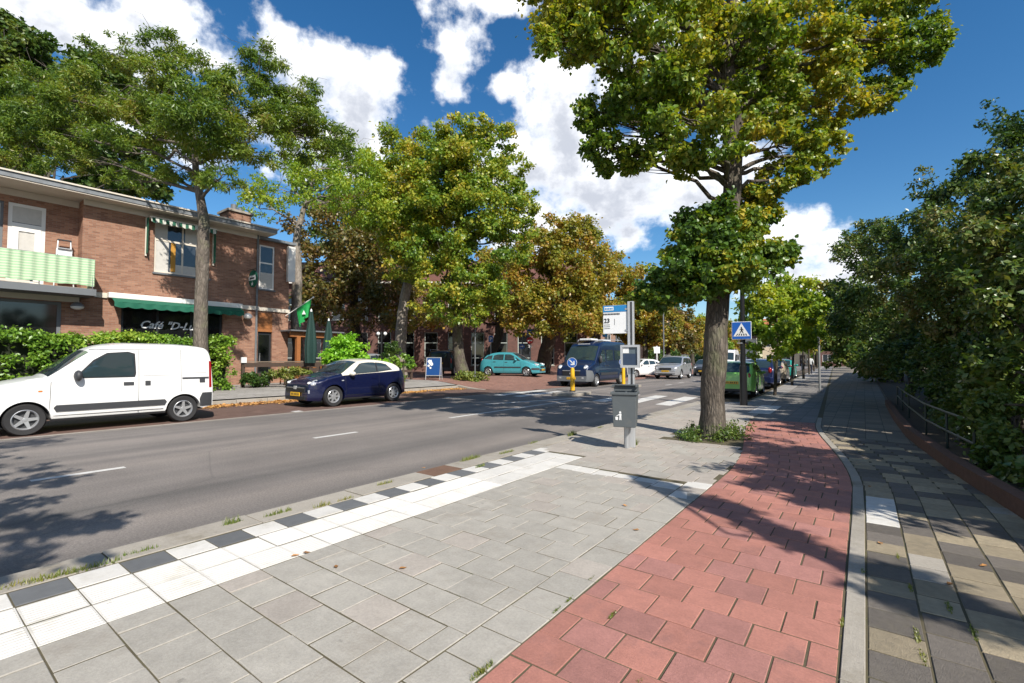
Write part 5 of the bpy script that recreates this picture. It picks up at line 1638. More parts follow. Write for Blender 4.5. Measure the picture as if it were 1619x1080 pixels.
def wheel_meshes(rw, wd, spokes):
    key = (rw, wd, spokes)
    if key in WHEELS: return WHEELS[key]
    h = wd / 2
    ri = rw * .66
    tyre = MB().lathe([(ri, -h * .9), (rw * .93, -h), (rw, -h * .72), (rw, h * .72), (rw * .93, h), (ri, h * .9), (ri, -h * .9)], 28, axis='Y').mesh('tyre', M['rubber'], 40)
    rim = MB().lathe([(ri * 1.02, h * .80), (ri * .93, h * .95), (ri * .86, h * .78), (ri * .80, h * .2)], 28, axis='Y')
    rim.lathe([(rw * .001, h * .80), (rw * .12, h * .78), (rw * .15, h * .55), (rw * .15, h * .2)], 14, axis='Y')
    for k in range(spokes):
        a = 2 * math.pi * k / spokes + .2
        ca, sa = math.cos(a), math.sin(a)
        w0, w1 = ri * .17, ri * .11
        r0, r1 = rw * .10, ri * .90
        P = lambda r, s, y: (ca * r - sa * s, y, sa * r + ca * s)
        rim.add([P(r0, -w0, h * .72), P(r0, w0, h * .72), P(r1, w1, h * .80), P(r1, -w1, h * .80), P(r0, -w0, h * .35), P(r0, w0, h * .35), P(r1, w1, h * .45), P(r1, -w1, h * .45)],
                [(0, 1, 2, 3), (4, 7, 6, 5), (0, 4, 5, 1), (1, 5, 6, 2), (2, 6, 7, 3), (3, 7, 4, 0)])
    rimm = rim.mesh('rim', M['rim'], 40)
    disc = MB().lathe([(.001, h * .15), (ri * .98, h * .15), (ri, -h * .5)], 24, axis='Y').mesh('dark_disc', M['plastic_dark'])  # dark backing disc, painted as the shade in the gaps between spokes
    WHEELS[key] = (tyre, rimm, disc)
    return WHEELS[key]


def make_car(name, label, loc, rz, S, paint, group=None, cat='car'):
    """S: L, W, top profile (distance from nose, height), belt profile, wheel positions, glass outlines ..."""
    t = empty(name, loc, rz, label, cat, group)
    Ln, W = S['L'], S['W'] / 2
    top = smooth_pts(S['top'], 4)
    belt = S['belt']
    zr = max(p[1] for p in top)
    k = S.get('tumble', .16)
    sill = S.get('sill', .22)
    rw = S['rw']
    xf, xr = S['wheels']
    arch = rw * 1.16
    nose, tail = S.get('nose', .55), S.get('tail', .35)
    nt, tt = S.get('nose_taper', .20), S.get('tail_taper', .10)
    def zt(x): return interp(top, x)
    def zb(x):
        z = sill
        if x < .5: z = sill - .02 + .04 * (1 - x / .5)
        if x > Ln - .5: z = sill + .10 * ((x - Ln + .5) / .5)
        for xw in (xf, xr):
            q = arch * arch - (x - xw) ** 2
            if q > 0: z = max(z, rw + math.sqrt(q))
        return z
    def wp(x):
        f = 1.0
        if x < nose: f -= nt * ((nose - x) / nose) ** 2.4
        if x > Ln - tail: f -= tt * ((x - Ln + tail) / tail) ** 2.4
        return f * W
    def wy(x, z):
        b = interp(belt, x)
        if z <= b:
            u = (z - (.45 * b + .08)) / .5
            f = 1 - .035 * u * u
            if z < sill + .14: f -= .05 * ((sill + .14 - z) / .14) ** 2
        else:
            u0 = (b - (.45 * b + .08)) / .5
            f = 1 - .035 * u0 * u0 - k * ((z - b) / max(.2, zr - b)) ** 1.15
        # flare round the wheels
        for xw in (xf, xr):
            q = math.hypot(x - xw, z - rw) - arch
            if 0 <= q < .10: f += .012 * (1 - q / .10)
        return wp(x) * f
    xs = sorted(set([round(v, 4) for v in list(np.linspace(0, Ln, int(Ln / .045)))] + [.012, .03, .06, .10, Ln - .012, Ln - .03, Ln - .06] + [xw + s * arch * c for xw in (xf, xr) for s in (-1, 1) for c in (.999, .98, .93, .85)]))
    NL = 12
    def section(x, off=0.0):
        z0, z1 = zb(x), zt(x)
        rr = min(.085, (z1 - z0) * .3)
        crown = min(.05, .02 + .03 * (z1 > interp(belt, x) + .1))
        zs = z1 - crown - rr
        pts = []
        for i in range(NL + 1):
            z = z0 + (zs - z0) * i / NL
            pts.append((wy(x, z) + off, z))
        we = wy(x, zs)
        for a in (30, 60, 90):
            q = R(a)
            pts.append((we - rr * .9 * (1 - math.cos(q)) + off * math.cos(q), zs + rr * math.sin(q) + off * math.sin(q)))
        we2 = we - rr * .9
        for f in (.75, .45, .2, 0):
            pts.append((we2 * f, z1 - crown * f * f + off))
        return pts
    def loft(xr_, fn, mat, nm, par, cap=True, sm=38):
        mb = MB()
        secs = [fn(x) for x in xr_]
        m = len(secs[0])
        w = 2 * m - 1
        for x, s in zip(xr_, secs):
            for (y, z) in s: mb.v.append((Ln / 2 - x, y, z))
            for (y, z) in reversed(s[:-1]): mb.v.append((Ln / 2 - x, -y, z))
        for i in range(len(xr_) - 1):
            for j in range(w - 1):
                mb.f.append((i * w + j, i * w + j + 1, (i + 1) * w + j + 1, (i + 1) * w + j))
            if cap: mb.f.append((i * w + w - 1, i * w, (i + 1) * w, (i + 1) * w + w - 1))
        if cap:
            mb.f.append(tuple(range(w))); mb.f.append(tuple(reversed(range((len(xr_) - 1) * w, len(xr_) * w))))
        return mb.build(nm, mat, par, smooth=sm)
    body = loft(xs, section, paint, 'body', t)
    # inner dark box: the shade inside the wheel arches is its colour
    MB().box((0, 0, sill + .20), (Ln * .92, 2 * W * .80, .36)).build('arch_dark_box', M['arch_dark'], t)
    # side patches mapped onto the body
    def patch(poly, off, nm, mat, par, side, rows=5, nx=22):
        px = [p[0] for p in poly]
        x0, x1 = min(px), max(px)
        mb = MB()
        cols = sorted(set(list(np.linspace(x0 + 1e-4, x1 - 1e-4, nx)) + [min(max(v, x0 + 1e-4), x1 - 1e-4) for v in px]))
        for x in cols:
            zs = []
            for (a, b) in zip(poly, poly[1:] + poly[:1]):
                if (a[0] - x) * (b[0] - x) <= 0 and abs(a[0] - b[0]) > 1e-6:
                    zs.append(a[1] + (b[1] - a[1]) * (x - a[0]) / (b[0] - a[0]))
            lo, hi = (min(zs), max(zs)) if zs else (0, 0)
            for j in range(rows + 1):
                z = lo + (hi - lo) * j / rows
                mb.v.append((Ln / 2 - x, side * (wy(x, z) + off), z))
        w = rows + 1
        for i in range(len(cols) - 1):
            for j in range(rows):
                q = (i * w + j, i * w + j + 1, (i + 1) * w + j + 1, (i + 1) * w + j)
                mb.f.append(q if side > 0 else q[::-1])
        return mb.build(nm, mat, par, smooth=60, fixn=False)
    # painted roof of another colour, covering pillars
    if 'roof' in S:
        rx0, rx1, rm = S['roof']
        rxs = [x for x in xs if rx0 <= x <= rx1]
        def rsec(x):
            b = interp(belt, x) + .01
            return [(y, max(z, b)) for (y, z) in section(x, .006)] if True else None
        # keep only the part above the belt
        mb = MB()
        for x in rxs:
            b = interp(belt, x) + .005
            s = section(x, .005)
            s2 = [(wy(x, max(z, b)) + .005, max(z, b)) if i <= NL else (y, max(z, b)) for i, (y, z) in enumerate(s)]
            for (y, z) in s2: mb.v.append((Ln / 2 - x, y, z))
            for (y, z) in reversed(s2[:-1]): mb.v.append((Ln / 2 - x, -y, z))
        w = 2 * len(s2) - 1
        for i in range(len(rxs) - 1):
            for j in range(w - 1):
                mb.f.append((i * w + j, i * w + j + 1, (i + 1) * w + j + 1, (i + 1) * w + j))
        mb.build('roof', rm, t, smooth=38, fixn=False)
    for side in (1, -1):
        for poly in S.get('glass', []):
            if S.get('frames'):
                cx = sum(p[0] for p in poly) / len(poly); cz = sum(p[1] for p in poly) / len(poly)
                big = [(cx + (p[0] - cx) * 1.0 + math.copysign(.03, p[0] - cx), cz + (p[1] - cz) + math.copysign(.022, p[1] - cz)) for p in poly]
                patch(big, .007, 'window_seal', M['ink'], t, side)
            patch(poly, .010, 'side_window', M['car_glass'], t, side)
        for poly in S.get('trim', []):
            patch(poly, .018, 'rub_strip', M['plastic_dark'], t, side, rows=2)
        for poly in S.get('pressing', []):
            patch(poly, .006, 'panel_pressing', paint, t, side, rows=3)
            x0_, x1_, z0_, z1_ = min(q[0] for q in poly), max(q[0] for q in poly), min(q[1] for q in poly), max(q[1] for q in poly)
            for e_ in ([(x0_, z0_ - .012), (x1_, z0_ - .012), (x1_, z0_), (x0_, z0_)], [(x0_, z1_), (x1_, z1_), (x1_, z1_ + .012), (x0_, z1_ + .012)], [(x0_ - .012, z0_), (x0_, z0_), (x0_, z1_), (x0_ - .012, z1_)], [(x1_, z0_), (x1_ + .012, z0_), (x1_ + .012, z1_), (x1_, z1_)]):
                patch(e_, .004, 'pressing_outline', pm('pressing_shade', (.42, .42, .42), .4), t, side, rows=4, nx=4)  # grey strips paint in the shade line round each pressed panel
        for (xa, za, xb, zb_) in S.get('seams', []):
            d = .005
            patch([(xa - d, za), (xa + d, za), (xb + d, zb_), (xb - d, zb_)] if abs(za - zb_) > abs(xa - xb) else [(xa, za - d), (xb, zb_ - d), (xb, zb_ + d), (xa, za + d)], .003, 'seam', M['ink'], t, side, rows=8, nx=3)
        for (hx, hz_, hw, hh) in S.get('handles', []):
            patch([(hx - hw / 2, hz_ - hh / 2), (hx + hw / 2, hz_ - hh / 2), (hx + hw / 2, hz_ + hh / 2), (hx - hw / 2, hz_ + hh / 2)], .016, 'handle', S.get('handle_mat', M['plastic_dark']), t, side, rows=2, nx=4)
        for poly, mt in S.get('side_lamps', []):
            patch(poly, .009, 'lamp', mt, t, side, rows=4, nx=8)
        for poly, mt in S.get('bumpers', []):
            patch(poly, .012, 'bumper_side', mt, t, side, rows=4, nx=10)
    # screens follow the roof line
    def screen(xa, xb, frac, nm, off=.009, n=12):
        mb = MB()
        nj = 9
        for i in range(n + 1):
            x = xa + (xb - xa) * i / n
            s = section(x)
            we = s[NL + 3][0] + .03
            z1 = zt(x)
            zed = s[NL + 3][1]
            for j in range(nj):
                f = -1 + 2 * j / (nj - 1)
                y = f * we * frac
                z = z1 - (z1 - zed) * (f * frac) ** 2
                mb.v.append((Ln / 2 - x, y, z + off))
        for i in range(n):
            for j in range(nj - 1):
                mb.f.append((i * nj + j, (i + 1) * nj + j, (i + 1) * nj + j + 1, i * nj + j + 1))
        return mb.build(nm, M['car_glass'], t, smooth=60, fixn=False)
    ws = screen(*S['windscreen'], .96, 'windscreen')
    for s in (-1, 1):        # wipers
        xa = S['windscreen'][0]
        MB().tube([(Ln / 2 - xa + .0, s * .1, zt(xa) + .02), (Ln / 2 - xa - .12, s * .1 + .42, zt(xa + .14) + .015)], .008, 4).build('wiper', M['ink'], ws)
    if 'rear_screen' in S:
        screen(*S['rear_screen'], .88, 'rear_window')
    # front and rear faces
    hf = Ln / 2
    def face_box(nm, mat, x, y0, y1, z0, z1, th=.02, par=t, both=False, bev=.0):
        for sg in ((1, -1) if both else (1,)):
            MB().bb((x - th, sg * y0, z0), (x + th, sg * y1, z1)).build(nm, mat, par, bevel=bev)
    for (nm, mt, y0, y1, z0, z1, both, inset) in S.get('front', []):
        face_box(nm, mt, hf - inset, y0, y1, z0, z1, .022, both=both, bev=.008)
    for (nm, mt, y0, y1, z0, z1, both, inset) in S.get('rear', []):
        face_box(nm, mt, -hf + inset, y0, y1, z0, z1, .022, both=both, bev=.008)
    def lens(nm, mat, c, r, rot=(0, 0, 0), par=t):
        mb = MB()
        pr = [(math.sin(a), -math.cos(a)) for a in [math.pi * i / 8 for i in range(9)]]
        mb.lathe([(max(.001, p[0]), p[1]) for p in pr], 14)
        q = Matrix.Rotation(rot[2], 3, 'Z') @ Matrix.Rotation(rot[1], 3, 'Y') @ Matrix.Rotation(rot[0], 3, 'X')
        mb.v = [tuple(q @ Vector((v[0] * r[0], v[1] * r[1], v[2] * r[2])) + Vector(c)) for v in mb.v]
        return mb.build(nm, mat, par, smooth=60)
    for (x, y, z, r, tiltz, tilty) in S.get('headlights', []):
        for s in (1, -1):
            l = lens('headlight', M['lamp_clear'], (hf - x, s * y, z), r, (0, tilty, s * tiltz))
            lens('bulb', M['sign_white'], (hf - x + r[0] * .75, s * y * .97, z), (r[0] * .35, r[2] * .5, r[2] * .5), par=l)
    for (x, y, z, r, tiltz, tilty) in S.get('taillights', []):
        for s in (1, -1):
            lens('taillight', M['lamp_red'], (-hf + x, s * y, z), r, (0, tilty, s * tiltz))
    for (end, z, x) in S.get('plates', []):
        xx = hf - x if end == 'f' else -hf + x
        pl = MB().box((xx, 0, z), (.018, .52, .115)).build('number_plate', M['plate_yellow'], t)
        sg = 1 if end == 'f' else -1
        for q in range(6):
            MB().box((xx + sg * .010, -.185 + q * .07 + (.015 if q > 1 else 0) + (.015 if q > 3 else 0), z), (.004, .035, .06)).build('character', M['ink'], pl)
    # mirrors
    mx, mz = S['mirror']
    for s in (1, -1):
        yb = wy(mx, mz)
        big = S.get('mirror_size', (.09, .11, .085))
        m_ = lens('mirror', S.get('mirror_mat', paint), (hf - mx, s * (yb + .10), mz), big, (0, 0, 0))
        MB().tube([(hf - mx, s * (yb - .02), mz - .04), (hf - mx, s * (yb + .08), mz - .02)], .025, 6).build('stalk', M['plastic_dark'], m_)
    # wheels
    ty, ri, di = wheel_meshes(rw, S.get('tw', .19), S.get('spokes', 5))
    for xw in (xf, xr):
        for s in (1, -1):
            wl = link('wheel', ty, t, (hf - xw, s * (W - .105), rw), (0, random.uniform(0, 6), 0) if s > 0 else (0, random.uniform(0, 6), math.pi))
            link('rim', ri, wl); link('dark_disc', di, wl)
    if 'rack' in S:
        for s in (1, -1):
            xa, xb = S['rack']
            ya = wy((xa + xb) / 2, zr - .1) - .10
            MB().tube([(hf - xa, s * ya, zt(xa) - .01), (hf - xa - .12, s * ya, zr + .05), (hf - xb + .12, s * ya, zr + .05), (hf - xb, s * ya, zt(xb) - .01)], .018, 6).build('roof_rail', M['alu'], t)
    return t


def paint(name, col, metal=0.0, rough=.28):
    return pm(name, col, rough, metal=metal, coat=.6, spec=.5, var=.03, scale=2)


P_WHITE = paint('paint_white', (.74, .74, .73))
P_NAVY = paint('paint_navy', (.006, .009, .042), .2, .25)
P_CREAM = paint('paint_cream', (.70, .66, .56))
P_TEAL = paint('paint_teal', (.07, .36, .42), .25)
P_BLUE = paint('paint_blue', (.007, .018, .058), .2)
P_SILVER = paint('paint_silver', (.45, .46, .48), .55, .3)
P_GREY = paint('paint_grey', (.05, .055, .06), .4)
P_GREEN = paint('paint_green', (.26, .60, .13), .0)
P_DBLUE = paint('paint_darkblue', (.012, .02, .07), .3)
P_BLACK = paint('paint_black', (.012, .012, .014), .2)
P_BEIGE = paint('paint_beige', (.42, .36, .28), .2)

# --- white panel van (small high roof van)
S_VAN = dict(L=4.02, W=1.68, rw=.30, wheels=(.80, 3.40), sill=.24, tumble=.10, nose=.7, tail=.3, nose_taper=.22, tail_taper=.05, tw=.19, spokes=5,
    top=[(0, .62), (.05, .78), (.18, .90), (.55, 1.02), (.95, 1.10), (1.08, 1.14), (1.72, 1.66), (1.95, 1.77), (2.4, 1.83), (3.2, 1.83), (3.75, 1.79), (3.92, 1.72), (3.98, 1.50), (4.02, .9)],
    belt=[(0, .72), (.9, 1.0), (1.4, 1.06), (4.02, 1.06)],
    glass=[[(1.50, 1.09), (2.44, 1.09), (2.46, 1.18), (2.44, 1.56), (2.32, 1.60), (2.02, 1.57), (1.80, 1.42)]], frames=True,
    pressing=[[(2.62, 1.10), (3.28, 1.10), (3.28, 1.60), (2.66, 1.60)], [(3.42, 1.14), (3.86, 1.14), (3.82, 1.58), (3.42, 1.60)]],
    trim=[[(1.18, .50), (1.22, .42), (3.02, .42), (3.06, .50), (3.02, .55), (1.22, .55)], [(3.36, 1.00), (3.92, 1.00), (3.92, 1.035), (3.36, 1.035)]],
    seams=[(2.54, .30, 2.54, 1.66), (1.12, .34, 1.14, 1.02), (3.34, .70, 3.34, 1.68), (1.14, .34, 2.54, .34), (2.54, .34, 3.0, .34), (1.70, 1.66, 3.34, 1.70)],
    handles=[(2.36, .93, .18, .07), (2.70, .93, .10, .10)],
    side_lamps=[([(.96, .82), (1.02, .82), (1.02, .85), (.96, .85)], M['lamp_orange']), ([(3.93, .78), (3.99, .78), (3.985, 1.40), (3.93, 1.42)], M['lamp_red']), ([(3.72, .90), (3.84, .90), (3.84, 1.01), (3.72, 1.01)], M['plastic_dark'])],
    bumpers=[([(0.0, .26), (.42, .26), (.46, .44), (.40, .60), (0.0, .60)], M['plastic_dark']), ([(3.74, .34), (4.0, .34), (4.0, .66), (3.78, .66), (3.72, .52)], M['plastic_dark']), ([(1.14, .235), (3.05, .235), (3.05, .285), (1.14, .285)], M['plastic_dark'])],
    windscreen=(1.10, 1.70), front=[('bumper', M['plastic_dark'], -.62, .62, .28, .60, False, .02), ('grille', M['ink'], -.4, .4, .64, .74, False, .02)],
    rear=[('bumper', M['plastic_dark'], -.76, .76, .34, .66, False, .02), ('rear_window', M['car_glass'], .08, .62, 1.06, 1.52, True, .03)],
    headlights=[(.20, .62, .76, (.10, .16, .10), .5, .3)], plates=[('f', .45, -.03), ('r', .75, .0)], mirror=(1.52, 1.12), mirror_mat=M['plastic_dark'], mirror_size=(.07, .12, .115))
make_car('panel_van', 'white small panel van parked in front of the hedge', (-13.62, 2.90, 0), R(-90), S_VAN, P_WHITE, cat='van')

# --- navy hatchback with white roof
S_ADAM = dict(L=3.70, W=1.70, rw=.315, wheels=(.76, 3.07), sill=.20, tumble=.20, nose=.75, tail=.6, nose_taper=.24, tail_taper=.22, tw=.20, spokes=7,
    top=[(0, .50), (.03, .66), (.10, .76), (.35, .87), (.80, .98), (1.0, 1.02), (1.55, 1.36), (1.80, 1.45), (2.2, 1.48), (2.75, 1.44), (3.15, 1.34), (3.42, 1.16), (3.60, .98), (3.68, .80), (3.70, .62)],
    belt=[(0, .66), (.9, .93), (1.5, .97), (2.6, 1.02), (3.7, 1.08)],
    roof=(1.02, 3.36, P_CREAM),
    glass=[[(1.36, 1.0), (2.34, 1.05), (2.34, 1.32), (2.1, 1.36), (1.82, 1.34)], [(2.40, 1.05), (2.98, 1.12), (2.76, 1.27), (2.56, 1.33), (2.40, 1.33)]], frames=True,
    seams=[(2.44, .32, 2.44, 1.02), (1.18, .34, 1.16, .94), (1.2, .33, 2.44, .33)], handles=[(2.26, .84, .18, .035)], handle_mat=P_NAVY,
    side_lamps=[([(1.02, .78), (1.10, .78), (1.10, .81), (1.02, .81)], M['lamp_clear'])],
    bumpers=[([(1.12, .20), (2.74, .20), (2.74, .25), (1.12, .25)], M['plastic_dark'])],
    windscreen=(1.04, 1.66), rear_screen=(3.02, 3.40),
    front=[('grille', M['ink'], -.52, .52, .46, .62, False, -.005), ('grille_bar', M['steel'], -.5, .5, .585, .605, False, -.012), ('emblem', M['alu'], -.07, .07, .545, .645, False, -.022), ('air_intake', M['ink'], -.55, .55, .235, .33, False, -.003), ('fog_lamp', M['lamp_clear'], .56, .68, .43, .53, True, .035)],
    rear=[('bumper_trim', M['plastic_dark'], -.5, .5, .28, .42, False, .0)],
    headlights=[(.27, .60, .735, (.22, .12, .09), .55, .25)], taillights=[(.16, .58, .92, (.08, .10, .08), .4, 0)], plates=[('f', .40, -.028), ('r', .62, -.012)],
    mirror=(1.36, 1.0), mirror_mat=P_CREAM, mirror_size=(.09, .12, .075))
make_car('hatchback', 'small navy hatchback with white roof parked by the cafe terrace', (-13.95, 9.50, 0), R(-90), S_ADAM, P_NAVY)

# --- turquoise compact people carrier, across the side street
S_MPV = dict(L=4.28, W=1.75, rw=.31, wheels=(.86, 3.62), sill=.22, tumble=.20, nose=.8, tail=.5, nose_taper=.26, tail_taper=.16, spokes=5,
    top=[(0, .50), (.04, .66), (.15, .78), (.5, .93), (.95, 1.06), (1.10, 1.10), (1.75, 1.50), (2.05, 1.60), (2.6, 1.64), (3.2, 1.61), (3.7, 1.48), (4.0, 1.22), (4.2, 1.0), (4.28, .7)],
    belt=[(0, .66), (1.0, .98), (1.6, 1.02), (4.28, 1.10)],
    glass=[[(1.28, 1.03), (1.62, 1.05), (1.62, 1.28)], [(1.70, 1.06), (2.42, 1.08), (2.42, 1.46), (2.05, 1.46), (1.78, 1.36)], [(2.50, 1.08), (3.28, 1.11), (3.20, 1.40), (2.9, 1.46), (2.50, 1.46)], [(3.36, 1.12), (3.92, 1.16), (3.66, 1.34), (3.32, 1.41)]], frames=False,
    trim=[[(1.25, .56), (3.15, .56), (3.15, .64), (1.25, .64)]], seams=[(2.46, .34, 2.46, 1.08), (3.34, .6, 3.34, 1.1), (1.24, .34, 1.24, .95)], handles=[(2.3, .93, .18, .04), (3.16, .96, .18, .04)],
    windscreen=(1.12, 1.86), rear_screen=(3.78, 4.12),
    bumpers=[([(0.0, .42), (.5, .42), (.5, .56), (0.0, .56)], M['plastic_dark'])],
    front=[('grille', M['ink'], -.42, .42, .60, .68, False, -.01), ('bumper', M['plastic_dark'], -.62, .62, .36, .50, False, -.01)],
    rear=[('bumper', M['plastic_dark'], -.66, .66, .42, .54, False, -.01)],
    headlights=[(.26, .62, .78, (.18, .13, .10), .55, .3)], taillights=[(.14, .68, 1.0, (.06, .08, .18), .3, 0)], plates=[('f', .44, -.04), ('r', .7, -.03)], mirror=(1.58, 1.10), mirror_size=(.08, .10, .075))
cx = at(811, 590, 32.4)
make_car('people_carrier', 'turquoise people carrier turning out of the side street', (cx.x, cx.y, .335), R(15), S_MPV, P_TEAL)

# --- dark blue camper van
S_CAMP = dict(L=5.4, W=2.05, rw=.34, wheels=(.95, 4.35), sill=.28, tumble=.10, nose=.5, tail=.25, nose_taper=.16, tail_taper=.03, spokes=6, tw=.22,
    top=[(0, .70), (.03, .92), (.10, 1.06), (.40, 1.22), (.85, 1.36), (.95, 1.42), (1.55, 2.14), (1.78, 2.36), (2.2, 2.50), (3.2, 2.54), (5.2, 2.52), (5.36, 2.44), (5.4, 1.2)],
    belt=[(0, .90), (.8, 1.22), (1.4, 1.30), (5.4, 1.34)],
    glass=[[(1.30, 1.34), (2.18, 1.36), (2.18, 1.98), (1.92, 1.98), (1.62, 1.72)], [(2.42, 1.42), (3.30, 1.42), (3.30, 1.98), (2.42, 1.98)], [(3.6, 1.44), (4.5, 1.44), (4.5, 1.96), (3.6, 1.96)]], frames=True,
    trim=[[(1.45, .60), (3.8, .60), (3.8, .74), (1.45, .74)]], seams=[(2.30, .4, 2.30, 2.1), (3.45, .4, 3.45, 2.15), (1.36, .5, 1.36, 1.3)], handles=[(2.14, 1.12, .2, .06), (2.5, 1.12, .2, .06)],
    bumpers=[([(0, .30), (.52, .30), (.58, .62), (.40, .86), (0, .90)], pm('bumper_grey', (.13, .14, .15), .5)), ([(1.4, .28), (3.9, .28), (3.9, .38), (1.4, .38)], M['plastic_dark'])],
    windscreen=(.96, 1.62),
    front=[('bumper', pm('bumper_grey', (.13, .14, .15), .5), -.86, .86, .30, .58, False, -.005), ('grille', M['ink'], -.50, .50, .62, .82, False, -.012), ('grille_bar', M['steel'], -.52, .52, .84, .88, False, -.012), ('emblem', M['alu'], -.09, .09, .67, .75, False, -.03), ('fog_lamp', M['lamp_clear'], .60, .72, .44, .52, True, -.012)],
    headlights=[(.22, .76, 1.00, (.16, .14, .17), .5, .3)], plates=[('f', .46, -.035)], mirror=(1.38, 1.46), mirror_mat=M['plastic_dark'], mirror_size=(.10, .10, .21), rack=(2.3, 5.2), handle_mat=M['plastic_dark'])
camper = make_car('camper_van', 'dark blue camper van with grey bumper waiting at the crossing', (-12.50, 24.6, 0), R(-90 + 2), S_CAMP, P_BLUE, cat='van')
MB().box((.55, 0, 2.58), (.9, .7, .10)).build('roof_hatch', M['sign_white'], camper, bevel=.02)
MB().box((-.9, 0, 2.57), (1.2, .9, .07)).build('roof_box', M['sign_white'], camper, bevel=.02)
MB().bb((1.15, -.36, 2.30), (1.20, .36, 2.33)).build('roof_badge', M['sign_white'], camper)

# --- generic shapes for the traffic further off
def S_HATCH(**k):
    d = dict(L=3.9, W=1.68, rw=.30, wheels=(.76, 3.22), sill=.20, tumble=.19, nose=.7, tail=.5, nose_taper=.24, tail_taper=.16, spokes=5,
        top=[(0, .48), (.04, .66), (.15, .76), (.5, .88), (.92, .98), (1.05, 1.02), (1.7, 1.40), (2.0, 1.48), (2.6, 1.50), (3.2, 1.45), (3.6, 1.28), (3.80, 1.02), (3.86, .9), (3.9, .6)],
        belt=[(0, .64), (.95, .93), (1.5, .97), (3.9, 1.04)],
        glass=[[(1.40, 1.0), (2.26, 1.02), (2.26, 1.36), (2.0, 1.37), (1.80, 1.30)], [(2.34, 1.02), (3.0, 1.06), (2.96, 1.32), (2.34, 1.36)], [(3.06, 1.07), (3.42, 1.12), (3.24, 1.24), (3.04, 1.30)]], frames=False,
        seams=[(2.30, .34, 2.30, 1.0), (3.05, .62, 3.05, 1.05), (1.2, .34, 1.2, .9)], handles=[(2.16, .86, .18, .04), (2.92, .88, .18, .04)],
        windscreen=(1.07, 1.78), rear_screen=(3.36, 3.79),
        front=[('grille', M['ink'], -.45, .45, .50, .60, False, -.008), ('air_intake', M['ink'], -.55, .55, .25, .36, False, -.004)],
        rear=[('bumper', M['plastic_dark'], -.55, .55, .26, .36, False, -.008)],
        headlights=[(.24, .60, .72, (.17, .13, .10), .55, .3)], taillights=[(.12, .66, .92, (.07, .09, .15), .35, 0)], plates=[('f', .43, -.03), ('r', .62, -.02)], mirror=(1.38, 1.02), mirror_size=(.08, .10, .07))
    d.update(k)
    return d


def S_SUV(**k):
    d = S_HATCH(L=4.5, W=1.86, rw=.36, wheels=(.90, 3.56), sill=.30, tumble=.15,
        top=[(0, .62), (.04, .86), (.15, .96), (.5, 1.05), (1.1, 1.13), (1.22, 1.16), (1.85, 1.60), (2.1, 1.70), (2.8, 1.74), (3.8, 1.72), (4.2, 1.60), (4.4, 1.2), (4.46, 1.0), (4.5, .7)],
        belt=[(0, .86), (1.1, 1.06), (1.6, 1.10), (4.5, 1.14)],
        glass=[[(1.55, 1.13), (2.42, 1.14), (2.42, 1.56), (2.15, 1.57), (1.9, 1.46)], [(2.5, 1.14), (3.3, 1.16), (3.3, 1.56), (2.5, 1.57)], [(3.4, 1.17), (4.1, 1.2), (3.95, 1.5), (3.4, 1.55)]],
        seams=[(2.46, .42, 2.46, 1.12), (3.35, .7, 3.35, 1.14)], handles=[(2.3, .96, .2, .04), (3.2, .98, .2, .04)], windscreen=(1.24, 1.92), rear_screen=(4.22, 4.40),
        front=[('grille', M['ink'], -.42, .42, .70, .84, False, -.010), ('bumper', M['alu'], -.7, .7, .44, .52, False, -.012), ('air_intake', M['ink'], -.5, .5, .34, .44, False, -.006)],
        rear=[('bumper', M['plastic_dark'], -.75, .75, .36, .56, False, -.01)],
        headlights=[(.16, .66, .80, (.14, .18, .11), .4, .2)], taillights=[(.08, .78, 1.02, (.06, .08, .20), .2, 0)], plates=[('f', .60, -.03), ('r', .85, -.02)], mirror=(1.6, 1.16), rack=(2.0, 4.1))
    d.update(k)
    return d


make_car('estate_car', 'silver off-road car driving towards the crossing', (-11.75, 36.6, 0), R(-90 + 3), S_SUV(), P_SILVER)
make_car('hatchback', 'white hatchback parked behind the camper van', (-14.9, 37.6, 0.02), R(-90 - 22), S_HATCH(), P_WHITE)
make_car('hatchback', 'white car with dark windows between the white hatchback and the silver car', (-14.1, 43.4, 0.02), R(-90 + 4), S_HATCH(L=4.2), P_WHITE)
make_car('saloon_car', 'dark grey car following the silver car', (-11.6, 45.5, 0), R(-90 + 4), S_HATCH(L=4.3), P_GREY)
make_car('delivery_van', 'white van far back in the queue', (-12.1, 56, 0), R(-90 + 4), dict(S_CAMP, L=5.0), P_WHITE, cat='van')
gcar = make_car('hatchback', 'light green hatchback parked at the near kerb behind the crossing sign', (-4.15, 21.3, 0), R(90 + 2), S_HATCH(L=3.55, wheels=(.7, 2.95), top=[(0, .48), (.04, .68), (.15, .80), (.5, .92), (.85, 1.02), (.98, 1.06), (1.55, 1.42), (1.9, 1.50), (2.5, 1.53), (2.95, 1.49), (3.18, 1.38), (3.42, 1.06), (3.50, .92), (3.55, .55)], glass=[[(1.34, 1.02), (2.26, 1.04), (2.26, 1.38), (2.0, 1.38), (1.74, 1.30)], [(2.34, 1.05), (3.02, 1.1), (2.9, 1.32), (2.34, 1.38)]], rear_screen=(3.10, 3.43), taillights=[(.10, .64, .86, (.06, .08, .17), .35, 0)], windscreen=(1.0, 1.7), seams=[(2.3, .34, 2.3, 1.02)]), P_GREEN)
gcar.scale = (.95, .95, .91)
make_car('hatchback', 'dark blue car parked ahead of the green hatchback', (-4.45, 28.2, 0), R(90 + 2), S_HATCH(L=4.1), P_DBLUE)
make_car('hatchback', 'beige car parked third along the near kerb', (-4.75, 34.8, 0), R(90 + 2), S_HATCH(), P_BEIGE)
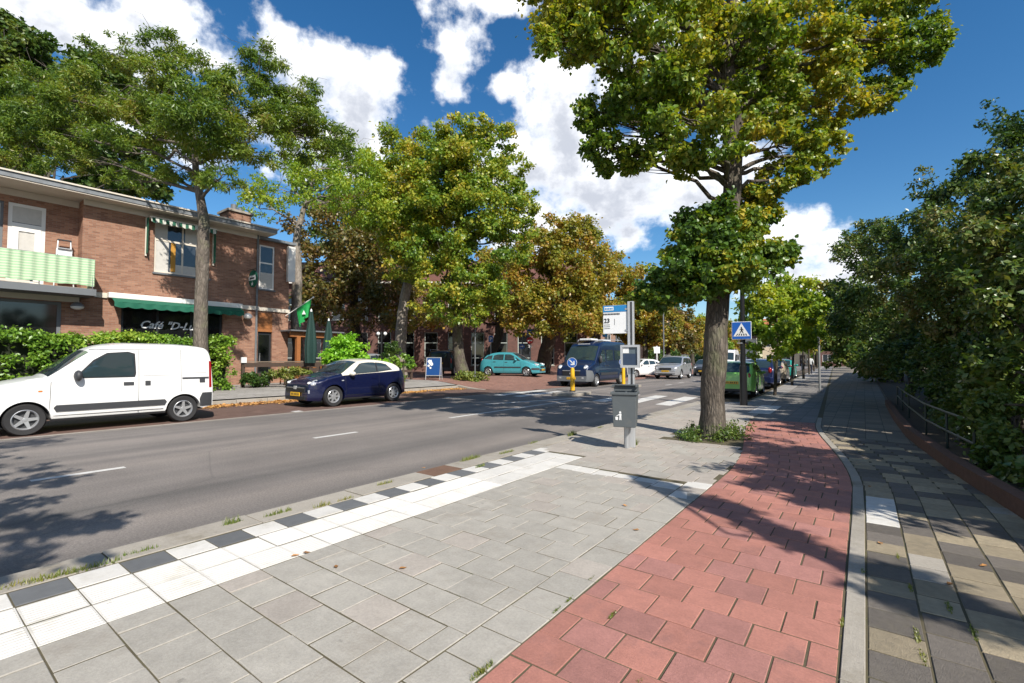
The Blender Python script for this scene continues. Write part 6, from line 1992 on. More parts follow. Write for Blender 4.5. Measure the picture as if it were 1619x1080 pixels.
make_car('hatchback', 'turquoise green car parked fourth along the near kerb', (-5.0, 41.5, 0), R(90 + 2), S_HATCH(), paint('paint_seagreen', (.03, .32, .27)))
cx = at(692, 585, 31)
make_car('estate_car', 'dark car with red tail lamps behind the advertising board', (cx.x - 1.6, cx.y + 2.6, .35), R(118), S_SUV(L=4.2), P_BLACK)
cx = at(590, 575, 30)
make_car('saloon_car', 'grey car glimpsed behind the round bush', (cx.x, cx.y, .35), R(100), S_HATCH(), P_SILVER)


# ================================================================== street furniture
def post(mb, x, y, z0, z1, r, seg=10, lean=(0, 0)):
    return mb.tube([(x, y, z0), (x + lean[0], y + lean[1], z1)], r, seg)


# camera-facing frame: signs here face the traffic (towards -Y)
# ---- bus stop
bs = empty('bus_stop', (-2.97, 7.17, .06), R(10), 'bus stop pole with route sign 23 and timetable case', 'bus stop')
MB().box((0, 0, 1.16), (.10, .075, 2.32)).build('pole', M['alu'], bs, bevel=.008)
MB().box((.012, -.0385, 1.62), (.03, .006, 1.38)).build('pole_groove', M['plastic_dark'], bs)
sp = MB().box((-.255, 0, 2.04), (.39, .035, .46)).build('route_sign', M['sign_white'], bs, bevel=.006)
MB().box((-.255, -.0185, 2.215), (.39, .006, .105)).build('header', M['sign_cyan'], sp)
MB().box((-.35, -.023, 2.218), (.15, .005, .06)).build('header_plate', M['sign_white'], sp)
for k in range(5):
    MB().box((-.405 + k * .027, -.0265, 2.216), (.018, .003, .026)).build('letter', M['sign_cyan'], sp)
for k in range(11):
    MB().box((-.435 + k * .025, -.019, 2.128), (.017, .004, .026)).build('letter', M['ink'], sp)
letters(sp, '23', .10, M['ink'], (-.385, -.021, 1.99), (R(90), 0, 0), 0, .001)
for k in range(3):
    MB().box((-.385, -.019, 1.955 - k * .03), (.10, .003, .009)).build('text_line', M['bin_grey'], sp)
MB().box((-.26, -.019, 2.0), (.006, .003, .10)).build('divider', M['bin_grey'], sp)
for z in (1.86, 2.2):
    MB().box((-.06, 0, z), (.06, .05, .03)).build('clamp', M['steel'], bs)
tc_ = MB()
for (a, b, c, d) in ((-.15, .15, 1.585, 1.62), (-.15, .15, 1.26, 1.30), (-.15, -.115, 1.30, 1.585), (.115, .15, 1.30, 1.585)):
    tc_.bb((a, -.085, c), (b, -.025, d))
case = tc_.build('timetable_case', M['alu'], bs)
case.location = (-.0, -.02, 0)
MB().bb((-.115, -.06, 1.30), (.115, -.045, 1.585)).build('timetable', pm('timetable_paper', (.10, .13, .15), .3, var=.2, scale=12), case)
MB().bb((-.112, -.066, 1.49), (-.02, -.061, 1.58)).build('leaflet', M['sign_white'], case)
MB().bb((-.112, -.066, 1.305), (.112, -.061, 1.482)).build('timetable_sheet', pm('timetable_blue', (.03, .05, .09), .3, var=.3, scale=14), case)
# ---- litter bin on the same post line
lb = empty('litter_bin', (-3.0, 7.02, .06), R(16), 'dark grey litter bin with white thrower symbol on its front', 'litter bin')
wv = MB()
def ring(hx, hy, z): return [(-hx, -hy, z), (hx, -hy, z), (hx, hy, z), (-hx, hy, z)]
q = ring(.165, .13, .36) + ring(.185, .155, .86)
wv.add([(x, y - .12, z) for (x, y, z) in q], [(3, 2, 1, 0), (0, 1, 5, 4), (1, 2, 6, 5), (2, 3, 7, 6), (3, 0, 4, 7)])
wv.build('body', M['bin_grey'], lb, bevel=.012)
rim = MB()
for (a, b, c, d) in ((-.20, .20, -.295, -.265), (-.20, .20, .02, .05), (-.20, -.17, -.265, .02), (.17, .20, -.265, .02)):
    rim.bb((a, c, .855), (b, d, .895))
rim.build('rim', M['bin_grey'], lb, bevel=.006)
hood = MB().bb((-.19, .005, .895), (.19, .035, 1.0)).bb((-.19, -.20, .97), (-.165, .005, 1.0)).bb((.165, -.20, .97), (.19, .005, 1.0)).bb((-.165, -.04, .985), (.165, .005, 1.0)).build('hood', M['bin_grey'], lb)
MB().bb((-.16, -.25, .78), (.16, .01, .79)).build('inner', M['ink'], lb)
MB().cyl((.0, .06, 0), .045, 1.0, 10).build('post', M['steel'], lb)
# symbol: figure dropping litter into a basket (white sticker), slightly proud of the front
sx, sz, fy = -.075, .47, -.2552
def on_front(poly, nm, mat, off=.0):
    # front face leans: y goes from -.25 at z .36 to -.275 at z .86
    o = Vector((sx, -.25 - .05 * (sz - .36) - .004 - off, sz))
    up = Vector((0, -.05, 1)).normalized()
    MB().prism(poly, .003, o, (1, 0, 0), up, (0, -1, 0)).build(nm, mat, lb)
on_front([(.018 + .016 * math.cos(a), .118 + .017 * math.sin(a)) for a in [k * math.pi / 5 for k in range(10)]], 'symbol_head', M['sign_white'])
on_front([(.0, .0), (.014, .0), (.017, .045), (.022, .0), (.036, .0), (.034, .055), (.038, .098), (.004, .098), (-.028, .070), (-.022, .062), (.004, .078), (.006, .05)], 'symbol_body', M['sign_white'])
on_front([(-.052, .0), (-.018, .0), (-.013, .048), (-.057, .048)], 'symbol_basket', M['sign_white'])
on_front([(-.042, .056), (-.030, .056), (-.030, .066), (-.042, .066)], 'symbol_litter', M['sign_white'])
# ---- lamp post with pedestrian crossing sign
lp_ = empty('lamp_post', (-2.95, 15.75, .05), 0, 'tall black lamp post with a hooked top carrying the crossing sign', 'lamp post')
mb = MB()
pth = [(0, 0, 0), (0, 0, 1.2), (0, 0, 1.21), (.02, 0, 4), (.03, 0, 7.2)]
mb.tube(pth, [.105, .10, .075, .06, .045], 12)
hk = [Vector((.03, 0, 7.2))] + [Vector((.03 - .28 + .28 * math.cos(a), 0, 7.75 + .38 * math.sin(a))) for a in [k * math.pi / 8 for k in range(0, 8)]]
mb.tube(hk, .04, 8)
mb.build('column', M['black_metal'], lp_, smooth=50)
MB().lathe([(.001, .12), (.08, .11), (.14, .03), (.15, -.05), (.10, -.12), (.001, -.13)], 14, (-.53, 0, 7.72)).build('lantern', M['lamp_dome'], lp_, smooth=50)
MB().box((-.06, -.08, 1.9), (.14, .10, .03)).build('clamp', M['steel'], lp_)


def square_sign(name, label, loc, rz, size, parts, post_h=None, cat='sign', pr=.03, group=None, back=M['steel']):
    t = empty(name, loc, rz, label, cat, group)
    return t


cs = empty('crossing_sign', (-2.95, 15.62, 2.33), R(8), 'blue square pedestrian crossing sign on the black lamp post', 'sign')
s = .27
MB().box((0, .0, 0), (2 * s, .012, 2 * s)).build('plate', M['sign_white'], cs, bevel=.005)
MB().box((0, -.009, 0), (2 * s - .03, .005, 2 * s - .03)).build('field', M['sign_blue'], cs)
MB().prism([(-.225, -.175), (.225, -.175), (0, .225)], .004, (0, -.0115, 0), (1, 0, 0), (0, 0, 1), (0, -1, 0)).build('triangle', M['sign_white'], cs)
for k in range(5):
    x = -.14 + k * .07
    MB().prism([(x - .02, -.155), (x + .012, -.155), (x + .022 - x * .25, -.095), (x - .006 - x * .25, -.095)], .003, (0, -.0158, 0), (1, 0, 0), (0, 0, 1), (0, -1, 0)).build('bar', M['ink'], cs)
MB().prism([(.02 * math.cos(a), .09 + .022 * math.sin(a)) for a in [k * math.pi / 5 for k in range(10)]], .003, (0, -.0158, 0), (1, 0, 0), (0, 0, 1), (0, -1, 0)).build('walker_head', M['ink'], cs)
MB().prism([(-.05, -.075), (-.03, -.082), (.0, -.02), (.035, -.08), (.055, -.07), (.022, .01), (.022, .035), (.05, .0), (.06, .012), (.022, .066), (-.018, .066), (-.055, .02), (-.045, .008), (-.016, .036), (-.016, .0)], .003, (0, -.0158, 0), (1, 0, 0), (0, 0, 1), (0, -1, 0)).build('walker_body', M['ink'], cs)
MB().box((0, .03, 0), (.06, .05, .4)).build('bracket', M['steel'], cs)
# ---- thin grey post on the footpath
gpost = empty('grey_post', (-1.50, 23.7, .06), 0, 'slim grey post standing between cycle path and footpath', 'post')
MB().cyl((0, 0, 0), .10, .06, 10).build('foot', M['steel'], gpost)
MB().cyl((0, 0, .05), .045, 2.35, 10).build('shaft', M['steel'], gpost)
MB().lathe([(.05, 2.40), (.045, 2.43), (.001, 2.45)], 10).build('cap', M['steel'], gpost)
# ---- yellow bollards with blue arrow discs on the islands
def bollard(loc, label, disc=True):
    t = empty('island_bollard', loc, R(12), label, 'bollard', 'yellow island bollards')
    MB().tube([(0, 0, 0), (0, 0, .9), (0, 0, 1.0)], [.095, .085, .06], 12).build('shaft', M['yellow'], t, smooth=40)
    MB().cyl((0, 0, -.0), .13, .05, 12).build('foot', M['plastic_dark'], t)
    if disc:
        d = MB().lathe([(.001, -.02), (.20, -.02), (.21, 0), (.20, .02), (.001, .02)], 24, (0, -.03, 1.20), 'Y').build('disc', M['sign_blue'], t, smooth=40)
        MB().lathe([(.197, -.028), (.21, -.028), (.21, -.02), (.197, -.02)], 24, (0, -.03, 1.20), 'Y').build('disc_edge', M['sign_white'], d)
        MB().prism([(-.10, .13), (-.13, .10), (.03, -.05), (-.06, -.05), (-.06, -.10), (.11, -.10), (.11, .07), (.06, .07), (.06, -.02)], .004, (-.0, -.055, 1.20), (1, 0, 0), (0, 0, 1), (0, -1, 0)).build('arrow', M['sign_white'], d)
    return t


bollard((-9.72, 17.25, .12), 'yellow bollard with blue arrow disc on the nearer traffic island')
bollard((-10.05, 23.2, .12), 'yellow bollard seen beneath the timetable case')
# ---- advertising board
c = at(686, 590, 26.0)
ab = empty('advertising_board', (c.x, c.y, gz(c.x)), R(28), 'blue folding advertising board with white splashes beside the bushy lime', 'sign')
for sgn in (-1, 1):
    fr = MB()
    tilt = Matrix.Rotation(R(9) * -sgn, 3, 'X')
    def tb(a, b): return [tuple(tilt @ Vector((0, 0, 0)) + Vector(p)) for p in (a, b)]
    for x in (-.40, .40):
        fr.tube([(x, sgn * .22, 0), (x, sgn * .02, 1.22)], .022, 6)
    for z in (.22, 1.20):
        y = sgn * (.22 - .20 * z / 1.22)
        fr.tube([(-.40, y, z), (.40, y, z)], .022, 6)
    f_ = fr.build('frame', M['alu'], ab)
    z0, z1 = .25, 1.18
    y0, y1 = sgn * (.22 - .20 * z0 / 1.22), sgn * (.22 - .20 * z1 / 1.22)
    MB().add([(-.38, y0, z0), (.38, y0, z0), (.38, y1, z1), (-.38, y1, z1), (-.38, y0 - sgn * .02, z0), (.38, y0 - sgn * .02, z0), (.38, y1 - sgn * .02, z1), (-.38, y1 - sgn * .02, z1)],
             [(0, 1, 2, 3), (7, 6, 5, 4), (0, 4, 5, 1), (3, 2, 6, 7), (0, 3, 7, 4), (1, 5, 6, 2)]).build('poster', pm('poster_blue', (.008, .055, .20), .4), f_)
    if sgn == -1:
        for (px_, pz_, r_) in ((-.20, .98, .13), (-.10, .85, .10), (-.26, .76, .07), (-.16, .64, .06)):
            y = sgn * (.22 - .20 * pz_ / 1.22) - .012
            rr = random.Random(int(pz_ * 100))
            poly = [(px_ + math.cos(a) * r_ * rr.uniform(.7, 1.2), pz_ + math.sin(a) * r_ * rr.uniform(.7, 1.2)) for a in [k * math.pi / 7 for k in range(14)]]
            MB().prism([(p[0], p[1] - pz_) for p in poly], .004, (0, y, pz_), (1, 0, 0), (0, .16, .987), (0, -1, 0)).build('splash', M['sign_white'], f_)
# ---- signs along the side street
def pole_sign(name, label, px, d, ztop, shapes, r=.03, mat='steel', face=YAW, group=None):
    c = at(px, 590, d)
    z = mouth_z(c.x) if c.y > 17.6 else gz(c.x)
    t = empty(name, (c.x, c.y, z), face, label, 'sign', group)
    MB().cyl((0, .03, 0), r, ztop, 8).build('pole', M[mat], t)
    for kind, zc, sz_, col, extra in shapes:
        if kind == 'sq':
            p = MB().box((0, -.01, zc), (sz_[0], .02, sz_[1])).build('panel', M['sign_white'], t)
            MB().box((0, -.023, zc), (sz_[0] - .04, .006, sz_[1] - .04)).build('field', M[col], p)
        else:
            p = MB().lathe([(.001, -.02), (sz_[0], -.02), (sz_[0], .0), (.001, .0)], 20, (0, -.005, zc), 'Y').build('panel', M[col], t)
        if extra == 'P':
            l = link('letter', text_mesh('P', .36, M['sign_white'], 0, .01), p)
            l.location = (0, -.03, zc - .13); l.rotation_euler = (R(90), 0, 0)
        elif extra == 'bar':
            MB().box((0, -.028, zc), (sz_[0] * 1.4, .005, .10)).build('bar', M['sign_white'], p)
        elif extra == 'bike':
            for s_ in (-1, 1):
                MB().lathe([(.075, -.028), (.055, -.028)], 14, (s_ * .10, 0, zc - .05), 'Y').build('cycle_wheel', M['sign_white'], p)
            MB().prism([(-.10, -.05), (-.04, .06), (.07, .06), (.10, -.05), (.08, -.05), (.055, .03), (.0, -.05), (-.02, -.045), (-.03, .03), (-.085, -.05)], .003, (0, -.028, zc), (1, 0, 0), (0, 0, 1), (0, -1, 0)).build('cycle_frame', M['sign_white'], p)
        elif extra == 'arrow':
            MB().prism([(-.14, -.03), (.04, -.03), (.04, -.09), (.15, 0), (.04, .09), (.04, .03), (-.14, .03)], .003, (0, -.026, zc), (1, 0, 0), (0, 0, 1), (0, -1, 0)).build('arrow', M['sign_white'], p)
    return t


pole_sign('parking_sign', 'blue parking sign on a thin grey pole left of the turquoise car', 776, 37, 3.0, [('sq', 2.72, (.36, .52), 'sign_blue', 'P')])
pole_sign('cycle_sign', 'small blue disc sign behind the turquoise car roof', 825, 36, 2.35, [('o', 2.1, (.20,), 'sign_blue', 'arrow')])
pole_sign('no_entry_sign', 'red no entry disc under a blue cycle sign', 838, 36, 3.5, [('sq', 3.2, (.46, .46), 'sign_blue', 'bike'), ('o', 2.55, (.27,), 'sign_red', 'bar'), ('sq', 2.12, (.28, .22), 'sign_white', None)])
pole_sign('street_pole', 'slim dark pole beside the trunk of the bushy lime', 751, 26.6, 2.9, [], .035, 'grey_paint')
pole_sign('street_lamp', 'grey street lamp pole rising in front of the yellow chestnut', 826, 38, 5.4, [], .05, 'grey_paint')
pole_sign('far_bus_stop', 'white far bus stop board across the street behind the silver car', 1039, 40, 2.6, [('sq', 2.25, (.5, .55), 'sign_white', None)], .05, 'sign_white')
pole_sign('far_lamp', 'dark lamp pole behind the silver car', 1050, 42, 6.5, [], .06, 'grey_paint')
pole_sign('blue_route_sign', 'small blue sign above the camper van roof', 957, 44, 3.9, [('sq', 3.55, (.5, .7), 'sign_cyan', None)], .04, 'steel')
# ---- street lantern with two globes by the small bush
c = at(603, 575, 27)
ln = empty('globe_lantern', (c.x, c.y, gz(c.x)), YAW, 'dark post with two small white globes near the dark bush', 'lamp post')
MB().cyl((0, 0, 0), .05, 2.7, 8).build('column', M['black_metal'], ln)
MB().tube([(-.20, 0, 2.45), (0, 0, 2.35), (.20, 0, 2.45)], .02, 6).build('arm', M['black_metal'], ln)
for s_ in (-1, 1):
    MB().lathe([(.001, -.11), (.07, -.085), (.11, 0), (.07, .085), (.001, .11)], 12, (s_ * .20, 0, 2.58)).build('globe', M['sign_white'], ln, smooth=60)

# ---- terrace fence: posts and boards
tf = empty('terrace_fence', (-19.9, 8.7, gz(-19.9)), 0, 'low brown timber fence round the cafe terrace', 'fence')
for k in range(6):
    y = k * 1.75
    MB().box((0, y, .48), (.11, .11, 1.0)).build('post', M['wood_dark'], tf)
for k in range(5):
    y = k * 1.75 + .875
    MB().box((.075, y, .88), (.035, 1.74, .17)).build('board', M['wood_dark'], tf)
    MB().box((.075, y, .48), (.035, 1.74, .13)).build('board', M['wood_dark'], tf)
    MB().box((0, y, 1.005), (.17, 1.742, .04)).build('cap_board', pm('wood_worn', (.20, .15, .11), .7, var=.3, scale=9), tf)
mbx = MB().box((0.10, -.02, 1.08), (.06, .20, .22)).build('notice', M['sign_white'], tf)
# pergola bar
c0 = Vector((-21.6, 11.9, gz(-21.6)))
pg = empty('wooden_pergola', tuple(c0), 0, 'orange timber pergola bar at the cafe side', 'pergola')
for (dx, dy) in ((0, 0), (0, 1.75), (-1.6, 0), (-1.6, 1.75)):
    MB().box((dx, dy, 1.1), (.18, .18, 2.2)).build('post', M['wood_orange'], pg)
for dx in (0, -1.6):
    MB().box((dx + .03, .9, 2.30), (.10, 2.6, .24)).build('beam', M['wood_orange'], pg)
MB().box((-.8, .9, 2.47), (2.2, 2.8, .06)).build('roof_sheet', M['grey_paint'], pg)
MB().box((-.05, .9, .55), (.10, 1.5, 1.0)).build('counter', M['wood_dark'], pg)
# closed parasols
def parasol(px, d, ztop, label):
    c = at(px, 560, d)
    z = gz(c.x)
    t = empty('closed_parasol', (c.x, c.y, z), 0, label, 'parasol', 'closed parasols on the terrace')
    MB().cyl((0, 0, 0), .025, ztop, 8).build('pole', M['wood_dark'], t)
    pr = MB()
    n = 16
    for i in range(9):
        u = i / 8
        r = .05 + .17 * math.sin(min(1, u * 1.15) * math.pi * .5) * (1 - .25 * max(0, u - .7) / .3)
        for k in range(n):
            a = 2 * math.pi * k / n
            q = r * (1 + .22 * (k % 2))
            pr.v.append((q * math.cos(a), q * math.sin(a), ztop - .05 - u * (ztop - 1.0)))
    for i in range(8):
        for k in range(n):
            k2 = (k + 1) % n
            pr.f.append((i * n + k, (i + 1) * n + k, (i + 1) * n + k2, i * n + k2))
    pr.build('canopy', M['parasol'], t, smooth=30)
    MB().lathe([(.001, .08), (.03, .04), (.045, -.04), (.05, -.08)], 8, (0, 0, ztop)).build('finial', M['sign_white'], t)
    MB().lathe([(.001, .08), (.28, .06), (.30, 0)], 14).build('foot', M['kerb_concrete'], t)
    return t


parasol(491, 20.6, 3.25, 'dark closed parasol in front of the pergola')
parasol(519, 22.5, 3.0, 'lighter green closed parasol beside the round bush')
# terrace chairs and table
def chair(loc, rz, label):
    t = empty('terrace_chair', loc, rz, label, 'chair', 'terrace chairs')
    for (x, y, h) in ((-.2, -.2, .45), (.2, -.2, .45), (-.2, .2, .92), (.2, .2, .92)):
        MB().box((x, y, h / 2), (.04, .04, h)).build('leg', M['wood_orange'], t)
    MB().box((0, 0, .45), (.44, .44, .035)).build('seat', M['wood_orange'], t)
    for z in (.62, .74, .86):
        MB().box((0, .21, z), (.38, .025, .07)).build('slat', M['wood_orange'], t)


chair((-20.7, 12.9, gz(-20.7)), R(200), 'orange wooden chair by the closed parasol')
chair((-20.8, 11.0, gz(-20.7)), R(20), 'orange wooden chair nearer the cafe door')
tb = empty('terrace_table', (-20.75, 11.95, gz(-20.7)), 0, 'small round table between the terrace chairs', 'table')
MB().lathe([(.001, .74), (.36, .74), (.36, .71), (.001, .71)], 18).build('table_top', M['wood_orange'], tb)
MB().cyl((0, 0, .02), .035, .70, 8).build('column', M['black_metal'], tb)
MB().lathe([(.001, .04), (.22, .03), (.22, 0)], 14).build('foot', M['black_metal'], tb)

# ---- garden wall and railing on the right
wl = [(1.55, 3.2), (1.22, 5.0), (1.03, 6.4), (.83, 8.0), (.70, 9.6), (.58, 11.1), (.52, 14.0), (.50, 18.5)]
gw = MB()
n = len(wl)
for (x, y) in wl:
    gw.v += [(x, y, .05), (x, y, .22), (x + .12, y, .225), (x + .12, y, .05)]
for i in range(n - 1):
    for a, b in ((0, 1), (1, 2), (2, 3)):
        gw.f.append((4 * i + a, 4 * i + b, 4 * i + 4 + b, 4 * i + 4 + a))
gwo = gw.build('garden_wall', pm('edge_brick', (.13, .065, .045), .85, var=.35, scale=14, bump=.5))
tag(gwo, 'low red brick edging wall below the green railing', 'wall')
rg = empty('garden_railing', (1.0, 9.5, .2), 0, 'dark green tubular railing above the low garden wall', 'railing')
rl_ = [(1.10, 8.3), (.98, 9.6), (.86, 11.1), (.80, 14.0), (.78, 18.0)]
for z in (.38, .66):
    MB().tube([(x, y, z) for (x, y) in rl_], .018, 8).wb('rail', pm('rail_green', (.012, .03, .027), .4), rg)
for (x, y) in ((1.10, 8.3), (.98, 9.6), (.86, 11.1), (.80, 14.0), (.79, 16.0), (.78, 18.0)):
    MB().tube([(x, y, .1), (x, y, .67)], .016, 6).wb('upright', M['rail_green'], rg)
# garden soil behind the wall
gs = strip('garden_soil', lambda y: interp([(b, a) for a, b in wl], y) + .12, lambda y: 6.3, frange(3.2, 18.5, .8) + frange(20, 100, 5), .12, M['soil'])
tag(gs, 'dark garden soil behind the low wall', 'soil', kind='structure')

# ---- walkers far along the path
def person(loc, rz, label, coat, legs, h=1.72, stride=.28):
    t = empty('person', loc, rz, label, 'person')
    k = h / 1.72
    J = {'pelvis': (0, 0, .92), 'chest': (0, -.02, 1.28), 'neck': (0, -.01, 1.46), 'head': (0, .02, 1.60), 'crown': (0, .02, 1.70),
         'hl': (.10, 0, .88), 'kl': (.11, stride * .55, .49), 'al': (.11, stride * .9 - .06, .08), 'tl': (.12, stride * .9 + .12, .04),
         'hr': (-.10, 0, .88), 'kr': (-.11, -stride * .2, .49), 'ar': (-.11, -stride * .95, .13), 'tr': (-.12, -stride * .95 + .14, .04),
         'sl': (.19, -.02, 1.40), 'el': (.25, -.14, 1.14), 'wl': (.25, -.02, .92), 'fl': (.24, .02, .82), 'sr': (-.19, -.02, 1.40), 'er': (-.25, .06, 1.14), 'wr': (-.24, .20, .96), 'fr': (-.23, .25, .87)}
    Rd = {'pelvis': .15, 'chest': .17, 'neck': .06, 'head': .105, 'crown': .07, 'hl': .10, 'kl': .07, 'al': .05, 'tl': .04, 'hr': .10, 'kr': .07, 'ar': .05, 'tr': .04, 'sl': .075, 'el': .055, 'wl': .04, 'fl': .035, 'sr': .075, 'er': .055, 'wr': .04, 'fr': .035}
    E_ = [('pelvis', 'chest'), ('chest', 'neck'), ('neck', 'head'), ('head', 'crown'), ('pelvis', 'hl'), ('hl', 'kl'), ('kl', 'al'), ('al', 'tl'), ('pelvis', 'hr'), ('hr', 'kr'), ('kr', 'ar'), ('ar', 'tr'), ('chest', 'sl'), ('sl', 'el'), ('el', 'wl'), ('wl', 'fl'), ('chest', 'sr'), ('sr', 'er'), ('er', 'wr'), ('wr', 'fr')]
    ks = list(J)
    me = bpy.data.meshes.new('body')
    me.from_pydata([tuple(c_ * k for c_ in J[q]) for q in ks], [(ks.index(a), ks.index(b)) for a, b in E_], [])
    ob = bpy.data.objects.new('tmp_body', me)
    COL.objects.link(ob)
    md = ob.modifiers.new('skin', 'SKIN')
    for i, q in enumerate(ks):
        me.skin_vertices[0].data[i].radius = (Rd[q] * k, Rd[q] * k)
    me.skin_vertices[0].data[0].use_root = True
    ob.modifiers.new('sub', 'SUBSURF').levels = 2
    bpy.context.view_layer.update()
    m2 = bpy.data.meshes.new_from_object(ob.evaluated_get(bpy.context.evaluated_depsgraph_get()))
    bpy.data.objects.remove(ob)
    skin = pm('skin', (.45, .28, .20), .6)
    hair = pm('hair', (.05, .035, .025), .8)
    m2.materials.clear()
    for m_ in (coat, legs, skin, hair): m2.materials.append(m_)
    for p in m2.polygons:
        c_ = p.center / k
        p.material_index = 1 if c_.z < .93 and abs(c_.x) < .2 else 0
        if c_.z > 1.49: p.material_index = 3 if (c_.y < .05 or c_.z > 1.66) else 2
        if abs(c_.x) > .2 and c_.z < .93: p.material_index = 2
        p.use_smooth = True
    link('body', m2, t)
    return t


person((-4.05, 52.5, .06), R(6), 'person in a pale top and dark trousers walking away down the path', pm('coat_pale', (.55, .57, .58), .8), pm('trousers', (.03, .04, .07), .8))
person((-6.2, 70.0, .06), R(6), 'person in dark clothes farther down the path', pm('coat_dark', (.03, .03, .035), .8), pm('trousers', (.03, .04, .07), .8))

# ================================================================== weeds, litter, fallen leaves
def tuft_mesh(n, h, spread, seed, lean=.9):
    rng = np.random.default_rng(seed)
    vs, fs = [], []
    for i in range(n):
        a = rng.random() * 6.283
        r = spread * rng.random() ** .7
        bx, by = r * .28 * math.cos(a), r * 1.7 * math.sin(a)
        hh = h * (.15 + .75 * rng.random() ** 1.6)
        la = rng.random() * 6.283
        lx, ly = math.cos(la) * hh * lean * rng.random(), math.sin(la) * hh * lean * rng.random()
        w = .0012 + .0022 * rng.random()
        sx_, sy_ = -math.sin(la) * w, math.cos(la) * w
        b = len(vs)
        vs += [(bx - sx_, by - sy_, 0), (bx + sx_, by + sy_, 0), (bx + lx * .4 - sx_ * .8, by + ly * .4 - sy_ * .8, hh * .6), (bx + lx * .4 + sx_ * .8, by + ly * .4 + sy_ * .8, hh * .6), (bx + lx, by + ly, hh)]
        fs += [(b, b + 1, b + 3), (b, b + 3, b + 2), (b + 2, b + 3, b + 4)]
    return np_mesh('tuft', np.array(vs), np.array(fs), LEAF_WEED)


def tuft_field(name, label, spots, seed):
    """grass growing in joints: nobody could count the blades"""
    vs, fs = [], []
    base = 0
    for i, (x, y, z, n, h, s_) in enumerate(spots):
        me = tuft_mesh(n * 4 if n > 9 else n, h, s_, seed + i)
        co = np.empty(len(me.vertices) * 3, np.float32); me.vertices.foreach_get('co', co)
        lo = np.empty(len(me.loops), np.int32); me.loops.foreach_get('vertex_index', lo)
        vs.append(co.reshape(-1, 3) + np.array([x, y, z])); fs.append(lo.reshape(-1, 3) + base)
        base += len(me.vertices)
        bpy.data.meshes.remove(me)
    o = link(name, np_mesh(name, np.concatenate(vs), np.concatenate(fs), LEAF_WEED))
    return tag(o, label, 'weeds', kind='stuff')


rr = random.Random(77)
sp_ = []
for (px, py, n, h, s_) in ((55, 918, 70, .05, .16), (90, 912, 40, .05, .08), (150, 897, 40, .06, .10), (225, 872, 30, .05, .07), (368, 828, 34, .09, .05), (440, 812, 46, .06, .08), (510, 800, 30, .07, .06), (545, 790, 24, .05, .06), (610, 765, 40, .06, .07), (745, 726, 90, .08, .14), (760, 738, 40, .06, .06), (800, 716, 60, .06, .12), (905, 688, 70, .12, .10), (845, 700, 30, .06, .1), (950, 676, 30, .05, .08)):
    # unproject on to the near paving
    k_ = at(px, py, 1.0) - Vector((0, 0, CAM_Z))
    t_ = (CAM_Z - .06) / -k_.z
    sp_.append((k_.x * t_, k_.y * t_, .055, n, h, s_))
for (px, py, n, h, s_) in ((762, 1062, 60, .03, .05), (900, 948, 20, .02, .03), (935, 915, 16, .02, .03), (1010, 1080, 12, .02, .03), (968, 972, 30, .02, .03), (880, 965, 20, .02, .03), (1332, 985, 20, .03, .03), (1365, 905, 20, .03, .03), (1440, 930, 30, .02, .04), (1500, 960, 40, .02, .05), (1450, 1005, 40, .025, .05), (1460, 1040, 30, .02, .05), (1540, 1000, 30, .02, .06), (1420, 880, 20, .02, .04), (1000, 700, 40, .10, .05), (1005, 704, 40, .16, .05)):
    k_ = at(px, py, 1.0) - Vector((0, 0, CAM_Z))
    t_ = (CAM_Z - .06) / -k_.z
    sp_.append((k_.x * t_, k_.y * t_, .055, n, h, s_))
# moss and blades along the joints
for k in range(220):
    y = rr.uniform(.3, 7)
    x = rr.choice((-3.236, -3.85, -4.13, -1.375, -1.64, -3.545, -.02, -.13, .29, .60))
    sp_.append((x + rr.uniform(-.006, .006), y, .050, rr.randint(3, 8), .014, .02))
tuft_field('joint_weeds', 'grass and moss growing in the paving joints', sp_, 300)
# plants at the foot of the big lime
bw = []
LEAF_WEED2 = leafmat('leaf_weed_green', [(.02, .045, .01), (.04, .075, .014), (.08, .11, .02), (.12, .12, .03)], .3)
for k in range(46):
    a, q = rr.uniform(0, 6.28), rr.uniform(.32, .74)
    bw.append((-2.2 + math.cos(a) * q * .85, 8.95 + math.sin(a) * q, .08 + rr.uniform(0, .10) + (.12 if math.cos(a) > .3 else 0) * rr.random(), .11, .11))
o = link('tree_pit_weeds', leaf_mesh('tree_pit_weeds', bw, 2400, .05, LEAF_WEED2, seed=401, wid=.5, up=.6))
tag(o, 'weeds and shoots round the foot of the big lime', 'weeds', kind='stuff')
MB().bb((PIT[0] - PIT[2], PIT[1] - PIT[3], .036), (PIT[0] + PIT[2], PIT[1] + PIT[3], .05)).build('tree_pit', M['soil'])
tag(bpy.data.objects['tree_pit'], 'earth of the tree pit', 'soil', kind='structure')
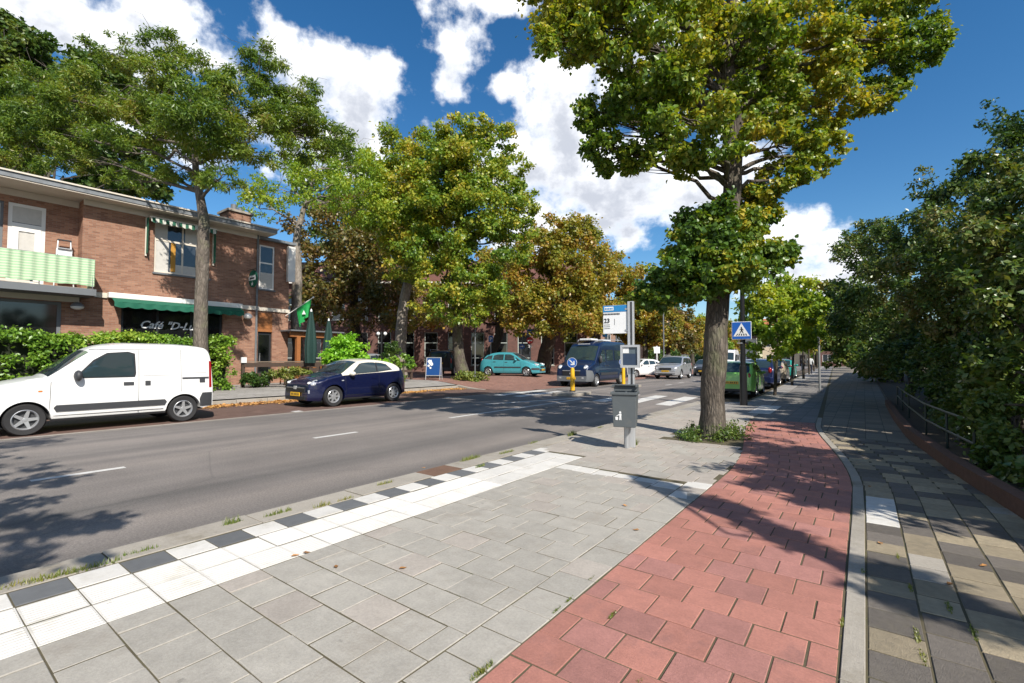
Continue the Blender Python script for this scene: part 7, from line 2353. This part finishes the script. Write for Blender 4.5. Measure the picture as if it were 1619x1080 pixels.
# shoots and litter at the foot of the bushy lime
c = Vector((-18.35, 19.9, gz(-18.35)))
bw = [(c.x + rr.uniform(-.3, 1.3), c.y + rr.uniform(-.9, .9), c.z - .12 + rr.uniform(0, .45), .22, .2) for _ in range(40)]
o = link('basal_shoots', leaf_mesh('basal_shoots', bw, 2600, .12, LEAF_WEED, seed=402, up=.6))
tag(o, 'yellowish shoots round the foot of the bushy lime', 'weeds', kind='stuff')
# fallen leaves along the far kerb
bw = [(rr.uniform(-16.4, -15.7) - (.3 if rr.random() < .3 else 0), rr.uniform(5, 17.4), .012, .25, .008) for _ in range(160)]
LEAF_FALLEN = leafmat('leaf_fallen', [(.14, .07, .03), (.24, .12, .045), (.34, .17, .05), (.30, .11, .03)], .1)
o = link('leaf_litter', leaf_mesh('leaf_litter', bw, 7000, .08, LEAF_FALLEN, seed=403, up=2.5, droop=0))
tag(o, 'brown leaf litter in the gutter of the parking strip', 'leaves', kind='stuff')
# single fallen leaves on the near paving
lm_ = None
LL = ['orange brown leaf in the middle of the grey slabs', 'curled leaf at the edge of the white band', 'second curled leaf at the edge of the white band', 'pale leaf right of the orange brown leaf on the slabs', 'leaf on the sand slabs below the white slab', 'leaf far over on the shaded footpath slabs', 'leaf on the dark slab of the footpath',
      'leaf beside the white slab on the footpath', 'leaf on the far part of the white band', 'small leaf near the red path on the grey slabs', 'small leaf below the last white tiles']
for li_, (px, py, zz) in enumerate(((531, 895, 0), (470, 878, 0), (488, 874, 0), (640, 898, 0), (1390, 858, 0), (1552, 895, 0), (1500, 925, 0), (1375, 770, 0), (668, 740, 0), (990, 800, 0), (1003, 838, 0))):
    k_ = at(px, py, 1.0) - Vector((0, 0, CAM_Z))
    t_ = (CAM_Z - .064) / -k_.z
    if lm_ is None:
        m_ = MB()
        pts = [(0, 0, 0), (.012, .018, .004), (.03, .020, .012), (.055, 0, .006), (.03, -.020, .010), (.012, -.018, .006), (-.02, .001, .003)]
        m_.add(pts, [(0, 1, 2), (0, 2, 3), (0, 3, 4), (0, 4, 5), (0, 5, 6), (0, 6, 1)])
        lm_ = m_.mesh('fallen_leaf', pm('dead_leaf', (.36, .17, .05), .8, var=.3, scale=30, island=.4))
    o = link('fallen_leaf', lm_, None, (k_.x * t_, k_.y * t_, .0655), (0, 0, rr.uniform(0, 6)))
    o.scale = (.75,) * 3
    tag(o, LL[li_], 'leaf', 'fallen leaves on the paving')
